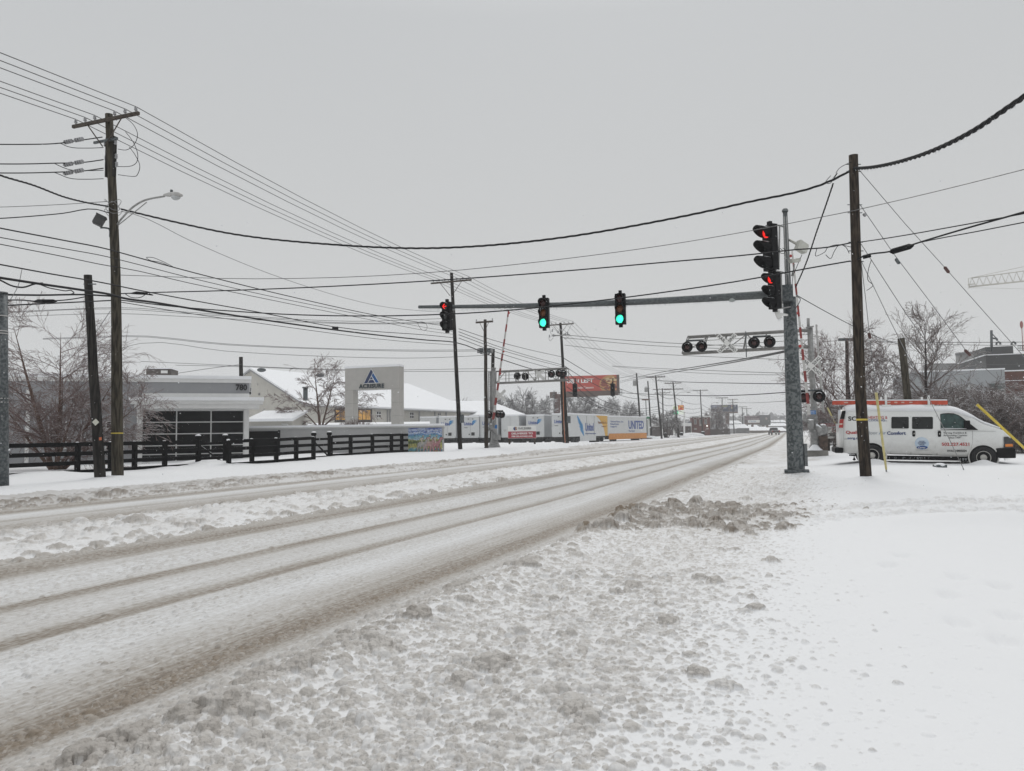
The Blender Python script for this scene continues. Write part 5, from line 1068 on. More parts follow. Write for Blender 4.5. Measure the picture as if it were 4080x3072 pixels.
# mural: a flat painted panel (racing horses under a cloudy sky), painted shapes laid on it
def mural():
    a0, a1, z0, z1 = rect(wl, 1627, 1704, 1761, 1814, 0, 0); W_, H_ = a1 - a0, z1 - z0
    th = thing('mural', 'painted mural of racing horses under blue clouds on the wall end', 'mural', wl.pt(a0, z0, .03))
    m = bpy.data.materials.new('mural_ground'); m.use_nodes = True; t = m.node_tree; b = t.nodes['Principled BSDF']; L = t.links.new
    tc = NN(t, 'ShaderNodeTexCoord'); sx = NN(t, 'ShaderNodeSeparateXYZ'); L(tc.outputs['Object'], sx.inputs[0])
    nz = NN(t, 'ShaderNodeTexNoise'); nz.inputs['Scale'].default_value = 2.6; nz.inputs['Detail'].default_value = 5; nz.inputs['Distortion'].default_value = 1.5; L(tc.outputs['Object'], nz.inputs['Vector'])
    ma = NN(t, 'ShaderNodeMath', operation='MULTIPLY_ADD'); L(nz.outputs['Fac'], ma.inputs[0]); ma.inputs[1].default_value = .55; L(sx.outputs['Z'], ma.inputs[2])
    mr = NN(t, 'ShaderNodeMapRange'); L(ma.outputs[0], mr.inputs[0]); mr.inputs[1].default_value = .27; mr.inputs[2].default_value = H_ + .27
    rp = NN(t, 'ShaderNodeValToRGB'); L(mr.outputs[0], rp.inputs[0]); e = rp.color_ramp.elements
    cs = [(0, (.35, .22, .03)), (.08, (.5, .36, .06)), (.14, (.08, .2, .25)), (.2, (.12, .32, .38)), (.27, (.42, .38, .12)), (.4, (.40, .40, .14)), (.47, (.05, .09, .04)), (.56, (.33, .34, .1)), (.6, (.35, .45, .55)), (.7, (.12, .3, .36)), (.76, (.1, .22, .45)), (.82, (.5, .55, .62)), (.86, (.06, .12, .35)), (.92, (.42, .47, .58)), (1, (.05, .09, .28))]
    e[0].color = (*cs[0][1], 1); e[1].color = (*cs[-1][1], 1)
    for p, c in cs[1:-1]: x = e.new(p); x.color = (*c, 1)
    wv = NN(t, 'ShaderNodeTexNoise'); wv.inputs['Scale'].default_value = 9; wv.inputs['Detail'].default_value = 4; L(tc.outputs['Object'], wv.inputs['Vector'])
    mm = NN(t, 'ShaderNodeMapRange'); L(wv.outputs['Fac'], mm.inputs[0]); mm.inputs[1].default_value = .3; mm.inputs[2].default_value = .7; mm.inputs[3].default_value = .6; mm.inputs[4].default_value = 1.35
    mu = NN(t, 'ShaderNodeMix', data_type='RGBA', blend_type='MULTIPLY'); mu.inputs[0].default_value = 1; L(rp.outputs[0], mu.inputs[6]); L(mm.outputs[0], mu.inputs[7]); L(mu.outputs[2], b.inputs['Base Color']); b.inputs['Roughness'].default_value = .7
    k = MB(); slab(k, wl, a0, a1, z0, z1, .03, -.01); k.build('panel', m, th, )
    cols = [mat('mural_grey', (.38, .37, .36), .7, var=.4, scale=8), mat('mural_pink', (.46, .30, .28), .7, var=.35, scale=8), mat('mural_rose', (.42, .20, .22), .7, var=.35, scale=8), mat('mural_cream', (.5, .45, .36), .7, var=.3, scale=8), mat('mural_ink', (.05, .045, .04), .7)]
    def blob(k, pts, mi, off):
        k.prism([(a0 + x * W_, z0 + y * H_) for x, y in pts], wl.o * 1 - ZU * wl.o.z + wl.n * off, wl.t, ZU, wl.n * .004, mi)
    def ell(cx, cy, rx, ry, ang=0, n=14): return [(cx + rx * math.cos(t) * math.cos(ang) - ry * math.sin(t) * math.sin(ang), cy + rx * math.cos(t) * math.sin(ang) + ry * math.sin(t) * math.cos(ang)) for t in [2 * math.pi * i / n for i in range(n)]]
    for i, (x, c, dz) in enumerate(((.40, 0, 0), (.60, 1, .02), (.80, 2, .01))):
        for pas, gr, o in ((4, .012, .031), (c, 0, .037)):
            k = MB()
            blob(k, ell(x, .40 + dz, .13 + gr, .095 + gr, .1), pas if pas == 4 else c, o)
            blob(k, [(x + .06, .42 + dz), (x + .12, .36 + dz), (x + .19 + gr, .58 + dz), (x + .17, .64 + dz + gr), (x + .13 - gr, .6 + dz)], pas, o + .001 * (pas != 4))
            blob(k, ell(x + .19, .60 + dz, .055 + gr, .032 + gr, -.6), pas, o + .002 * (pas != 4))
            for lx, bx in ((-.1, -.15), (-.05, -.03), (.06, .04), (.1, .16)):
                blob(k, [(x + lx - .022 - gr, .36 + dz), (x + lx + .022 + gr, .36 + dz), (x + bx + .012 + gr, .08 + .03 * (lx > 0)), (x + bx - .012 - gr, .08 + .03 * (lx > 0))], pas, o + .003 * (pas != 4))
            k.build('horse_figure', cols, th)
        k = MB(); blob(k, ell(x + .0, .60 + dz, .07, .05, .5), 4, .044); blob(k, ell(x + .0, .60 + dz, .06, .04, .5), 3 if i != 1 else 1, .049); blob(k, ell(x + .045, .70 + dz, .03, .035), 4, .05); blob(k, ell(x + .045, .705 + dz, .024, .028), 3, .055); blob(k, [(x - .03, .56 + dz), (x + .02, .57 + dz), (x + .03, .42 + dz), (x, .42 + dz)], 3, .05); k.build('rider_figure', cols, th)
    k = MB()
    for i in range(6): blob(k, [(.03 + i * .05, .32 + .01 * i), (.037 + i * .05, .32), (.06 + i * .05, .54), (.05 + i * .05, .54)], 4, .031)
    k.build('painted_rail', cols, th)
mural()

# ------------------------------------------------------------------ arch sign
sg = Plane(P(1482, 1690, 57.3), -18)
ar = thing('arch_sign', 'grey stone arch sign with blue triangle emblem above the low wall', 'sign', sg.pt(0, 2.2))
STN = mat('arch_stone', (.44, .425, .40), .8, var=.06, scale=2.5, bump=.003, bscale=40)
aa = [sg.az(u, 1600)[0] for u in (1374.4, 1407, 1559, 1591)]; zt = sg.az(1482, 1464)[1]; zh = sg.az(1482, 1552)[1]; TH = .78
k = MB(); slab(k, sg, aa[0], aa[3], zh, zt, 0, -TH); k.build('header', STN, ar)
for a0, a1 in ((aa[0], aa[1]), (aa[2], aa[3])):
    k = MB(); z = 1.9; hh = 1.02; zz = zh - .012
    while zz > 1.8: slab(k, sg, a0, a1, max(1.6, zz - hh), zz, -.004, -TH + .004); zz -= hh + .014
    slab(k, sg, a0 + .03, a1 - .03, 1.6, zh, -.03, -TH + .03, 1); k.build('pillar', [STN, mat('joint', (.16, .155, .15), .9)], ar)
k = MB(); slab(k, sg, aa[0] - .03, aa[3] + .03, zt, zt + .16, .03, -TH - .03); sc_ = k.build('snow_cap', SNOW, ar)
k = MB(); icicles(k, [sg.pt(aa[1], zh, -.02), sg.pt(aa[2], zh, -.02)], 60, .06, .25, .01); k.build('icicles', ICE, ar)
def sgp(u, v): a, z = sg.az(u, v); return (a, z)
o_ = sg.o - ZU * sg.o.z
tri = lambda pts: [sgp(1300 + x / 3.967, 1420 + y / 3.967) for x, y in pts]
EMB_W = mat('emblem_white', (.75, .75, .74), .5); EMB_N = mat('emblem_navy', (.012, .03, .10), .4, var=.2); EMB_B = mat('emblem_blue', (.02, .10, .28), .4, var=.2)
k = MB(); k.prism(tri([(712, 186), (848, 424), (592, 436)]), o_ + sg.n * .0, sg.t, ZU, sg.n * .05); em = k.build('emblem', EMB_W, ar)
for pts, m in (([(712, 202), (742, 250), (655, 424), (602, 427)], EMB_N), ([(746, 262), (836, 414), (790, 417), (722, 305)], EMB_B), ([(716, 318), (742, 362), (694, 366)], EMB_N), ([(690, 374), (748, 372), (774, 418), (665, 422)], EMB_N)):
    k = MB(); k.prism(tri(pts), o_ + sg.n * .05, sg.t, ZU, sg.n * .012); k.build('emblem_facet', m, em)
a0, z0 = sgp(1300 + 525 / 3.967, 1420 + 505 / 3.967); a1, z1 = sgp(1300 + 917 / 3.967, 1420 + 455 / 3.967)
text('ACRISURE', sg.pt(a0, z0 - .02), sg.t, ZU, a1 - a0, .34, mat('sign_letter', (.03, .05, .06), .4), ar, bold=.02, off=.02, depth=.06, nrm=sg.n, space=1.15)

# ------------------------------------------------------------------ warehouse with snowy gable roof
CRM = mat('cream_render', (.52, .50, .455), .85, var=.08, scale=1.2, bump=.004, bscale=12)
PEEL = mat('peeling_patch', (.22, .215, .21), .85, var=.3, scale=5)
def hip_house(label, E0, ang, half, length, ze, zr, zg_, hip=6, rm=SNOW, wm=CRM, over=.35, name='warehouse'):
    """E0: eave corner nearest the camera; ang: ridge heading from the camera axis, + = right"""
    L_ = _f0 * math.cos(R(ang)) + _r0 * math.sin(R(ang)); W_ = -_r0 * math.cos(R(ang)) + _f0 * math.sin(R(ang))
    th = thing(name, label, 'building', V((E0.x, E0.y, zg_)))
    g = lambda l, w_, z: V((E0.x, E0.y, 0)) + L_ * l + W_ * w_ + ZU * z
    k = MB(); b = [g(0, 0, zg_), g(0, 2 * half, zg_), g(length, 2 * half, zg_), g(length, 0, zg_)]; t_ = [g(0, 0, ze), g(0, 2 * half, ze), g(length, 2 * half, ze), g(length, 0, ze)]; ap_ = g(0, half, zr - .12)
    k.add(b + t_ + [ap_], [(0, 4, 8, 5, 1), (1, 5, 6, 2), (2, 6, 7, 3), (3, 7, 4, 0)]); k.build('wall', wm, th)
    k = MB(); o = over; s = (zr - ze) / half
    e0, e1, e2, e3 = g(-o, -o, ze - s * o), g(-o, 2 * half + o, ze - s * o), g(length + o, 2 * half + o, ze - s * o), g(length + o, -o, ze - s * o); r0, r1 = g(-o, half, zr), g(length - hip, half, zr)
    up = ZU * .22; vs = [e0, e1, e2, e3, r0, r1]; vs2 = [p + up for p in vs]
    k.add(vs + vs2, [(6, 9, 11, 10), (7, 10, 11, 8), (9, 8, 11), (0, 4, 5, 3), (1, 2, 5, 4), (3, 5, 2), (0, 6, 10, 4), (4, 10, 7, 1), (0, 3, 9, 6), (3, 2, 8, 9), (2, 1, 7, 8)]); rf = k.build('roof', rm, th)
    k = MB()
    for a, b_ in ((e0, r0), (r0, e1)): k.add([a - ZU * .18 - L_ * .02, b_ - ZU * .18 - L_ * .02, b_ - L_ * .02, a - L_ * .02], [(0, 1, 2, 3)])
    k.box((e0 + e3) / 2 - ZU * .1 - W_ * .05, ((e3 - e0).length, .12, .14), (L_, W_, ZU)); k.build('fascia', mat('grey_trim', (.3, .3, .3), .6), th)
    return th, g, L_, W_, rf
E0 = P(1216, 1612, 92); zr_ = P(964, 1469, 96)
wh, g, L_, W_, rf = hip_house('long cream warehouse with a snowy gable roof behind the arch sign', E0, 24, 8.7, 47, E0.z + .1, zr_.z - .1, 1.8, 9)
sd = Plane(E0, 90 - 24)
def side_rect(k, u0, v0, u1, v1, o0, o1, mi=0): a0, a1, z0, z1 = rect(sd, u0, v0, u1, v1, 0, 0); slab(k, sd, a0, a1, z0, z1, o0, o1, mi); return a0, a1, z0, z1
LIT = mat('lit_yellow_glazing', (.62, .34, .08), .5, var=.2, scale=2, emit=.22)
k = MB(); side_rect(k, 1333, 1628, 1482, 1682, .04, -.05); yw = k.build('window', mat('dark_frame', (.05, .045, .04), .6), wh)
k = MB()
for u0, u1 in ((1337, 1352), (1355, 1376), (1379, 1398), (1401, 1416), (1428, 1441), (1444, 1455), (1458, 1474)): side_rect(k, u0, 1635, u1, 1672, .07, .04)
k.build('pane', LIT, yw)
for u0, v0, u1, v1 in ((1500, 1639, 1517, 1664), (1632, 1643, 1648, 1666), (1743, 1646, 1756, 1664)):
    k = MB(); side_rect(k, u0, v0, u1, v1, .03, -.03); wn = k.build('window', WHT, wh); k = MB(); a0, a1, z0, z1 = rect(sd, u0, v0, u1, v1, 0, 0)
    for i in range(2):
        for j in range(2): slab(k, sd, a0 + (a1 - a0) * i / 2 + .08, a0 + (a1 - a0) * (i + 1) / 2 - .08, z0 + (z1 - z0) * j / 2 + .06, z0 + (z1 - z0) * (j + 1) / 2 - .06, .045, .03)
    k.build('pane', DG, wn)
for u in (1541, 1551, 1668, 1730, 1775, 1832): k = MB(); side_rect(k, u, 1634, u + 3.5, 1690, .12, .02); k.build('downpipe', mat('grey_trim', (.3, .3, .3), .6), wh)
k = MB(); e = P(1217, 1580, 72); k.cyl(e - ZU * .4, P(1217, 1546, 72), .22, n=10); k.cyl(P(1217, 1547, 72), P(1217, 1541, 72), .34, .26, 10); k.build('vent_pipe', GALVD, wh)
for u, v in ((1042, 1474), (1275, 1495)): k = MB(); k.ball(P(u, v, 76), .45, (1, 1, .5)); k.build('roof_vent', GALVD, wh)
gp = Plane(E0, -24)
k = MB()
for (x, y, w_, h_) in ((250, 1040, 9, 22), (262, 1118, 26, 30), (300, 1160, 8, 8), (380, 1125, 14, 20), (255, 1165, 10, 20), (270, 1190, 12, 6), (330, 1250, 24, 14), (300, 1235, 30, 8), (355, 1255, 16, 10), (290, 1250, 14, 12), (545, 1228, 14, 16), (420, 1230, 10, 5)):
    a0, z0 = gp.az(900 + x / 1.96, 1000 + y / 1.96); n_ = 9
    k.prism([(a0 + math.cos(t) * w_ / 1.96 / 2951 * 94 * .5 * rnd.uniform(.6, 1.2), z0 + math.sin(t) * h_ / 1.96 / 2951 * 94 * .5 * rnd.uniform(.6, 1.2)) for t in [2 * math.pi * i / n_ for i in range(n_)]], gp.o - ZU * gp.o.z + gp.n * .002, gp.t, ZU, gp.n * .004)
k.build('peeled_paint', PEEL, wh)
k = MB(); a0, a1, z0, z1 = rect(gp, 991, 1543, 1003, 1574, 0, 0); slab(k, gp, a0, a1, z0, z1, .04, -.04); wn = k.build('window', WHT, wh); k = MB(); slab(k, gp, a0 + .06, a1 - .06, z0 + .06, (z0 + z1) / 2 - .04, .06, .04); slab(k, gp, a0 + .06, a1 - .06, (z0 + z1) / 2 + .04, z1 - .06, .06, .04); k.build('pane', DG, wn)
# lean-to shed before the gable
sh = thing('lean_to_shed', 'low shed with a snow covered lean-to roof before the cream gable', 'shed', P(1080, 1710, 60)); sp_ = Plane(P(1080, 1700, 60), 0)
a0, a1, z0, z1 = rect(sp_, 985, 1678, 1165, 1720, 0, 0)
k = MB(); slab(k, sp_, a0, a1, 1.8, z1, 0, -4); k.add([sp_.pt(a1, z1, 0), sp_.pt(a1, z1, -4), sp_.pt(a1, z1 + .75, -4)], [(0, 1, 2)]); k.build('wall', CRM, sh)
k = MB(); q_ = [sp_.pt(a0, z1, .35), sp_.pt(a1 + .15, z1, .35), sp_.pt(a1 + .15, z1 + .8, -4), sp_.pt(a0, z1 + .8, -4)]; k.add(q_ + [p + ZU * .22 for p in q_], [(4, 5, 6, 7), (0, 1, 5, 4), (1, 2, 6, 5), (2, 3, 7, 6), (3, 0, 4, 7), (3, 2, 1, 0)]); k.build('roof', SNOW, sh)
k = MB(); k.tube([P(1121, 1690, 59.9), P(1144, 1690, 59.9), P(1147, 1693, 59.9), P(1147, 1705, 59.9)], .05, 6); k.build('pipe', WHT, sh)
# next long roof behind the trailers
E1 = P(2042, 1652, 125)
hip_house('farther long white snow roof seen left of the trailers', P(1790, 1665, 132), 80, 9, 13.5, P(1900, 1655, 132).z, P(1900, 1599, 140).z, -.3, 5, name='warehouse')
# ------------------------------------------------------------------ white service van
def px3(x, y): return 3280 + x / 4.76, 1550 + y / 4.76      # crop coordinates -> photo pixels
def px4(x, y): return 3640 + x / 4.759, 1550 + y / 4.76
def build_van():
    base = P(3359, 1841, 27.6); vp = Plane(base, -20); t, n = vp.t, vp.n
    th = thing('van', 'white service van with red ladder on its snowy roof in the lot', 'van', base)
    PAINT = mat('van_white', (.75, .76, .745), .28, var=.04, scale=1.5, coat=.4)
    t_ = PAINT.node_tree; b_ = t_.nodes['Principled BSDF']; src = b_.inputs['Base Color'].links[0].from_socket; tc = NN(t_, 'ShaderNodeTexCoord'); sz = NN(t_, 'ShaderNodeSeparateXYZ'); t_.links.new(tc.outputs['Object'], sz.inputs[0])
    ng = NN(t_, 'ShaderNodeTexNoise'); ng.inputs['Scale'].default_value = 5; ng.inputs['Detail'].default_value = 6; t_.links.new(tc.outputs['Object'], ng.inputs['Vector'])
    ma = NN(t_, 'ShaderNodeMath', operation='MULTIPLY_ADD'); t_.links.new(ng.outputs['Fac'], ma.inputs[0]); ma.inputs[1].default_value = -.7; t_.links.new(sz.outputs['Z'], ma.inputs[2])
    mr = NN(t_, 'ShaderNodeMapRange'); t_.links.new(ma.outputs[0], mr.inputs[0]); mr.inputs[1].default_value = .55; mr.inputs[2].default_value = -.05; mr.inputs[3].default_value = 0; mr.inputs[4].default_value = .5   # road salt and grime along the sills
    mg = NN(t_, 'ShaderNodeMix', data_type='RGBA'); t_.links.new(mr.outputs[0], mg.inputs[0]); t_.links.new(src, mg.inputs[6]); mg.inputs[7].default_value = (.36, .34, .31, 1); t_.links.new(mg.outputs[2], b_.inputs['Base Color'])
    GLASS = mat('van_glass', (.012, .014, .014), .07, var=.2, scale=3, spec=.4); GLASSG = mat('front_door_glass', (.045, .085, .08), .1, var=.6, scale=4, spec=.4)
    TYRE = mat('tyre', (.016, .016, .017), .85, var=.4, scale=12, bump=.004); RIM = mat('wheel_steel', (.50, .49, .46), .4, .3, var=.2)
    AZ = vp.az; Wd = 1.98
    tops = [px3(372, 400), px3(420, 370), px3(470, 345), px3(640, 328), px3(1200, 340), px4(0, 338), px4(600, 345), px4(740, 372), px4(850, 412), px4(1000, 490), px4(1090, 565), px4(1250, 655), px4(1380, 700), px4(1500, 738), px4(1650, 792), px4(1740, 850), px4(1800, 900), px4(1850, 960), px4(1875, 1040), px4(1885, 1110)]
    # roof line lies on the centre plane: read it at 1 m behind the side plane
    T = [vp.az(u, v, -.75) for u, v in tops]
    rear_bot = AZ(*px3(375, 1215))[1]; sill_f = AZ(*px4(1050, 1285))[1]; aF = AZ(*px4(1885, 1110))[0]; aRr = AZ(*px3(372, 1215))[0]
    belt_z = lambda a: np.interp(a, [aRr, aF], [AZ(*px3(400, 735))[1], AZ(*px4(1600, 815))[1]])
    bot = lambda a: float(np.interp(a, [aRr, AZ(*px4(1050, 1285))[0], aF], [rear_bot, sill_f, AZ(*px4(1800, 1130))[1]]))
    ta = [x[0] for x in T]; tz = [x[1] for x in T]
    a0, a1 = aRr, aF
    sts = sorted(set([a0 + (a1 - a0) * i / 34 for i in range(35)]))
    rings = []
    for a in sts:
        zt = float(np.interp(a, ta, tz)); zb = bot(a); bz = min(float(belt_z(a)), zt - .06); hz = zt - bz
        # nose rounds in plan
        e = max(0, (a - (a1 - .55)) / .55); er = max(0, (.18 - (a - a0)) / .18); ins = .22 * e * e + .10 * er * er
        tum = .16 * min(1, hz / .8)
        y = [ins + .05, ins, ins, ins + .01, ins + tum * .45, ins + tum * .85, ins + tum + .10, ins + tum + .30]
        z = [zb, zb + .12, zb + (bz - zb) * .55, bz, bz + hz * .5, bz + hz * .80, bz + hz * .955, zt]
        pts = [(yy, zz) for yy, zz in zip(y, z)] + [(Wd / 2, zt + .02)]
        full = pts + [(Wd - yy, zz) for yy, zz in reversed(pts[:-1])]
        rings.append([vp.pt(a, zz, -yy) for yy, zz in full])
    k = MB(); m = len(rings[0]); vs = [p for r in rings for p in r]
    fs = [(i * m + j, i * m + j + 1, (i + 1) * m + j + 1, (i + 1) * m + j) for i in range(len(rings) - 1) for j in range(m - 1)]
    k.add(vs, fs, 0, True)
    k.add(rings[0], [tuple(range(m))], 0); k.add(rings[-1], [tuple(reversed(range(m)))], 0)
    body = k.build('body', PAINT, th)
    # snow on roof, hood and windscreen
    k = MB(); vs = []; sn = []
    for i, (a, r) in enumerate(zip(sts, rings)):
        if a < a0 + .05 or a > a1 - .25: continue
        zt = float(np.interp(a, ta, tz)); bz = min(float(belt_z(a)), zt - .06); lo = 5 if (zt - bz) > .55 else 6
        hh = .07 + .02 * math.sin(a * 3.1) + rnd.uniform(-.008, .008)
        row = [r[lo], r[lo] + n * .05 + ZU * .03] + [r[j] + ZU * hh * (1 if j > 5 else .7) for j in range(6, m - 6)] + [r[m - 1 - lo] - n * .05 + ZU * .03, r[m - 1 - lo]]
        sn.append(row)
    mm = min(len(r) for r in sn); sn = [r[:mm] for r in sn]
    k.add([p for r in sn for p in r], [(i * mm + j, i * mm + j + 1, (i + 1) * mm + j + 1, (i + 1) * mm + j) for i in range(len(sn) - 1) for j in range(mm - 1)] + [tuple(range(mm)), tuple(reversed(range((len(sn) - 1) * mm, len(sn) * mm)))], 0, True)
    k.build('roof_snow', SNOW, th)
    tumb = lambda z, a=None: -.0
    def poly(pix, m, name, parent=th, off=.0, th_=.012, inset=True):
        """flat piece on the side; upper corners follow the tumblehome"""
        k = MB(); fr = []; bk = []
        for u, v in pix:
            aa, zz = vp.az(u, v); bz = float(belt_z(aa)); zt = float(np.interp(aa, ta, tz)); hz = max(.05, zt - bz); tum = .16 * min(1, hz / .8); y = tum * .9 * min(1, max(0, (zz - bz) / hz)) if zz > bz else 0
            e = max(0, (aa - (a1 - .55)) / .55); y += .22 * e * e
            aa, zz = vp.az(u, v, -y); fr.append(vp.pt(aa, zz, -y + off + th_)); bk.append(vp.pt(aa, zz, -y - .03))
        q = len(fr); k.add(fr + bk, [tuple(range(q))] + [(i, i + q, (i + 1) % q + q, (i + 1) % q) for i in range(q)]); return k.build(name, m, parent)
    def rr(c, x0, y0, x1, y1, r=8):
        return [c(x0 + r, y0), c(x1 - r, y0), c(x1, y0 + r), c(x1, y1 - r), c(x1 - r, y1), c(x0 + r, y1), c(x0, y1 - r), c(x0, y0 + r)]
    poly(rr(px3, 1293, 528, 1622, 748, 14), GLASS, 'window'); poly(rr(px3, 1684, 528, 2080, 758, 14), GLASS, 'window')
    poly([px4(505, 476), px4(560, 462), px4(660, 456), px4(760, 462), px4(850, 492), px4(910, 530), px4(970, 578), px4(1225, 778), px4(1010, 776), px4(515, 764)], BLACK, 'window_frame', off=-.004)
    poly([px4(516, 492), px4(580, 476), px4(700, 474), px4(800, 486), px4(880, 530), px4(960, 596), px4(1000, 640), px4(1000, 752), px4(522, 745)], GLASSG, 'window', off=.002)
    poly([px4(520, 742), px4(1000, 748), px4(1000, 756), px4(520, 752)], SNOW, 'snow_line', off=.008)
    SEAM = mat('panel_seam', (.16, .16, .155), .7)
    for pix in ([px3(1264, 530), px3(1268, 530), px3(1275, 1228), px3(1271, 1228)], [px3(1653, 520), px3(1657, 520), px3(1666, 1236), px3(1662, 1236)], [px4(431, 500), px4(435, 500), px4(449, 1252), px4(445, 1252)], [px4(1118, 790), px4(1121, 790), px4(1124, 1000), px4(1085, 1150), px4(1045, 1270), px4(1041, 1270), px4(1082, 1150), px4(1120, 1000)], [px3(1275, 1228), px3(2070, 1245), px3(2070, 1249), px3(1275, 1232)], [px4(100, 1247), px4(1045, 1268), px4(1045, 1272), px4(100, 1251)], [px4(440, 782), px4(1560, 800), px4(1560, 803), px4(440, 786)], [px3(376, 740), px3(380, 740), px3(384, 1200), px3(380, 1200)]):
        poly(pix, SEAM, 'panel_seam', off=-.010, th_=.0125)
    for c, x0, y0, x1, y1 in ((px3, 1690, 790, 1746, 902), (px4, 460, 795, 520, 908)):
        hd = poly(rr(c, x0, y0, x1, y1, 14), BLACK, 'door_handle'); poly(rr(c, (x0 + x1) / 2 - 4, y0 + 40, (x0 + x1) / 2 + 14, y1 - 42, 3), RIM, 'keeper', hd, off=.006)
    for c, x, y in ((px3, 1292, 1075), (px3, 1285, 780), (px4, 428, 1100), (px4, 428, 800)): poly(rr(c, x - 14, y - 30, x + 14, y + 30, 4), PAINT, 'door_hinge', off=.012)
    # under-sill, bumpers
    ub = k = MB(); zS = AZ(*px4(500, 1285))[1]; aa, ab = AZ(*px3(1190, 1270))[0], AZ(*px4(1060, 1285))[0]
    p0, p1 = vp.pt(aa, AZ(*px3(1190, 1280))[1], -.2), vp.pt(ab, AZ(*px4(1060, 1305))[1], -.2); d_ = (p1 - p0); k.box((p0 + p1) / 2 - ZU * .04, (d_.length, .2, .15), (d_.normalized(), n, d_.normalized().cross(n) * -1 if d_.normalized().cross(n).z < 0 else d_.normalized().cross(n)))
    k.box(vp.pt((a0 + a1) / 2, rear_bot + .08, -Wd / 2), (a1 - a0 - .5, Wd - .5, .25), (t, n, ZU))
    def bumper(name, A, Bp, z0, z1, deep):
        k = MB(); prof = [(z0, .03), (z0 + .04, 0), (z1 - .05, 0), (z1, .04)]
        k.box(vp.pt((A + Bp) / 2, (z0 + z1) / 2, -Wd / 2 + 0), (abs(Bp - A), Wd + .04, z1 - z0), (t, n, ZU)); o = k.build(name, BLACK, th); bv = o.modifiers.new('bevel', 'BEVEL'); bv.width = .045; bv.segments = 3; return o
    r0a, r0z = AZ(*px3(222, 1215)); r1a, r1z = AZ(*px3(378, 1112)); bumper('rear_bumper', r0a, r1a, r0z, r1z, 1)
    f0a, f0z = AZ(*px4(1565, 1312)); f1a, f1z = AZ(*px4(1950, 1118)); bumper('front_bumper', f0a, f1a - .02, f0z, f1z, 1)
    k = MB(); A = vp.pt(r1a, r1z + .02, -Wd / 2); k.box(vp.pt(r1a - .06, (rear_bot + 1.0 + r1z) / 2, -Wd / 2), (.1, Wd - .3, 1.0), (t, n, ZU)); k.build('rear_door', PAINT, th)
    tl = poly([px3(312, 575), px3(388, 572), px3(376, 735), px3(298, 735)], REDP, 'tail_light'); poly([px3(306, 650), px3(366, 650), px3(364, 676), px3(302, 676)], mat('reverse_lens', (.6, .5, .42), .3), 'reverse_lens', tl, off=.006)
    poly([px3(360, 412), px3(428, 410), px3(398, 568), px3(316, 570)], BLACK, 'pillar_trim')
    # arches and wheels
    for c, cx, cy, ra, rt, rim in ((px3, 925, 1258, 262, 226, 135), (px4, 1328, 1300, 272, 238, 142)):
        ac, zc = AZ(*c(cx, cy)); sc_ = abs(AZ(*c(cx + 100, cy))[0] - ac) / 100
        k = MB(); k.lathe([(0, .0), (ra * sc_, .0), (ra * sc_, -.34), (0, -.34)], vp.pt(ac, zc, .006), n, 32, smooth=False); k.lathe([(ra * sc_ * .99, 0), (ra * sc_ * 1.07, .012), (ra * sc_ * 1.1, 0)], vp.pt(ac, zc, .004), n, 32, 1); k.build('wheel_arch', [BLACK, PAINT], th)
        for side in (0, 1):
            o = .012 - (Wd - .12) * side; w_ = MB(); q = vp.pt(ac, zc, o - .11)
            R_ = rt * sc_; w_.lathe([(R_ * .6, .12), (R_ * .66, .135), (R_ * .9, .135), (R_ * .985, .1), (R_, .05), (R_, -.06), (R_ * .97, -.1), (R_ * .6, -.1)], q, n * (1 if not side else -1), 30)
            for j in range(30):
                a_ = 2 * math.pi * j / 30; rd = t * math.cos(a_) + ZU * math.sin(a_); w_.box(q + rd * R_ + n * .05, (.05, .09, .02), (rd.cross(n), n, rd))
            wh_ = w_.build('wheel', TYRE, th)
            if side: continue
            r_ = rim * sc_; k = MB(); k.lathe([(r_ * 1.02, .125), (r_, .14), (r_ * .9, .10), (r_ * .8, .07), (r_ * .5, .085), (r_ * .46, .12), (r_ * .25, .15), (0, .155)], q, n, 28); k.build('rim', RIM, wh_)
            k = MB()
            k.lathe([(r_ * .60, .0), (r_ * .60, .008), (r_ * .78, .012), (r_ * .78, 0)], q + n * .07, n, 24, smooth=False)
            for j in range(8): a_ = 2 * math.pi * j / 8; rd = t * math.cos(a_) + ZU * math.sin(a_); k.box(q + rd * r_ * .56 + n * .085, (.05, .05, .03), (rd, rd.cross(n), n))
            k.build('lug_ring', BLACK, wh_)
    # lamp, mirror, hitch, wipers, aerial
    hl = poly([px4(1712, 908), px4(1790, 905), px4(1845, 940), px4(1872, 1000), px4(1885, 1108), px4(1716, 1112)], mat('lamp_dark', (.03, .03, .032), .2), 'headlight', off=.012)
    poly([px4(1733, 1046), px4(1872, 1040), px4(1882, 1090), px4(1738, 1096)], mat('amber_lens_clear', (.75, .22, .02), .3, var=.1), 'indicator', hl, off=.02)
    k = MB(); mz = AZ(*px4(998, 672)); q = vp.pt(mz[0], mz[1], .12); k.box(q, (.17, .2, .28), (t, n, ZU)); k.box(q - n * .12 - ZU * .1, (.06, .14, .05), (t, n, ZU)); mo = k.build('mirror', BLACK, th); bv = mo.modifiers.new('bevel', 'BEVEL'); bv.width = .03; bv.segments = 2
    k = MB(); hz = AZ(*px3(620, 1265)); k.box(vp.pt(hz[0], hz[1], -.6), (.36, .08, .06), (t, n, ZU)); k.lathe([(0, -.2), (.06, -.17), (.015, -.08), (.015, 0)], vp.pt(hz[0] - .02, hz[1], -.5), ZU, 8); k.build('tow_hitch', BLACK, th)
    ae = AZ(*px4(1425, 780)); k = MB(); k.cyl(vp.pt(*ae, -.25), vp.pt(*AZ(*px4(1760, 475)), -.25), .008, .004, 5); k.build('aerial', GUY, th)
    k = ub
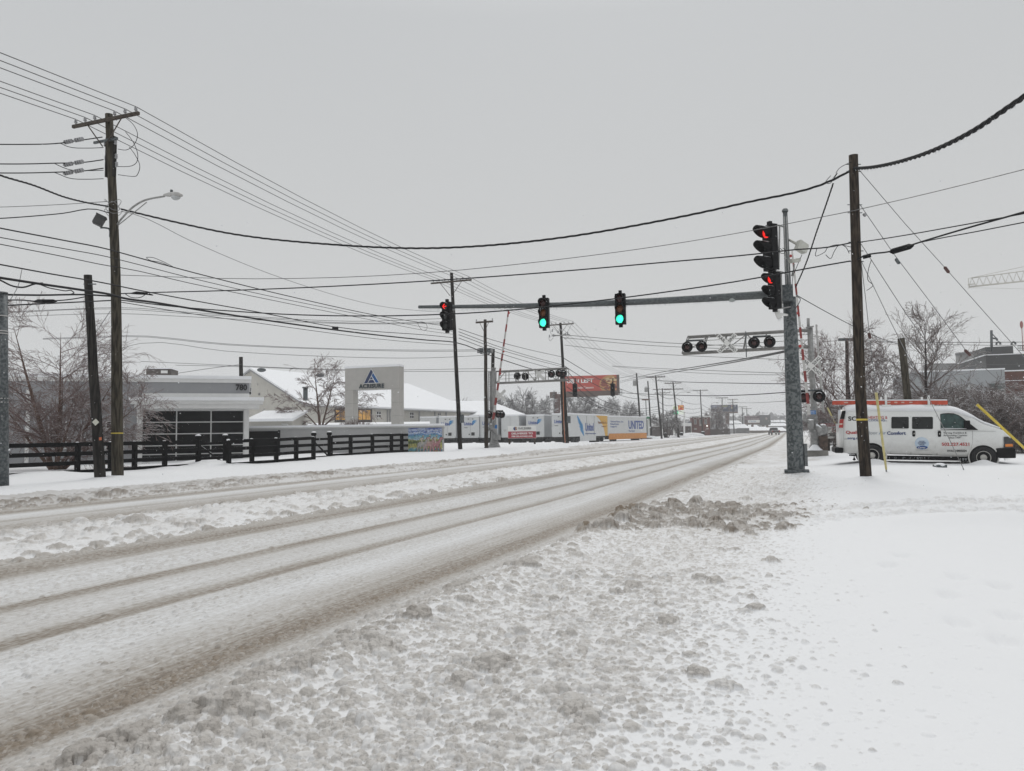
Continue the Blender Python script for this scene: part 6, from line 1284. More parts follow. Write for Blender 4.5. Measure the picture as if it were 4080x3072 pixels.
    for aa, ab, zz in ((a0 + .1, a0 + .6, rear_bot - .02), (AZ(*px4(870, 1300))[0], AZ(*px4(1030, 1300))[0], AZ(*px4(900, 1325))[1]), (f0a + .25, f1a - .2, f0z), (AZ(*px3(1200, 1290))[0], AZ(*px4(300, 1300))[0], AZ(*px3(1300, 1300))[1])):
        icicles(k, [vp.pt(aa, zz + .02, -.05), vp.pt(ab, zz + .02, -.05)], int(14 * max(1, (ab - aa))), .03, .14, .006, 1)
    k.build('underbody', [BLACK, ICE], th)
    # lettering
    def vt(s, c, x0, y0, x1, y1, m, bold=0, shear=0, parent=th, off=.007):
        A = AZ(*c(x0, y1)); Bq = AZ(*c(x1, y1)); Cq = AZ(*c(x0, y0)); dr = (vp.pt(*Bq) - vp.pt(*A)); L_ = dr.length
        bz = float(belt_z(A[0])); y = 0 if A[1] < bz else .16 * .9 * min(1, ((A[1] + Cq[1]) / 2 - bz) / .8)
        text(s, vp.pt(A[0], A[1], -y), dr.normalized(), ZU, L_, Cq[1] - A[1], m, parent, bold=bold, shear=shear, off=off, nrm=n, depth=.004)
    vt('SORG', px3, 475, 518, 852, 605, TXTB, .03)
    vt('HEATING &', px3, 865, 512, 1225, 568, TXTR, .015); vt('COOLING', px3, 862, 570, 1172, 613, NAVY, .015); vt('INC.', px3, 1180, 598, 1222, 613, NAVY, .01)
    vt('Quality', px3, 430, 792, 745, 868, TXTR, .03); vt('Indoor', px3, 775, 798, 1032, 862, mat('grey_lettering', (.30, .33, .36), .5), .0); vt('Air', px3, 1055, 802, 1186, 862, mat('pale_blue_lettering', (.22, .30, .42), .5), .01); vt('Comfort', px3, 1210, 804, 1567, 870, NAVY, .03)
    vt('www.', px3, 393, 944, 455, 954, TXTB, .02); vt('sorg.org', px3, 460, 922, 735, 966, NAVY, .03)
    vt('"Serving Frankfort &', px4, 562, 814, 1006, 856, TXTB, .008, .25); vt('Surrounding Counties', px4, 566, 864, 1018, 902, TXTB, .008, .25); vt('Since 1939"', px4, 672, 906, 908, 938, TXTB, .008, .25)
    vt('502.227.4521', px4, 535, 1017, 1058, 1078, TXTR, .025); vt('HVAC HM05024', px4, 640, 1151, 1006, 1194, TXTB, .02)
    ac, zc = AZ(*px3(1871, 1030)); sc_ = .00195
    k = MB(); k.lathe([(0, .008), (115 * sc_, .008), (115 * sc_, 0)], vp.pt(ac, zc, 0), n, 30, smooth=False); lg = k.build('round_decal', mat('decal_blue', (.40, .52, .64), .5, col2=(.58, .66, .74), scale=3), th)
    k = MB(); q = vp.pt(ac, AZ(*px3(1871, 1108))[1], .009); k.add([q + n * .004 + t * math.cos(a) * 92 * sc_ + ZU * math.sin(a) * 32 * sc_ for a in [2 * math.pi * i / 26 for i in range(26)]], [tuple(range(26))]); k.build('oval_decal', mat('decal_oval', (.02, .07, .24), .4), lg)
    for s_, y0, y1, x0, x1 in (('FACTORY', 982, 1004, 1815, 1922), ('AUTHORIZED', 1010, 1034, 1792, 1948), ('DEALER', 1040, 1062, 1816, 1918)): vt(s_, px3, x0, y0, x1, y1, NAVY, .01, parent=lg, off=.012)
    vt('Carrier', px3, 1800, 1092, 1940, 1126, TXTW, .01, .2, parent=lg, off=.018); vt('turn to the experts', px3, 1760, 1148, 2000, 1168, mat('grey_lettering', (.3, .3, .3), .5), 0, parent=lg)
    # roof rack posts
    for c, x, y in ((px3, 1215, 345), (px4, 322, 345)):
        aq = AZ(*c(x, y))[0]; zq = float(np.interp(aq, ta, tz)); k = MB()
        for o in (-.3, -Wd + .3): k.box(vp.pt(aq, zq + .18, o), (.07, .06, .46), (t, n, ZU)); k.box(vp.pt(aq, zq + .03, o), (.3, .16, .08), (t, n, ZU))
        k.box(vp.pt(aq, zq + .11, -Wd / 2), (.06, Wd - .5, .05), (t, n, ZU)); k.build('rack_post', PAINT, th)
    # ladder lying on the rack
    l0 = AZ(*px3(182, 262)); l1 = AZ(*px4(640, 258)); za, zb_ = vp.az(*px3(182, 262), -.45)[1], vp.az(*px4(640, 258), -.45)[1]
    A, Bq = vp.pt(vp.az(*px3(182, 262), -.45)[0], za, -.42), vp.pt(vp.az(*px4(640, 258), -.45)[0], zb_, -.42); ax = (Bq - A); L_ = ax.length; ax.normalize(); up = n.cross(ax); up = up if up.z > 0 else -up
    ld = thing('ladder', 'red extension ladder with snow along its top on the van roof', 'ladder', (A + Bq) / 2); RED = mat('ladder_red', (.55, .085, .045), .5, var=.25, scale=6)
    for o, dz, m_ in ((0, 0, RED), (-.42, 0, RED), (-.06, .02, RED), (-.36, .02, RED)):
        k = MB(); k.box((A + Bq) / 2 + n * (o + .02) + up * dz, (L_ * (1 if abs(o) not in (.06, .36) else .96), .025, .145), (ax, n, up))
        if o == 0: icicles(k, [A - up * .07 + n * .02, Bq - up * .07 + n * .02], 150, .03, .12, .006, 1)
        k.build('rail', [m_, ICE], ld)
    for i in range(14):
        k = MB(); p = A + ax * L_ * (i + .5) / 14; k.cyl(p, p - n * .42, .02, n=6); k.build('rung', ALUL, ld)
    k = MB(); k.box((A + Bq) / 2 + up * .095 + n * .01, (L_ * .99, .07, .035), (ax, n, up)); k.box((A + Bq) / 2 + up * .095 - n * .41, (L_ * .99, .07, .035), (ax, n, up)); k.build('snow_cap', SNOW, ld)
    for f_ in (.12, .5, .56, .62, .69):
        k = MB(); k.box(A + ax * L_ * f_ + n * .036 + up * .01, (.14 if f_ < .5 else .1, .006, .05), (ax, n, up)); k.build('sticker', mat('sticker', (.6, .4, .34), .5), ld)
    for u, v in ((3440, 1835), (3475, 1842)): pass
    c1 = vp.pt(*AZ(*px4(1300, 1440))); c2 = vp.pt(*AZ(*px3(960, 1390)))
    HEAPS.extend([(c1.x - .05, c1.y - .45, .35, .15), (c2.x, c2.y - .45, .4, .16)])
build_van()
# ------------------------------------------------------------------ moving trailers parked in a row
TWHT = mat('trailer_white', (.62, .63, .63), .4, var=.06, scale=1.5); TGRY = mat('trailer_side', (.42, .435, .45), .45, .1, var=.08, scale=1.2)
CHAS = mat('chassis_black', (.02, .02, .02), .7, var=.4, scale=4); ORG_ = mat('trailer_orange', (.62, .24, .03), .5, var=.12, scale=2); GOLD = mat('trailer_gold', (.68, .38, .04), .45, var=.1)
SKYB = mat('emblem_sky_blue', (.04, .26, .55), .5, var=.2); UNB = mat('emblem_royal', (.04, .09, .32), .5, var=.2)
WING = [[(0, .55), (.2, .95), (1, 1), (.55, .8)], [(.0, .5), (.35, .72), (.95, .8), (.5, .58)], [(.02, .42), (.4, .55), (.8, .6), (.4, .4)], [(.0, .3), (.15, .42), (.6, .38), (.3, .22)], [(0, 0), (.05, .28), (.35, .25), (.15, .1)]]
def wing(parent, o, a, b, w_, h_, n, m=SKYB):
    k = MB()
    for pl in WING: k.prism([(x * w_, y * h_) for x, y in pl], o + n * .004, a, b, n * .02)
    return k.build('wing_emblem', m, parent)
def trailer(label, ur, d, w_=2.6, L_=14.6, vt=1652, mk='plain', yaw=20.0, side_m=TGRY, zb=None):
    """rear right corner at column ur, depth d; long axis heads yaw degrees right of the camera axis"""
    c = P(ur, 1700, d); ax = (_f0 * math.cos(R(yaw)) + _r0 * math.sin(R(yaw))); s = -(_r0 * math.cos(R(yaw)) - _f0 * math.sin(R(yaw))); ztop = P(ur, vt, d).z; z0 = -.15; zf = z0 + 1.12
    c = V((c.x, c.y, z0)); th = thing('box_trailer', label, 'trailer', c, 'box trailers parked in a row'); n = -ax; rt = -s
    g = lambda l, y, z: c + ax * l + s * y + ZU * (z - z0)
    k = MB(); k.box(g(L_ / 2, w_ / 2, (zf + ztop) / 2), (L_, w_, ztop - zf), (ax, s, ZU)); box_ = k.build('box', [side_m], th)
    k = MB(); k.box(g(-.03, w_ / 4 + .02, (zf + ztop) / 2), (.05, w_ / 2 - .1, ztop - zf - .24), (ax, s, ZU)); k.build('rear_door', TWHT, th); k = MB(); k.box(g(-.03, w_ * .75 - .02, (zf + ztop) / 2), (.05, w_ / 2 - .1, ztop - zf - .24), (ax, s, ZU)); k.build('rear_door', TWHT, th)
    k = MB(); k.box(g(-.02, w_ / 2, ztop - .06), (.1, w_ + .02, .14), (ax, s, ZU)); k.box(g(-.02, w_ / 2, zf + .06), (.1, w_ + .02, .14), (ax, s, ZU)); k.box(g(-.02, .03, (zf + ztop) / 2), (.1, .1, ztop - zf), (ax, s, ZU)); k.box(g(-.02, w_ - .03, (zf + ztop) / 2), (.1, .1, ztop - zf), (ax, s, ZU)); k.build('door_frame', TWHT, th)
    k = MB(); k.box(g(L_ / 2, w_ / 2, ztop + .1), (L_ + .05, w_ + .05, .2), (ax, s, ZU)); k.build('snow_cap', SNOW, th)
    k = MB(); k.box(g(L_ / 2, w_ / 2, zf - .15), (L_ - .2, w_ * .8, .3), (ax, s, ZU)); k.box(g(.2, w_ / 2, zf - .55), (.12, w_ * .9, .15), (ax, s, ZU)); k.box(g(L_ * .45, w_ / 2, zf - .35), (L_ * .5, w_ * .7, .65), (ax, s, ZU)); k.box(g(L_ - 2.4, w_ / 2, zf - .7), (.25, w_ * .6, .9), (ax, s, ZU)); k.build('chassis', CHAS, th)
    for l in (1.4, 2.7):
        for y in (.15, w_ - .15):
            k = MB(); k.lathe([(0, -.14), (.5, -.14), (.5, .14), (.3, .15), (.28, .08), (0, .08)], g(l, y, z0 + .5), (rt if y < 1 else -rt), 18); k.build('wheel', CHAS, th)
    rear = lambda y, z, w1, h1: (g(-.06, y + w1, z))          # lower-left corner seen from behind
    if mk in ('united', 'united_small'):
        text('United', rear(w_ - .35 - 1.45, ztop - 1.18, 1.45, 0), rt, ZU, 1.4, .5, UNB, th, bold=.02, shear=.15, nrm=n, depth=.02)
        wing(th, rear(.18, ztop - 1.2, .85, 0), rt, ZU, .8, .75, n)
        text('704428', rear(w_ - .9, ztop - 1.55, .5, 0), rt, ZU, .5, .13, TXTB, th, nrm=n)
        k = MB(); k.box(g(-.075, w_ * .34, zf + .55), (.03, .5, .45), (ax, s, ZU)); k.box(g(-.075, w_ * .56, zf + .5), (.03, .16, .16), (ax, s, ZU)); k.build('latch_panel', CHAS, th)
        for y in (w_ * .35, w_ * .6): k = MB(); k.box(g(-.08, y, ztop - .28), (.05, .2, .1), (ax, s, ZU)); k.build('marker_lamp', CHAS, th)
    return th, g, ax, s, rt, n, ztop, zf, L_, w_
HZM = mat('placard', (.55, .55, .54), .5)
trailer('plain grey box trailer, first of the row beside the wall end', 1738, 108, vt=1664, side_m=TGRY)
trailer('white moving trailer, first with the blue wing, left of the mural pole', 1816, 105, vt=1662, mk='united')
trailer('white moving trailer behind the mural pole, wing half hidden', 1908, 104.5, vt=1661, mk='united')
trailer('white moving trailer largely behind the far crossing mast', 1982, 104, vt=1659, mk='united')
r_ = trailer('plain pale trailer with a diamond placard behind the deliveries sign', 2068, 103.5, vt=1657)
k = MB(); g = r_[1]; k.box(g(-.08, 2.12, r_[7] + 1.0), (.02, .34, .34), (r_[2], (r_[3] + ZU).normalized(), (ZU - r_[3]).normalized())); k.build('placard', HZM, r_[0])
trailer('white moving trailer with the whole blue wing right of the deliveries sign', 2168, 103, vt=1656, mk='united')
r_ = trailer('white and gold moving trailer with a tall blue wing on its long side', 2270, 100, vt=1651, mk='united', side_m=TWHT, yaw=27, L_=15)
def side_deco(r, gold=True):
    th, g, ax, s, rt, n, zt, zf, L_, w_ = r; a, b = ax, ZU
    k = MB(); k.prism([(L_ * .66, zt - zf), (L_ - .03, zt - zf), (L_ - .03, 0), (L_ * .93, 0), (L_ * .88, (zt - zf) * .45), (L_ * .78, (zt - zf) * .8)], g(0, 0, zf), a, b, rt * .012); k.build('gold_panel', GOLD, th)
    o = g(L_ * .18, 0, zf + .55); k = MB()
    for pl in ([(0, 2.1), (.1, 2.4), (2.0, 1.1), (2.3, .1), (1.6, .8)], [(.2, 1.6), (1.9, .9), (1.6, .5)], [(.5, 1.0), (2.0, .6), (1.7, .2)], [(.9, .5), (2.3, .25), (2.5, -.6)], [(.05, 1.9), (1.5, 1.3), (1.2, 1.0)]): k.prism([(x, y) for x, y in pl], o + rt * .004, a, b, rt * .015)
    k.build('wing_emblem', SKYB, th)
    text('United', g(L_ * .38, 0, zf + .75), a, b, L_ * .22, 1.15, UNB, th, bold=.02, nrm=rt, depth=.02, off=.01)
    text('70 Years of Customer Satisfaction', g(L_ * .38, 0, zf + .3), a, b, L_ * .28, .18, UNB, th, nrm=rt, depth=.015, off=.01)
    text('Vincent Fister, Inc.', g(L_ * .72, 0, zt - 1.25), a, b, L_ * .26, .42, mat('brown_lettering', (.3, .1, .02), .5), th, nrm=rt, depth=.015, off=.02); text('Lexington, KY', g(L_ * .82, 0, zt - 1.75), a, b, L_ * .15, .25, mat('brown_lettering', (.3, .1, .02), .5), th, nrm=rt, depth=.015, off=.02)
    k = MB(); k.box(g(L_ * .45, -.005, zf - .3), (L_ * .42, .03, .7), (ax, s, ZU)); k.build('side_skirt', TWHT, th)
    k = MB()
    for l in (.42, .62): k.box(g(L_ * l, -.006, (zf + zt) / 2), (.03, .02, zt - zf - .2), (ax, s, ZU))
    k.build('side_door_seam', CHAS, th)
side_deco(r_)
r2 = trailer('white trailer with an orange lower band, last at the right of the row', 2424, 119, vt=1660, yaw=31, side_m=TWHT, L_=17)
th, g, ax, s, rt, n, zt, zf, L_, w_ = r2
k = MB(); k.box(g(L_ / 2, -.012, zf - .18), (L_ - .1, .03, .95), (ax, s, ZU)); k.build('orange_band', ORG_, th); k = MB(); k.box(g(L_ / 2, -.02, zf + .38), (L_ - .1, .03, .06), (ax, s, ZU)); k.build('white_stripe', TWHT, th)
text('UNITED', g(-.06, w_ - .1, zt - 1.5), rt, ZU, 2.3, .55, UNB, th, bold=.03, shear=.25, nrm=n, depth=.02)
text('UNITED', g(L_ * .5, 0, zf + 1.0), ax, ZU, L_ * .42, 1.45, UNB, th, bold=.03, nrm=rt, depth=.02); text('Van Lines', g(L_ * .5, 0, zf + .55), ax, ZU, L_ * .16, .3, UNB, th, nrm=rt, depth=.02)
for i, (s_, w1) in enumerate((('Vincent Fister, Inc.', .32), ('Moving & Storage', .2), ('Lexington, KY', .15))): text(s_, g(L_ * .05, 0, zt - .95 - i * .42), ax, ZU, L_ * w1, .32, UNB, th, nrm=rt, depth=.02)
# ------------------------------------------------------------------ dark pickup driving away
def pickup():
    b = P(3093, 1733, 195); th = thing('pickup_truck', 'dark pickup truck with snow in its bed driving away down the road', 'pickup', V((b.x, b.y, .1))); DK = mat('pickup_dark', (.035, .025, .03), .3, var=.2, coat=.3); yaw = 4
    f = (_f0 * math.cos(R(20 - 12)) + _r0 * math.sin(R(20 - 12))); s = V((f.y, -f.x, 0)); o = V((b.x, b.y, .1)); g = lambda l, y, z: o + f * l + s * y + ZU * z
    def loft(k, secs, mi=0):
        vs = []
        for l, w_, z0, z1 in secs: vs += [g(l, -w_, z0), g(l, w_, z0), g(l, w_ * .96, z1), g(l, -w_ * .96, z1)]
        n_ = len(secs); k.add(vs, [(4 * i + j, 4 * i + (j + 1) % 4, 4 * i + 4 + (j + 1) % 4, 4 * i + 4 + j) for i in range(n_ - 1) for j in range(4)] + [(3, 2, 1, 0), (4 * n_ - 4, 4 * n_ - 3, 4 * n_ - 2, 4 * n_ - 1)], mi)
    k = MB(); loft(k, [(0, .95, .55, 1.15), (.05, 1.0, .5, 1.2), (2.0, 1.0, .5, 1.2), (4.2, 1.0, .5, 1.2), (5.4, .98, .5, 1.1), (5.7, .9, .55, .9)]); k.build('body', DK, th)
    k = MB(); loft(k, [(1.95, .95, 1.2, 1.3), (2.2, .85, 1.2, 1.85), (3.4, .85, 1.2, 1.9), (4.3, .92, 1.2, 1.25)]); k.build('cab', DK, th)
    k = MB(); k.quad(g(1.99, -.7, 1.35), g(1.99, .7, 1.35), g(2.13, .68, 1.75), g(2.13, -.68, 1.75)); k.quad(g(2.4, -.96, 1.32), g(3.9, -.97, 1.32), g(3.4, -.88, 1.78), g(2.45, -.88, 1.78)); k.build('window', DG, th)
    k = MB(); k.box(g(1.0, 0, 1.2), (1.8, 1.75, .12), (f, s, ZU)); k.box(g(2.85, 0, 1.92), (1.2, 1.6, .07), (f, s, ZU)); k.build('snow_cap', SNOW, th)
    k = MB(); k.box(g(-.1, 0, .58), (.2, 1.95, .2), (f, s, ZU)); k.build('rear_bumper', ALU, th)
    for y in (-.88, .88): k = MB(); k.box(g(-.02, y, .98), (.08, .16, .38), (f, s, ZU)); k.build('tail_light', REDP, th)
    k = MB(); k.box(g(-.03, 0, .72), (.03, .4, .14), (f, s, ZU)); k.build('number_plate', WHITEP, th)
    for l in (1.1, 4.7):
        for y in (-.9, .9): k = MB(); k.lathe([(0, -.12), (.38, -.12), (.4, 0), (.38, .12), (.2, .12), (0, .1)], g(l, y, .38), s * (1 if y > 0 else -1), 16); k.build('wheel', CHAS, th)
pickup()
# ------------------------------------------------------------------ bare icy trees
BARK = mat('river_birch_bark', (.15, .085, .06), .9, scale=9, col2=(.055, .035, .028), bump=.01, bscale=30, snow=.12)
BARKD = mat('dark_bark', (.055, .045, .042), .9, scale=8, col2=(.025, .02, .02), snow=.15)
TWIG = mat('icy_pink_twig', (.21, .135, .12), .45, scale=20, col2=(.085, .052, .048), snow=.10)
TWIGG = mat('icy_grey_twig', (.21, .16, .145), .5, scale=20, col2=(.095, .072, .066), snow=.14)
FROST = mat('frosted_far_twig', (.20, .19, .185), .6, scale=4, col2=(.12, .11, .108), snow=.35)
def stem_path(p, d, L_, n, wob, droop, rg):
    pts = [V(p)]; d = V(d).normalized(); s = L_ / n
    for i in range(n):
        d = (d + V((rg.uniform(-1, 1), rg.uniform(-1, 1), rg.uniform(-1, 1))) * wob + ZU * droop * ((i + 1) / n)).normalized(); pts.append(pts[-1] + d * s)
    return pts
def grow(tr, cr, p, d, L_, r, lev, rg, o):
    """trunk and limbs go to tr, the finer wood to cr"""
    n = 7 if lev == 0 else (5 if lev < 3 else 3)
    pts = stem_path(p, d, L_, n, o['wob'] * (.5 if lev == 0 else 1), o['droop'][lev], rg)
    tip = o['tip']; rr = [max(tip, r * (1 - .94 * i / n)) for i in range(n + 1)]
    (tr if lev <= o['trunk'] else cr).tube(pts, rr, (8, 5, 4, 3, 3)[lev], 0, False)
    if lev >= o['levels']: return
    k = o['kids'][lev]
    for i in range(k):
        t = o['start'][lev] + (1 - o['start'][lev]) * (i + rg.random()) / k; x = t * n; j = min(int(x), n - 1); q = pts[j].lerp(pts[j + 1], x - j); ax = (pts[j + 1] - pts[j]).normalized()
        a = ax.orthogonal().normalized(); b = ax.cross(a); ph = rg.uniform(0, 6.283); sp = R(rg.gauss(*o['angle'][lev]))
        nd = ax * math.cos(sp) + (a * math.cos(ph) + b * math.sin(ph)) * math.sin(sp)
        if lev <= 1: nd.z = nd.z * .75 + .25 * o['up']
        grow(tr, cr, q, nd, L_ * o['len'][lev] * rg.uniform(.6, 1.1) * (1 - .55 * t * (lev == 0) * o['taper']), max(tip, rr[j] * .55), lev + 1, rg, o)
def tree(name, label, base, stems, o, seed, bark=BARK, twig=TWIG, group=None, cat='tree'):
    rg = random.Random(seed); th = thing(name, label, cat, base, group); tr, cr = MB(), MB()
    for d, L_, r in stems: grow(tr, cr, V(base) - ZU * .15 + V((rg.uniform(-.2, .2), rg.uniform(-.2, .2), 0)) * (len(stems) > 1), d, L_, r, 0, rg, o)
    tr.build('trunk', bark, th); cr.build('crown', twig, th); return th
def cam_dir(x, z, y=0): return _r0 * x + ZU * z + _f0 * y
OB = dict(levels=4, trunk=0, kids=(14, 7, 6, 3), start=(.12, .15, .12, .1), angle=((50, 14), (36, 10), (32, 10), (28, 10)), len=(.52, .56, .55, .5), droop=(.0, -.075, -.09, -.09, -.05), wob=.085, tip=.0066, up=.45, taper=.55)
b = PG(215, 33); b.z = gz(b.x, b.y) + .05
tree('birch_tree', 'large many stemmed river birch coated in ice behind the black fence', b, [(cam_dir(-.24, 1), 6.9, .13), (cam_dir(-.06, 1, .1), 6.6, .11), (cam_dir(.14, 1), 4.6, .09), (cam_dir(.62, 1, -.05), 5.0, .12), (cam_dir(.95, .8, .1), 4.8, .10), (cam_dir(-.7, .8, .1), 4.8, .09), (cam_dir(.4, .8, -.3), 4.2, .08)], OB, 3)
b = PG(1275, 63); b.z = 2.35
OB2 = dict(OB, kids=(11, 6, 5, 3), tip=.0105)
tree('birch_tree', 'smaller icy birch rising beside the arch sign', b, [(cam_dir(-.12, 1), 5.4, .12), (cam_dir(.28, 1), 4.6, .10), (cam_dir(.95, .8), 4.8, .08), (cam_dir(-.75, .8), 3.8, .07)], OB2, 11)
# twiggy shrub at the foot of the arch
rg = random.Random(4); sb_ = thing('shrub', 'low reddish twig shrub at the foot of the arch sign', 'shrub', PG(1420, 52)); k = MB()
for i in range(150):
    u = rg.uniform(1350, 1490); p = P(u, 1697, 52 + rg.uniform(-.6, .6)); d = cam_dir(rg.uniform(-.35, .35), 1, rg.uniform(-.2, .2)); k.tube(stem_path(p - ZU * .3, d, rg.uniform(.5, 1.0) * (1 - abs(u - 1415) / 160), 3, .12, 0, rg), [.018, .014, .011, .009], 3, 0, False)
k.build('stems', mat('dark_red_twig', (.10, .05, .045), .6, snow=.2), sb_)
# right hand side: two larger trees and a thicket of weeping shrubs behind the van
OT = dict(levels=4, trunk=0, kids=(24, 8, 5, 3), start=(.27, .15, .12, .1), angle=((38, 6), (34, 9), (34, 10), (32, 10)), len=(.62, .48, .5, .5), droop=(0, .06, .03, -.01, -.03), wob=.07, tip=.0085, up=.55, taper=1.35)
b = PG(3695, 46); tree('bare_tree', 'dark conical bare tree with icy twigs behind the van cab', b, [(cam_dir(0, 1), 8.2, .15)], OT, 21, BARKD, TWIGG)
OT2 = dict(OT, kids=(14, 8, 6, 3), start=(.2, .15, .12, .1), droop=(0, .02, -.03, -.06, -.05), len=(.68, .52, .5, .5), taper=.7)
b = PG(3385, 50); tree('bare_tree', 'broad pinkish bare tree with icy twigs between crossing mast and guyed pole', b, [(cam_dir(.03, 1), 6.6, .14), (cam_dir(-.35, 1, .2), 5.6, .1), (cam_dir(.4, 1, -.2), 5.4, .1)], OT2, 22, BARKD, TWIG)
OS = dict(levels=3, trunk=0, kids=(12, 10, 9, 3), start=(.1, .15, .1, .1), angle=((50, 15), (45, 14), (42, 14), (35, 10)), len=(.75, .6, .5, .5), droop=(-.02, -.12, -.22, -.2, -.1), wob=.13, tip=.0095, up=.3, taper=.4)
def copy_tree(src, loc, rz, s, label, group):
    r = src.copy(); COL.objects.link(r); r.location = V(loc); r.rotation_euler = (0, 0, rz); r.scale = s if isinstance(s, tuple) else (s, s, s); r['label'] = label; r['group'] = group
    for ch in list(src.children): c = ch.copy(); COL.objects.link(c); c.parent = r
    return r
G_S = 'icy shrubs behind the van'
sh1 = tree('icy_shrub', 'icy weeping shrub behind the ladder, beside the mossy pole', PG(3540, 42), [(cam_dir(rnd.uniform(-.6, .6), 1, rnd.uniform(-.5, .5)), 2.6, .05) for _ in range(6)], OS, 31, BARKD, TWIGG, G_S)
for i, (u, d, s, lb) in enumerate(((3470, 44, 1.0, 'icy weeping shrub right of the guyed pole, above the van rear'), (3620, 47, 1.15, 'icy weeping shrub right beside the mossy pole'), (3790, 40, 1.05, 'icy weeping shrub above the van windscreen'), (3880, 42, 1.15, 'tall icy weeping shrub before the pale grey plant wall'), (3960, 38, 1.05, 'icy weeping shrub behind the thick yellow guard'), (4045, 44, 1.35, 'drooping icy shrub mound before the red brick wall'), (4090, 36, .95, 'low icy shrub at the frame edge above the van nose'), (3330, 60, 1.0, 'icy shrub left of the van, behind the truck notice'), (3720, 55, 1.5, 'icy shrub behind the dark conical tree'), (3420, 62, 1.3, 'icy shrub far behind the guyed pole'))):
    p = PG(u, d); copy_tree(sh1, (p.x, p.y, p.z - .1), i * 1.7, (s, s, s * .95), lb, G_S)
G_B = 'frosted trees behind the trailers'
OF = dict(levels=3, trunk=0, kids=(12, 9, 8, 3), start=(.3, .2, .15, .1), angle=((46, 12), (42, 12), (40, 12), (35, 10)), len=(.6, .55, .5, .5), droop=(0, .03, -.03, -.1, 0), wob=.17, tip=.03, up=.4, taper=.9)
bt = tree('bare_tree', 'frosted bare tree just right of the far crossing mast, behind the trailers', PG(2010, 150), [(cam_dir(0, 1), 8.0, .22), (cam_dir(.4, 1, .2), 6.5, .15)], OF, 41, FROST, FROST, G_B)
for i, (u, d, s, lb) in enumerate(((2060, 146, 1.0, 'frosted bare tree above the plain pale trailer'), (2110, 142, 1.08, 'broad frosted bare tree above the deliveries sign'), (2142, 150, 1.0, 'frosted bare tree above the trailer with the whole wing'), (2190, 170, .9, 'frosted bare tree beside the billboard column'), (1860, 150, .95, 'frosted bare tree rising over the white roof left of the brown pole'), (1905, 155, .95, 'frosted bare tree over the white roof right beside the brown pole'), (2290, 190, 1.35, 'pale frosted tree under the pizza billboard, left half'), (2345, 195, 1.4, 'pale frosted tree under the pizza billboard, right half'), (2400, 210, 1.2, 'pale frosted tree right below the billboard end'), (2475, 220, 1.25, 'frosted evergreen like tree above the last trailer'), (2520, 225, 1.15, 'frosted tree above the green canopy'))):
    p = PG(u, d); copy_tree(bt, (p.x, p.y, -.3), i * 2.1, (s * (1 + .25 * math.sin(i)), s, s), lb, G_B)
OD = dict(OF, tip=.022, kids=(12, 9, 8, 3), start=(.28, .15, .1, .1))
t1 = tree('bare_tree', 'dark bare tree before the dark low restaurant wall', PG(2661, 165), [(cam_dir(0, 1), 5.6, .16), (cam_dir(.35, 1), 5.0, .12), (cam_dir(-.4, 1), 5.0, .12)], dict(OD, start=(.35, .15, .1, .1)), 51, BARKD, mat('grey_brown_twig', (.13, .11, .105), .6, snow=.2), 'trees along the far street')
pk_ = mat('pinkish_far_twig', (.22, .17, .16), .7, col2=(.13, .10, .095), snow=.2)
t2 = tree('bare_tree', 'tall pinkish bare tree right of the brick building, before the blue billboard', PG(2850, 240), [(cam_dir(0, 1), 8.6, .2), (cam_dir(-.25, 1), 8, .15), (cam_dir(.25, 1), 7.5, .15)], dict(OD, tip=.036, kids=(14, 9, 7, 3), len=(.44, .5, .5, .5)), 52, BARKD, pk_, 'trees along the far street')
for u, d, s, lb in ((2830, 232, .75, 'pinkish bare tree against the brick building wall'), (2874, 246, .6, 'pinkish bare tree at the foot of the blue billboard'), (2899, 262, .42, 'low pinkish bare tree under the blue billboard')):
    p = PG(u, d); copy_tree(t2, (p.x, p.y, 0), u, s, lb, 'trees along the far street')
p = PG(2702, 172); copy_tree(t1, (p.x, p.y, 0), 1.3, .7, 'small dark bare tree right of the leaning far pole', 'trees along the far street')
# far hazy wood on the rise
rg = random.Random(9); k = MB()
for i in range(520):
    u = rg.uniform(2100, 3300); d = rg.uniform(520, 700); p = PG(u, d); h = rg.uniform(5, 11) + (6 if u > 2850 else 0) * rg.random(); r = rg.uniform(2.2, 4.5)
    for j in range(14):
        a = rg.uniform(0, 6.28); q = V((p.x, p.y, 0)) + V((math.cos(a), math.sin(a), 0)) * r * rg.random() + ZU * h * rg.uniform(.25, 1.0); s = rg.uniform(.5, 1.3); e = _r0 * s; f = ZU * s * rg.uniform(.7, 1.6)
        k.add([q - e, q + f * .9 + _f0 * .3, q + e * .8, q - f * .6], [(0, 1, 2, 3)])
    k.cyl(V((p.x, p.y, -1)), V((p.x, p.y, h * .8)), .25, .1, 4)
k.build('far_wood', mat('far_wood_twig', (.23, .225, .225), .8, scale=.4, col2=(.15, .145, .145)), kind='stuff', label='pale hazy wood on the rise beyond the street', cat='wood')
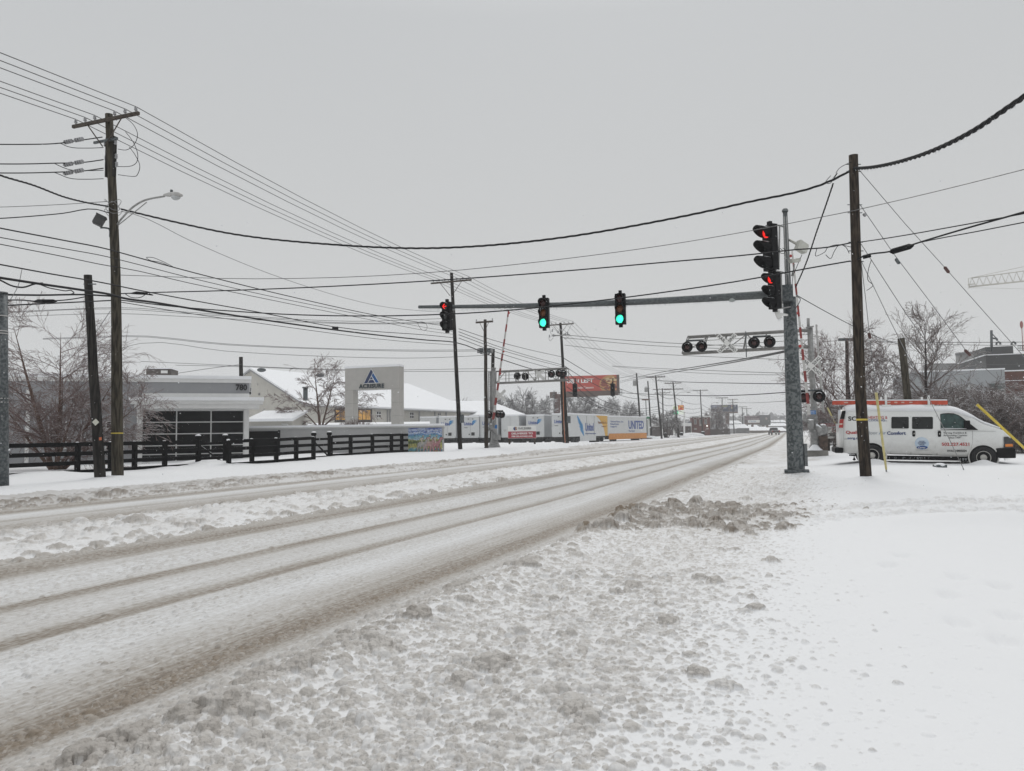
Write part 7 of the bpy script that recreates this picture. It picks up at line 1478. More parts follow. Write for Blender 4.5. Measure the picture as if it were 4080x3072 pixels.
# ------------------------------------------------------------------ signs and buildings farther off
def board(name, label, cat, pl, u0, v0, u1, v1, m, th_=.12, group=None):
    a0, a1, z0, z1 = rect(pl, u0, v0, u1, v1, 0, 0); th = thing(name, label, cat, pl.pt((a0 + a1) / 2, 0), group); k = MB(); slab(k, pl, a0, a1, z0, z1, 0, -th_); k.build('panel', m, th); return th, a0, a1, z0, z1
def ptext(s, pl, u0, v0, u1, v1, m, th, bold=.02, shear=0, off=.015):
    a0, a1, z0, z1 = rect(pl, u0, v0, u1, v1, 0, 0); text(s, pl.pt(a0, z0), pl.t, ZU, a1 - a0, z1 - z0, m, th, bold=bold, shear=shear, off=off, nrm=pl.n, depth=.02)
def posts(pl, us, v_top, th, r=.12, m=None, square=True):
    for u in us:
        a = pl.az(u, v_top); k = MB(); t_ = pl.pt(a[0], a[1], -.15); k.box(V((t_.x, t_.y, t_.z / 2 - .3)), (r * 2, r * 2, t_.z + .6), (pl.t, pl.n, ZU)); k.build('post', m or WOODB, th)
# deliveries sign beside the far crossing
dl = Plane(P(2080, 1740, 76), -6)
th, a0, a1, z0, z1 = board('notice_board', 'white and red deliveries sign on two posts before the trailers', 'sign', dl, 2024, 1696, 2136, 1747, WHITEP, .06)
k = MB(); b0, b1, y0, y1 = rect(dl, 2024, 1718, 2136, 1747, 0, 0); slab(k, dl, a0 + .02, a1 - .02, y0 + .02, y1, .012, 0); k.build('red_field', mat('sign_red', (.36, .03, .05), .5, var=.1), th)
ptext('DELIVERIES TO', dl, 2038.5, 1722.5, 2123, 1731.5, TXTW, th, .03); ptext('958 DELAWARE AVE.', dl, 2038.5, 1734.5, 2123, 1742, TXTW, th, .03)
ptext('CLAY INGELS', dl, 2064, 1702.5, 2116, 1709, TXTB, th, .02); ptext('Quality Building Materials Since 1920', dl, 2066, 1710.5, 2114, 1713, TXTB, th, .0)
k = MB()
for pl_, mi in (([(math.cos(t) * 1.0, math.sin(t) * 1.0) for t in [R(90 + 180 * i / 12) for i in range(13)]], 0), ([(.25 + .62 * math.cos(t), .42 + .45 * math.sin(t)) for t in [R(360 * i / 12) for i in range(12)]], 1), ([(.1, -.1), (1.0, -.1), (.75, -.6), (.1, -1)], 2)):
    c_ = dl.az(2053, 1708); s_ = 7.6 / 2951 * 76; k.prism([(c_[0] + x * s_, c_[1] + y * s_) for x, y in pl_], dl.o - ZU * dl.o.z, dl.t, ZU, dl.n * .02, mi)
k.build('emblem', [NAVY, mat('tan_ink', (.36, .2, .09), .5), mat('brick_ink', (.3, .08, .05), .5)], th); posts(dl, (2029, 2130), 1745, th, .09)
# trucks notices behind the van
tn = Plane(P(3319, 1726, 45), -8); th, *_ = board('notice_sign', 'white sign with red ring forbidding tractor trailers behind the van rear', 'sign', tn, 3299, 1705, 3352, 1747, WHITEP, .03)
ptext('NO TRACTOR', tn, 3301, 1724.5, 3350, 1730.5, TXTB, th, .02); ptext('TRAILERS', tn, 3307, 1732, 3345, 1738, TXTB, th, .02)
c_ = tn.az(3324, 1714); k = MB(); q = tn.pt(c_[0], c_[1], .01)
for i in range(20):
    a, b_ = 2 * math.pi * i / 20, 2 * math.pi * (i + 1) / 20; k.cyl(q + tn.t * math.cos(a) * .13 + ZU * math.sin(a) * .13, q + tn.t * math.cos(b_) * .13 + ZU * math.sin(b_) * .13, .016, n=5)
k.cyl(q + (tn.t - ZU) * .09, q - (tn.t - ZU) * .09, .014, n=5); k.build('red_ring', TXTR, th); k = MB(); k.box(q - tn.n * .002, (.17, .05, .01), (tn.t, ZU, tn.n)); k.box(q + tn.t * .07 + ZU * .03 - tn.n * .002, (.05, .05, .01), (tn.t, ZU, tn.n)); k.build('truck_symbol', TXTB, th); posts(tn, (3304, 3347), 1744, th, .05)
rn = Plane(P(3300, 1698, 52), -8); th, *_ = board('notice_sign', 'red trucks entrance sign above the white tractor notice', 'sign', rn, 3270, 1687, 3330, 1700, mat('sign_red', (.36, .03, .05), .5), .03); ptext('NO TRUCKS', rn, 3278, 1688.5, 3322, 1693, TXTW, th); ptext('ENTRANCE', rn, 3280, 1694.5, 3320, 1699, TXTW, th); posts(rn, (3274, 3326), 1699, th, .05)
rn2 = Plane(P(3300, 1706, 51), -8); th, *_ = board('notice_sign', 'narrow white sign with dark lettering under the red trucks sign', 'sign', rn2, 3272, 1701, 3326, 1712, WHITEP, .03); ptext('CENTER', rn2, 3276, 1703, 3300, 1707, TXTB, th); posts(rn2, (3276, 3322), 1711, th, .05)
# pizza billboard
bb = Plane(P(2355, 1540, 168), -14); BR_ED = mat('billboard_red', (.50, .07, .045), .6, var=.08, scale=.4)
th, a0, a1, z0, z1 = board('billboard', 'red pizza billboard on a brown column above the trailers', 'billboard', bb, 2236, 1493, 2456, 1574, BR_ED, .5)
k = MB(); slab(k, bb, a0, a1 + .3, z0 - .35, z0 + .75, .06, -.5); slab(k, bb, a1, a1 + .55, z0, z1, -.02, -.9); k.build('frame', mat('billboard_brown', (.12, .08, .065), .7), th)
ptext('TURN LEFT', bb, 2243, 1508, 2364, 1528, TXTW, th, .04); ptext('Little Caesars', bb, 2296, 1539, 2365, 1549, TXTW, th, .015); ptext('PIZZA', bb, 2345, 1549.5, 2363, 1552.5, TXTB, th, .0)
k = MB(); rg = random.Random(2); c_ = bb.az(2432, 1531); rp_ = 38 / 2951 * 168; n_ = 40; poly_ = []
for i in range(n_):
    a = 2 * math.pi * i / n_; x, y = c_[0] + rp_ * 1.15 * math.cos(a), c_[1] + rp_ * .95 * math.sin(a); poly_.append((min(x, a1 - .05), min(max(y, z0 + .8), z1 - .05)))
o_ = bb.o - ZU * bb.o.z; k.prism(poly_, o_, bb.t, ZU, bb.n * .03, 0); pz = k.build('pizza', mat('pizza_crust', (.55, .33, .13), .7, col2=(.45, .2, .08), scale=1.2), th); k = MB()
for i in range(60):
    a, rr_ = rg.uniform(0, 6.28), rp_ * math.sqrt(rg.random()) * .9; x, y = c_[0] + rr_ * 1.1 * math.cos(a), c_[1] + rr_ * .9 * math.sin(a)
    if x > a1 - .35 or y > z1 - .3 or y < z0 + 1.0: continue
    s = rg.uniform(.22, .36); off_ = .034 + .003 * (i % 5); q = bb.pt(x, y, off_); k.add([q + bb.t * math.cos(t) * s * 1.3 + ZU * math.sin(t) * s * .75 for t in [2 * math.pi * j / 9 for j in range(9)]], [tuple(range(9))], i % 3 == 0)
k.build('topping', [mat('pepperoni', (.25, .055, .035), .6), mat('pizza_cheese', (.68, .52, .28), .6)], pz)
k = MB(); k.cyl(P(2220, 1660, 170), P(2220, 1570, 170), .75, n=14); k.build('column', mat('column_brown', (.11, .06, .05), .7), th); k = MB(); k.box(P(2300, 1577, 169.5), (9.5, .3, .6), (bb.t, bb.n, ZU)); k.box(P(2205, 1574, 170), (1.6, .4, 1.4), (bb.t, bb.n, ZU)); k.build('beam', mat('billboard_brown', (.12, .08, .065), .7), th)
k = MB()
for u in (2455, 2462, 2470, 2478): k.cyl(P(u, 1553, 167), P(u, 1572, 167), .05, n=4)
for v in (1553, 1562, 1571): k.cyl(P(2452, v, 167), P(2480, v, 167), .05, n=4)
k.build('catwalk', GALVD, th); k = MB()
for u in (2206, 2210): k.cyl(P(u, 1655, 169.5), P(u, 1556, 169.5), .05, n=4)
k.build('ladder', GALVD, th)
# hung signals seen from behind
for lb, u, vt_, d in (('black back of the traffic signal hung before the billboard lettering', 2292, 1529, 76), ('black back of the traffic signal hung before the billboard pizza', 2442, 1528, 80)):
    sgl = signal_head(lb, P(u, vt_ + 25, d), YR, ('D', 'D', 'D'), h=50 / 2951 * d, w_=.44, group='signals seen from behind')
    k = MB(); k.cyl(P(u, vt_ - 1, d), P(u, 1507, d), .06, n=6); k.build('hanger', BLACK, sgl)
wire('twin span wire carrying the hung signals', [(2245, 1507), (2292, 1510), (2370, 1511), (2442, 1509), (2470, 1506), (2536, 1492)], 76, 84, .022, WIRE)
# restaurant and fuel price sign
pf_ = Plane(P(2712, 1625, 190), -10); LITW = mat('lit_white_panel', (.75, .80, .70), .5, var=.03, emit=.28)
th = thing('pylon_sign', 'tall pylon sign with red restaurant square, fuel badge and green price panel', 'sign', P(2727, 1723, 190))
def pan(name, u0, v0, u1, v1, m, off=0): a0, a1, z0, z1 = rect(pf_, u0, v0, u1, v1, 0, 0); k = MB(); slab(k, pf_, a0, a1, z0, z1, off, off - .25); return k.build(name, m, th)
pr_ = pan('panel', 2702, 1614, 2724, 1633.5, mat('lit_red_panel', (.45, .06, .02), .5, emit=.25)); k = MB(); a0, a1, z0, z1 = rect(pf_, 2704, 1616, 2722, 1631, 0, 0); w_ = (a1 - a0)
for sgn in (-1, 1):
    pts = [pf_.pt(a0 + w_ * (.5 + sgn * (.02 + .46 * t_)), z0 + (z1 - z0) * (.1 + .88 * math.sin(math.pi * min(1, .08 + t_ * .92) ** .75)) if t_ < 1 else z0, .05) for t_ in [i / 12 for i in range(13)]]
    k.tube(pts, .13, 6)
k.build('letter_emblem', mat('lit_yellow', (.75, .42, .12), .5, emit=.25), pr_)
pw = pan('panel', 2702, 1634.5, 2724, 1651, LITW); k = MB(); a0, a1, z0, z1 = rect(pf_, 2704, 1637, 2713, 1639, 0, 0); slab(k, pf_, a0, a1, z0, z1, .02, 0); k.build('lettering', TXTB, pw)
pb_ = pan('panel', 2680, 1616, 2701, 1633, LITW); k = MB()
c_ = pf_.az(2690.5, 1624.5)
for i in range(16):
    a = 2 * math.pi * i / 16
    for rr_, mi in ((.36, 0),): k.add([pf_.pt(c_[0] + math.cos(a + x) * r_, c_[1] + math.sin(a + x) * r_, .03 + .004 * (i % 2)) for x, r_ in ((0, .15), (.2, .32), (0, .5), (-.2, .32))], [(0, 1, 2, 3)], i % 2)
k.build('badge', [mat('badge_green', (.02, .22, .05), .5), mat('badge_yellow', (.5, .45, .05), .5)], pb_)
pg_ = pan('price_panel', 2681, 1637, 2702, 1651, mat('lit_green_panel', (.0, .24, .10), .5, emit=.3))
a0, a1, z0, z1 = rect(pf_, 2683, 1641, 2691, 1648, 0, 0); text('2.79', pf_.pt(a0, z0), pf_.t, ZU, a1 - a0 + .8, z1 - z0, mat('lit_digits', (.3, .9, .6), .5, emit=.7), pg_, off=.02, nrm=pf_.n)
k = MB(); k.cyl(P(2727, 1726, 190), P(2726, 1640, 190), .2, n=8); k.build('post', WHITEP, th); k = MB(); k.cyl(P(2688, 1740, 190.4), P(2690, 1640, 190.4), .16, n=8); k.build('post', WHITEP, th); k = MB(); k.cyl(P(2717, 1614, 190), P(2717, 1597, 190), .06, n=6); k.build('lightning_rod', GALVD, th)
# filling station canopy and its building
fs = Plane(P(2550, 1662, 150), -10); th = thing('filling_station', 'filling station with a green edged snowy canopy behind the last trailer', 'filling station', fs.pt(0, 0)); a0, a1, z0, z1 = rect(fs, 2515, 1660, 2588, 1669, 0, 0)
k = MB(); slab(k, fs, a0, a1, z0, z1, 0, -7); k.build('canopy', mat('canopy_green', (.03, .20, .09), .5, var=.1), th); k = MB(); slab(k, fs, a0 - .05, a1 + .05, z1, z1 + .2, .05, -7.05); k.build('snow_cap', SNOW, th)
for u in (2520, 2584): k = MB(); a = fs.az(u, 1669)[0]; slab(k, fs, a - .2, a + .2, -.5, z0, -1, -1.4); k.build('column', WHITEP, th)
k = MB(); b0, b1, y0, y1 = rect(fs, 2515, 1668, 2590, 1722, 0, 0); slab(k, fs, b0, b1, -.5, z0 - .4, -9, -14); k.build('shop_wall', mat('pale_panel', (.30, .31, .30), .7, var=.25, scale=.5), th)
gsn = Plane(P(2535, 1700, 146), -10); th, *_ = board('price_sign', 'small green and white fuel sign at the trailer end', 'sign', gsn, 2529, 1674, 2541, 1702, mat('badge_green', (.02, .22, .05), .5), .1); posts(gsn, (2535,), 1700, th, .08, WHITEP)
# low dark restaurant wall, pale block, brick building
rw = Plane(P(2690, 1715, 205), -12); th = thing('restaurant', 'low restaurant with dark glazing and white roof band behind the dark tree', 'building', rw.pt(0, 0)); a0, a1, z0, z1 = rect(rw, 2580, 1698, 2752, 1724, 0, 0)
k = MB(); slab(k, rw, a0, a1, -.5, z1, 0, -12); k.build('wall', mat('dark_brown_wall', (.07, .055, .05), .7), th); k = MB(); slab(k, rw, a0 - .2, a1 + .2, z1, z1 + .9, .25, -12.2); k.build('roof_band', WHT, th)
for u in (2684, 2640, 2725): a = rw.az(u, 1710)[0]; k = MB(); slab(k, rw, a - .15, a + .15, -.5, z1, .06, 0); k.build('pilaster', WHT, th)
pbk = Plane(P(2742, 1715, 218), -12); th = thing('annex_building', 'pale rendered building with a blue grey roof left of the brick building', 'building', pbk.pt(0, 0)); a0, a1, z0, z1 = rect(pbk, 2729, 1690, 2756, 1724, 0, 0); k = MB(); slab(k, pbk, a0, a1, -.5, z1, 0, -8); k.build('wall', mat('pale_wall', (.42, .41, .39), .8), th); k = MB(); slab(k, pbk, a0 + 1.0, a1, z1, z1 + .75, -.3, -8); k.build('roof', mat('slate_blue', (.10, .12, .15), .7), th)
br = Plane(P(2790, 1700, 222), -12); th = thing('brick_building', 'two storey red brick building with arched windows down the street', 'building', br.pt(0, 0)); BRICK = mat('red_brick', (.15, .06, .05), .85, var=.25, scale=1.5)
a0, a1, z0, z1 = rect(br, 2755, 1660, 2828, 1724, 0, 0); k = MB(); slab(k, br, a0, a1, -.5, z1, 0, -14); k.build('wall', BRICK, th); k = MB(); slab(k, br, a0 - .15, a1 + .15, z1 - .15, z1 + .25, .2, -14.2); k.build('cornice', WHT, th)
for u in (2770.5, 2791, 2812):
    b0, b1, y0, y1 = rect(br, u - 5, 1671, u + 5, 1691, 0, 0); k = MB(); slab(k, br, b0, b1, y0, y1, .08, 0); wn = k.build('window', mat('stone_trim', (.4, .37, .34), .7), th); k = MB(); slab(k, br, b0 + .12, b1 - .12, y0 + .15, y1 - .12, .1, .08); k.build('pane', mat('grey_pane', (.16, .16, .16), .3), wn)
    k = MB(); n_ = 8; k.tube([br.pt((b0 + b1) / 2 + (b1 - b0) * .68 * math.cos(math.pi * i / n_), y1 + .1 + .55 * math.sin(math.pi * i / n_), .08) for i in range(n_ + 1)], .12, 5); k.build('arch', mat('stone_trim', (.4, .37, .34), .7), wn)
for u, v in ((2771, 1709), (2792, 1694), (2818, 1708)): b0, b1, y0, y1 = rect(br, u - 5, v - 3, u + 5, v + 3, 0, 0); k = MB(); slab(k, br, b0, b1, y0, y1, .07, 0); k.build('wall_sign', mat('stone_trim', (.4, .37, .34), .7), th)
wl_ = thing('wall_lamp', 'bright white lamp lit on the brick building wall', 'lamp', br.pt(br.az(2817, 1697)[0], br.az(2817, 1697)[1], .3)); k = MB(); k.ball(br.pt(br.az(2817, 1697)[0], br.az(2817, 1697)[1], .3), .14); k.build('lamp', mat('lit_lamp', (1, .98, .92), .3, emit=4), wl_)
# blue and dark billboards
b2 = Plane(P(2885, 1625, 300), -10); th, a0, a1, z0, z1 = board('billboard', 'dark blue law firm billboard above the pinkish trees', 'billboard', b2, 2834, 1612, 2939, 1641, mat('billboard_navy', (.055, .07, .13), .6, col2=(.04, .045, .06), scale=.12), .6)
ptext("AMERICA'S", b2, 2838, 1615.5, 2872, 1621.5, mat('pale_lilac_lettering', (.5, .5, .58), .5), th); ptext('LARGEST', b2, 2876, 1615.5, 2900, 1621.5, mat('pale_yellow_lettering', (.5, .5, .22), .5), th); ptext('INJURY LAW FIRM', b2, 2838, 1623, 2894, 1630, mat('pale_lilac_lettering', (.5, .5, .58), .5), th)
for u0, v0, u1, v1, c in ((2912, 1614, 2918, 1620, (.45, .25, .25)), (2911, 1621, 2919, 1629, (.4, .36, .24)), (2926, 1614, 2932, 1620, (.5, .5, .5)), (2928, 1631, 2935, 1637, (.3, .3, .28)), (2902, 1622, 2908, 1640, (.12, .1, .1))):
    b0, b1, y0, y1 = rect(b2, u0, v0, u1, v1, 0, 0); k = MB(); k.ball(b2.pt((b0 + b1) / 2, (y0 + y1) / 2, .0), 1, ((b1 - b0) / 2, .06, (y1 - y0) / 2)); k.build('printed_shape', mat('print_%d' % int(u0), c, .6), th)
k = MB(); slab(k, b2, a0 + 2, a1, z0 - .7, z0 - .05, .1, -.6); k.cyl(P(2898, 1700, 301), P(2898, 1646, 301), .8, n=10); k.build('column', mat('billboard_brown', (.12, .08, .065), .7), th)
b3 = Plane(P(2996, 1670, 340), -10); th, a0, a1, z0, z1 = board('billboard', 'dark billboard with pink and white wording near the road end', 'billboard', b3, 2967, 1656, 3028, 1685, mat('billboard_wine', (.09, .06, .065), .6, scale=.2), .6)
ptext('Technology for', b3, 2972, 1658, 3017, 1663.5, mat('pinkish_lettering', (.5, .4, .4), .5), th); ptext('Home & Business', b3, 2969, 1666, 3025, 1671.5, mat('pinkish_lettering', (.5, .4, .4), .5), th)
b0, b1, y0, y1 = rect(b3, 2980, 1673, 3027, 1684.5, 0, 0); k = MB(); slab(k, b3, b0, b1, y0, y1, .03, 0); k.build('white_field', WHITEP, th); ptext('Dr. Redmond', b3, 2984, 1676, 3012, 1681, mat('pale_blue_lettering', (.22, .30, .42), .5), th, off=.05)
k = MB(); slab(k, b3, a0, a1, z0 - .7, z0 - .05, .1, -.6); slab(k, b3, (a0 + a1) / 2 - .5, (a0 + a1) / 2 + .5, -.5, z0 - .7, -.1, -1); k.build('column', mat('billboard_brown', (.12, .08, .065), .7), th)
b4 = Plane(P(3048, 1673, 350), -10); th, a0, a1, z0, z1 = board('billboard', 'grey green billboard overlapping the dark one near the road end', 'billboard', b4, 3028, 1653, 3069, 1694, mat('billboard_grey', (.11, .115, .105), .6, col2=(.07, .07, .075), scale=.15), .6)
k = MB(); k.ball(b4.pt(b4.az(3053, 1668)[0], b4.az(3053, 1668)[1], 0), 1, (.5, .1, .6)); k.build('printed_shape', mat('print_a', (.35, .28, .27), .6), th); k = MB(); slab(k, b4, a0 + 1, a0 + 2, -.5, z0, -.1, -1); slab(k, b4, a1 - 2, a1 - 1, -.5, z0, -.1, -1); k.build('column', mat('billboard_brown', (.12, .08, .065), .7), th)
# distant low buildings with snowy roofs
for lb, u0, v0, u1, v1, d, c in (('hazy painted low building under the far billboards', 2930, 1696, 2985, 1722, 300, (.20, .20, .20)), ('hazy white walled low building right of the pinkish trees', 2903, 1698, 2932, 1722, 290, (.36, .36, .36)), ('hazy tan low building behind the dark billboards', 2985, 1706, 3068, 1722, 320, (.20, .17, .14)), ('hazy grey roofed building with a blue band under the dark billboards', 2988, 1698, 3030, 1710, 345, (.16, .17, .19)), ('snow roofed house row beside the far road end, lowest', 3066, 1708, 3136, 1724, 330, (.22, .2, .18)), ('snow roofed house row beside the far road end, middle', 3070, 1690, 3140, 1706, 420, (.2, .2, .2)), ('snow roofed house row beside the far road end, top', 3068, 1676, 3132, 1688, 520, (.2, .2, .2)), ('hazy long snow roof left of the blue billboard column', 2900, 1680, 2955, 1694, 400, (.2, .2, .2))):
    pl_ = Plane(P((u0 + u1) / 2, v1, d), -8); th = thing('low_building', lb, 'building', pl_.pt(0, 0), 'hazy low buildings at the street end'); a0, a1, z0, z1 = rect(pl_, u0, v0, u1, v1, 0, 0)
    k = MB(); slab(k, pl_, a0, a1, min(z0, 0) - 1.5, z1 - .9, 0, -14); k.build('wall', mat('far_wall_%d' % int(u0), c, .8, var=.35, scale=.6), th); k = MB(); q = [pl_.pt(a0 - .4, z1 - .95, .4), pl_.pt(a1 + .4, z1 - .95, .4), pl_.pt(a1 - .5, z1 + .7, -7), pl_.pt(a0 + .5, z1 + .7, -7), pl_.pt(a1 + .4, z1 - .95, -14.4), pl_.pt(a0 - .4, z1 - .95, -14.4)]; k.add(q, [(0, 1, 2, 3), (3, 2, 4, 5), (0, 3, 5), (1, 4, 2), (0, 5, 4, 1)]); k.build('roof', SNOW, th)
# hedge, bins, snow heaps on the far verge
rg = random.Random(6); hg = thing('hedge', 'brown clipped hedge along the pavement under the pinkish trees', 'hedge', P(2860, 1728, 232)); k = MB()
A, B_ = P(2818, 1722, 226), P(2900, 1722, 244)
for i in range(900): q = A.lerp(B_, rg.random()) + V((rg.uniform(-.8, .8), rg.uniform(-.8, .8), 0)); q.z = rg.uniform(.1, 1.7); s = rg.uniform(.1, .28); k.add([q - _r0 * s, q + ZU * s * 1.4, q + _r0 * s, q - ZU * s], [(0, 1, 2, 3)])
k.build('foliage', mat('hedge_brown', (.10, .08, .07), .8, snow=.2), hg)
for lb, u, d, h, r in (('dark litter bin at the foot of the pole before the brick building', 2801, 214, 1.2, .5), ('round grey bin between the leaning pole and the snow heaps', 2716, 185, 1.1, .4), ('dark cabinet left of the dark far tree', 2651, 168, 1.1, .35), ('dark box on the snow left of the leaning far pole', 2696, 186, .7, .5)):
    p = PG(u, d); th = thing('litter_bin', lb, 'bin', p, 'bins on the far verge'); k = MB(); k.lathe([(r * .85, -.2), (r, .1), (r, h - .15), (r * 1.08, h - .12), (r * 1.0, h)], p, ZU, 12); k.build('drum', BLACKP, th); k = MB(); k.lathe([(r * 1.02, h), (r * .8, h + .12), (0, h + .18)], p, ZU, 12); k.build('snow_cap', SNOW, th)
for lb, u, d, r, h in (('white snow heap before the brick building, peaked', 2756, 195, 2.2, 1.2), ('low snow covered bush left of the peaked heap', 2735, 193, 1.6, .7), ('low snow covered bush right of the peaked heap', 2782, 200, 1.3, .75), ('flat grey snow heap by the leaning far pole', 2725, 174, 3.2, .6), ('snow covered mound by the dark far tree', 2672, 185, 2.6, .6), ('brown bush with snow right of the nearer transformer pole', 2570, 150, 1.2, .8), ('second brown snowy bush by the parking lamp', 2588, 152, 1.4, .8)):
    p = PG(u, d); k = MB(); rg = random.Random(u); nu, nv = 16, 7; vs = []
    for i in range(nv + 1):
        for j in range(nu): a = 2 * math.pi * j / nu; rr_ = r * math.cos(math.pi / 2 * i / nv) * rg.uniform(.85, 1.12); vs.append(p + V((math.cos(a) * rr_ * 1.6, math.sin(a) * rr_, h * math.sin(math.pi / 2 * i / nv) - .1)))
    k.add(vs, [(i * nu + j, i * nu + (j + 1) % nu, (i + 1) * nu + (j + 1) % nu, (i + 1) * nu + j) for i in range(nv) for j in range(nu)], 0, True); k.build('snow_heap' if 'heap' in lb or 'mound' in lb else 'snowy_bush', SNOWBANK if 'brown' not in lb else mat('snowy_brown', (.14, .11, .10), .8, snow=.35), origin=p, label=lb, cat='snow heap' if 'heap' in lb or 'mound' in lb else 'bush', group='snow heaps and bushes on the far verge')
# marker cap in the snow before the van, boxes on the verge, snow lump by the steel pole
th = thing('vent_cap', 'small square metal cap with snow poking from the field before the van', 'cap', P(3745, 1866, 22.5)); k = MB(); k.box(P(3745, 1862, 22.5), (.28, .28, .16), (_r0, _f0, ZU)); k.build('box', GALVD, th); k = MB(); k.ball(P(3745, 1853, 22.5), .16, (1, 1, .4)); k.build('snow_cap', SNOW, th); c1 = P(3745, 1866, 22.5); HEAPS.append((c1.x, c1.y, .6, .1))
# ------------------------------------------------------------------ plant buildings and crane on the right
iw = Plane(P(3870, 1560, 85), -18); th = thing('plant_building', 'pale grey panel wall of the plant behind the icy shrubs', 'building', iw.pt(0, 0)); a0, a1, z0, z1 = rect(iw, 3640, 1472, 4002, 1700, 0, 0)
k = MB(); slab(k, iw, a0, a1, 0, z1, 0, -12); k.build('wall', mat('panel_grey', (.33, .345, .355), .7, var=.06, scale=.8), th); k = MB(); slab(k, iw, a0, a1 + .05, z1, z1 + .16, .06, -12); k.build('snow_cap', SNOW, th)
k = MB(); b0, b1, y0, y1 = rect(iw, 3945, 1527, 4003, 1600, 0, 0); slab(k, iw, b0, b1, y0, y1, .03, 0); k.build('dark_panel', mat('panel_dark', (.10, .115, .11), .6, var=.4, scale=1), th)
iw2 = Plane(P(4040, 1550, 86), -18); th = thing('plant_building', 'red brown brick wall of the plant at the frame edge', 'building', iw2.pt(0, 0)); a0, a1, z0, z1 = rect(iw2, 4004, 1474, 4200, 1700, 0, 0)
k = MB(); slab(k, iw2, a0, a1, 0, z1, 0, -12); k.build('wall', mat('plant_brick', (.125, .05, .038), .85, var=.3, scale=2), th); k = MB(); slab(k, iw2, a0, a1, z1, z1 + .14, .08, -.2); b0, b1, y0, y1 = rect(iw2, 4004, 1513, 4200, 1516, 0, 0); slab(k, iw2, a0, a1, y0, y1, .05, 0); k.build('stone_band', SNOW, th)
cpy = Plane(P(4040, 1630, 74), -18); th = thing('plant_canopy', 'grey canopy with a snowy edge at the plant, right of the van', 'canopy', cpy.pt(0, 0)); a0, a1, z0, z1 = rect(cpy, 3985, 1622, 4200, 1644, 0, 0); k = MB(); slab(k, cpy, a0, a1, z0, z1, 0, -6); k.build('roof', mat('panel_grey', (.33, .345, .355), .7), th); k = MB(); slab(k, cpy, a0 - .05, a1, z1, z1 + .18, .05, -6); k.build('snow_cap', SNOW, th)
for u in (3992, 4150): k = MB(); a = cpy.az(u, 1644)[0]; slab(k, cpy, a - .12, a + .12, 0, z0, -.5, -.75); k.build('post', GALVD, th)
iw3 = Plane(P(4000, 1450, 100), -18); th = thing('plant_tower', 'dark grey plant block with rooftop pipes and railings', 'building', iw3.pt(0, 0)); a0, a1, z0, z1 = rect(iw3, 3932, 1404, 4250, 1500, 0, 0)
k = MB(); slab(k, iw3, a0, a1, 0, z1, 0, -14); k.build('wall', mat('cladding_dark', (.058, .06, .059), .6, var=.15, scale=1), th); k = MB(); slab(k, iw3, a0 - .2, a1, z1, z1 + .12, .2, -14); k.build('snow_cap', SNOW, th)
k = MB(); b0, b1, y0, y1 = rect(iw3, 3945, 1372, 4056, 1402, 0, 0); slab(k, iw3, b0, b1, z1 - .2, y1, -2, -8); k.build('roof_housing', mat('cladding_dark', (.058, .06, .059), .6), th)
k = MB(); k.cyl(P(3951, 1402, 98), P(3950, 1316, 98), .16, n=8); k.tube([P(3954, 1330, 98), P(3962, 1340, 98), P(3974, 1350, 98)], .06, 5); k.tube([P(3953, 1347, 98), P(3966, 1349, 98), P(3973, 1352, 98), P(3973, 1358, 98)], .12, 6); k.build('stack', GALVD, th)
for u in (3978, 4038): k = MB(); k.tube([P(u - 8, 1374, 99), P(u - 7, 1366, 99), P(u, 1362, 99), P(u + 7, 1366, 99), P(u + 8, 1373, 99)], .13, 7); k.build('gooseneck_vent', GALVD, th)
k = MB()
for u0, u1, v0 in ((3931, 3952, 1403), (4056, 4090, 1396)):
    for h in (0, 9, 18): k.cyl(P(u0, v0 - h, 99), P(u1, v0 - h, 99), .04, n=4)
    for i in range(5): u = u0 + (u1 - u0) * i / 4; k.cyl(P(u, v0, 99), P(u, v0 - 18, 99), .04, n=4)
k.build('railing', GALVD, th)
k = MB(); k.cyl(P(4077, 1400, 98), P(4071, 1300, 98), .05, n=5); k.ball(P(4070, 1294, 98), .32, (.6, .6, 1.6)); k.build('mast_lamp', mat('faded_red', (.35, .14, .12), .6), th)
th = thing('storage_tank', 'pale grey storage tank far behind the dark conical tree', 'tank', P(3853, 1500, 150)); k = MB(); k.cyl(P(3853, 1500, 150) - ZU * 8, P(3853, 1413, 150), 2.0, n=24); k.build('shell', mat('tank_grey', (.24, .24, .235), .6, var=.1), th); k = MB(); k.lathe([(2.1, 0), (2.1, .4), (0, .5)], P(3853, 1413, 150), ZU, 24); k.build('rim', mat('tank_rim', (.2, .2, .2), .6), th); k = MB(); k.box(P(3850, 1480, 152) , (16, 3, 3.2), (_r0, _f0, ZU)); k.build('base_building', mat('tank_grey', (.24, .24, .235), .6), th)
CRN = mat('crane_cream', (.50, .48, .42), .6, var=.1); th = thing('tower_crane', 'faint cream tower crane jib above the plant', 'crane', P(4400, 1110, 260)); J0, J1 = P(3860, 1143, 260), P(4420, 1085, 240); k = MB(); jx = (J1 - J0); n_ = 18
up_ = ZU * 3.0; sdv = V((-jx.y, jx.x, 0)).normalized() * .8
k.cyl(J0 + sdv, J1 + sdv, .16, n=5); k.cyl(J0 - sdv, J1 - sdv, .16, n=5); k.cyl(J0 + up_ + jx * .03, J1 + up_ * 1.4, .17, n=5)
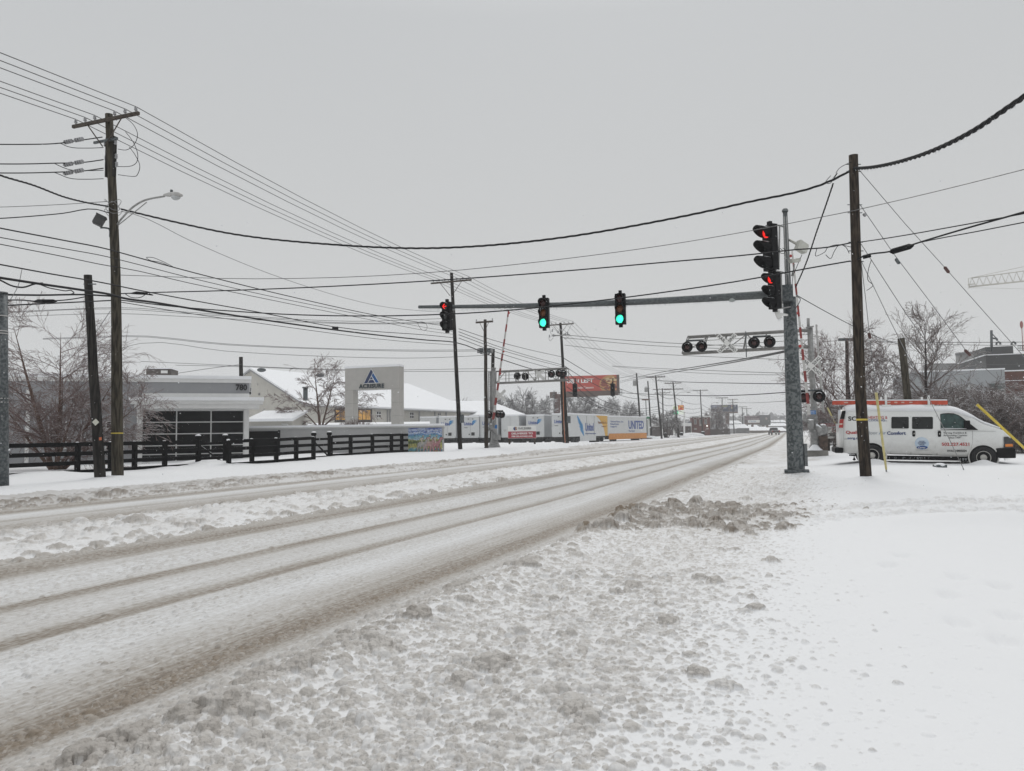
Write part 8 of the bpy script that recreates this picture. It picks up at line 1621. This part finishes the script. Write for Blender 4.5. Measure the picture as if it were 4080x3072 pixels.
for i in range(n_):
    a = J0.lerp(J1, i / n_); b_ = J0.lerp(J1, (i + .5) / n_) + up_ * (1 + .4 * (i + .5) / n_); c_ = J0.lerp(J1, (i + 1) / n_)
    for s_ in (sdv, -sdv): k.cyl(a + s_, b_, .09, n=4); k.cyl(b_, c_ + s_, .09, n=4)
k.build('jib', CRN, th); k = MB(); k.cyl(J0 + up_, P(4080, 1062, 250), .09, n=4); k.cyl(P(4080, 1062, 250), P(4420, 1000, 240), .09, n=4); k.cyl(J0 - ZU * .3, P(4420, 1158, 240), .05, n=4); k.build('pendant', CRN, th)
k = MB(); a = J0; k.box(a + ZU * 1.2, (.2, 2.2, 3.4), (jx.normalized(), sdv.normalized(), ZU)); k.box(a + jx * .02 + ZU * .8, (2.2, 1.8, .15), (jx.normalized(), sdv.normalized(), ZU)); k.build('jib_head', CRN, th)
k = MB(); m0 = V((J1.x, J1.y, 0)); k.box(m0 + ZU * (J1.z / 2), (1.8, 1.8, J1.z + 6)); k.build('tower', CRN, th)
# ------------------------------------------------------------------ falling snow
rg = np.random.default_rng(12); k = MB()
for i in range(5200):
    d = 3.5 + 45 * rg.random() ** .8; u = rg.uniform(-100, 4180); v = rg.uniform(300, 2100); p = P(u, v, d)
    if p.z < .4: continue
    s = rg.uniform(.0025, .0055) * (1 + d / 30); a = V(rg.normal(size=3)).normalized(); b_ = a.orthogonal().normalized(); k.add([p + a * s, p + b_ * s, p - a * s, p - b_ * s, p + a.cross(b_) * s], [(0, 1, 4), (1, 2, 4), (2, 3, 4), (3, 0, 4)])
k.build('falling_snow', SNOW, kind='stuff')

build_ground()
# ------------------------------------------------------------------ falling-snow haze
def build_haze():
    mb = MB(); mb.box((0, 0, 24), (1900, 1900, 52))
    m = bpy.data.materials.new('haze'); m.use_nodes = True; t = m.node_tree; t.nodes.clear()
    o = NN(t, 'ShaderNodeOutputMaterial'); v = NN(t, 'ShaderNodeVolumePrincipled')
    v.inputs['Color'].default_value = (.97, .98, 1.0, 1); v.inputs['Density'].default_value = .00068; v.inputs['Anisotropy'].default_value = 0.0
    t.links.new(v.outputs[0], o.inputs['Volume'])
    mb.build('haze', m, kind='stuff')
build_haze()
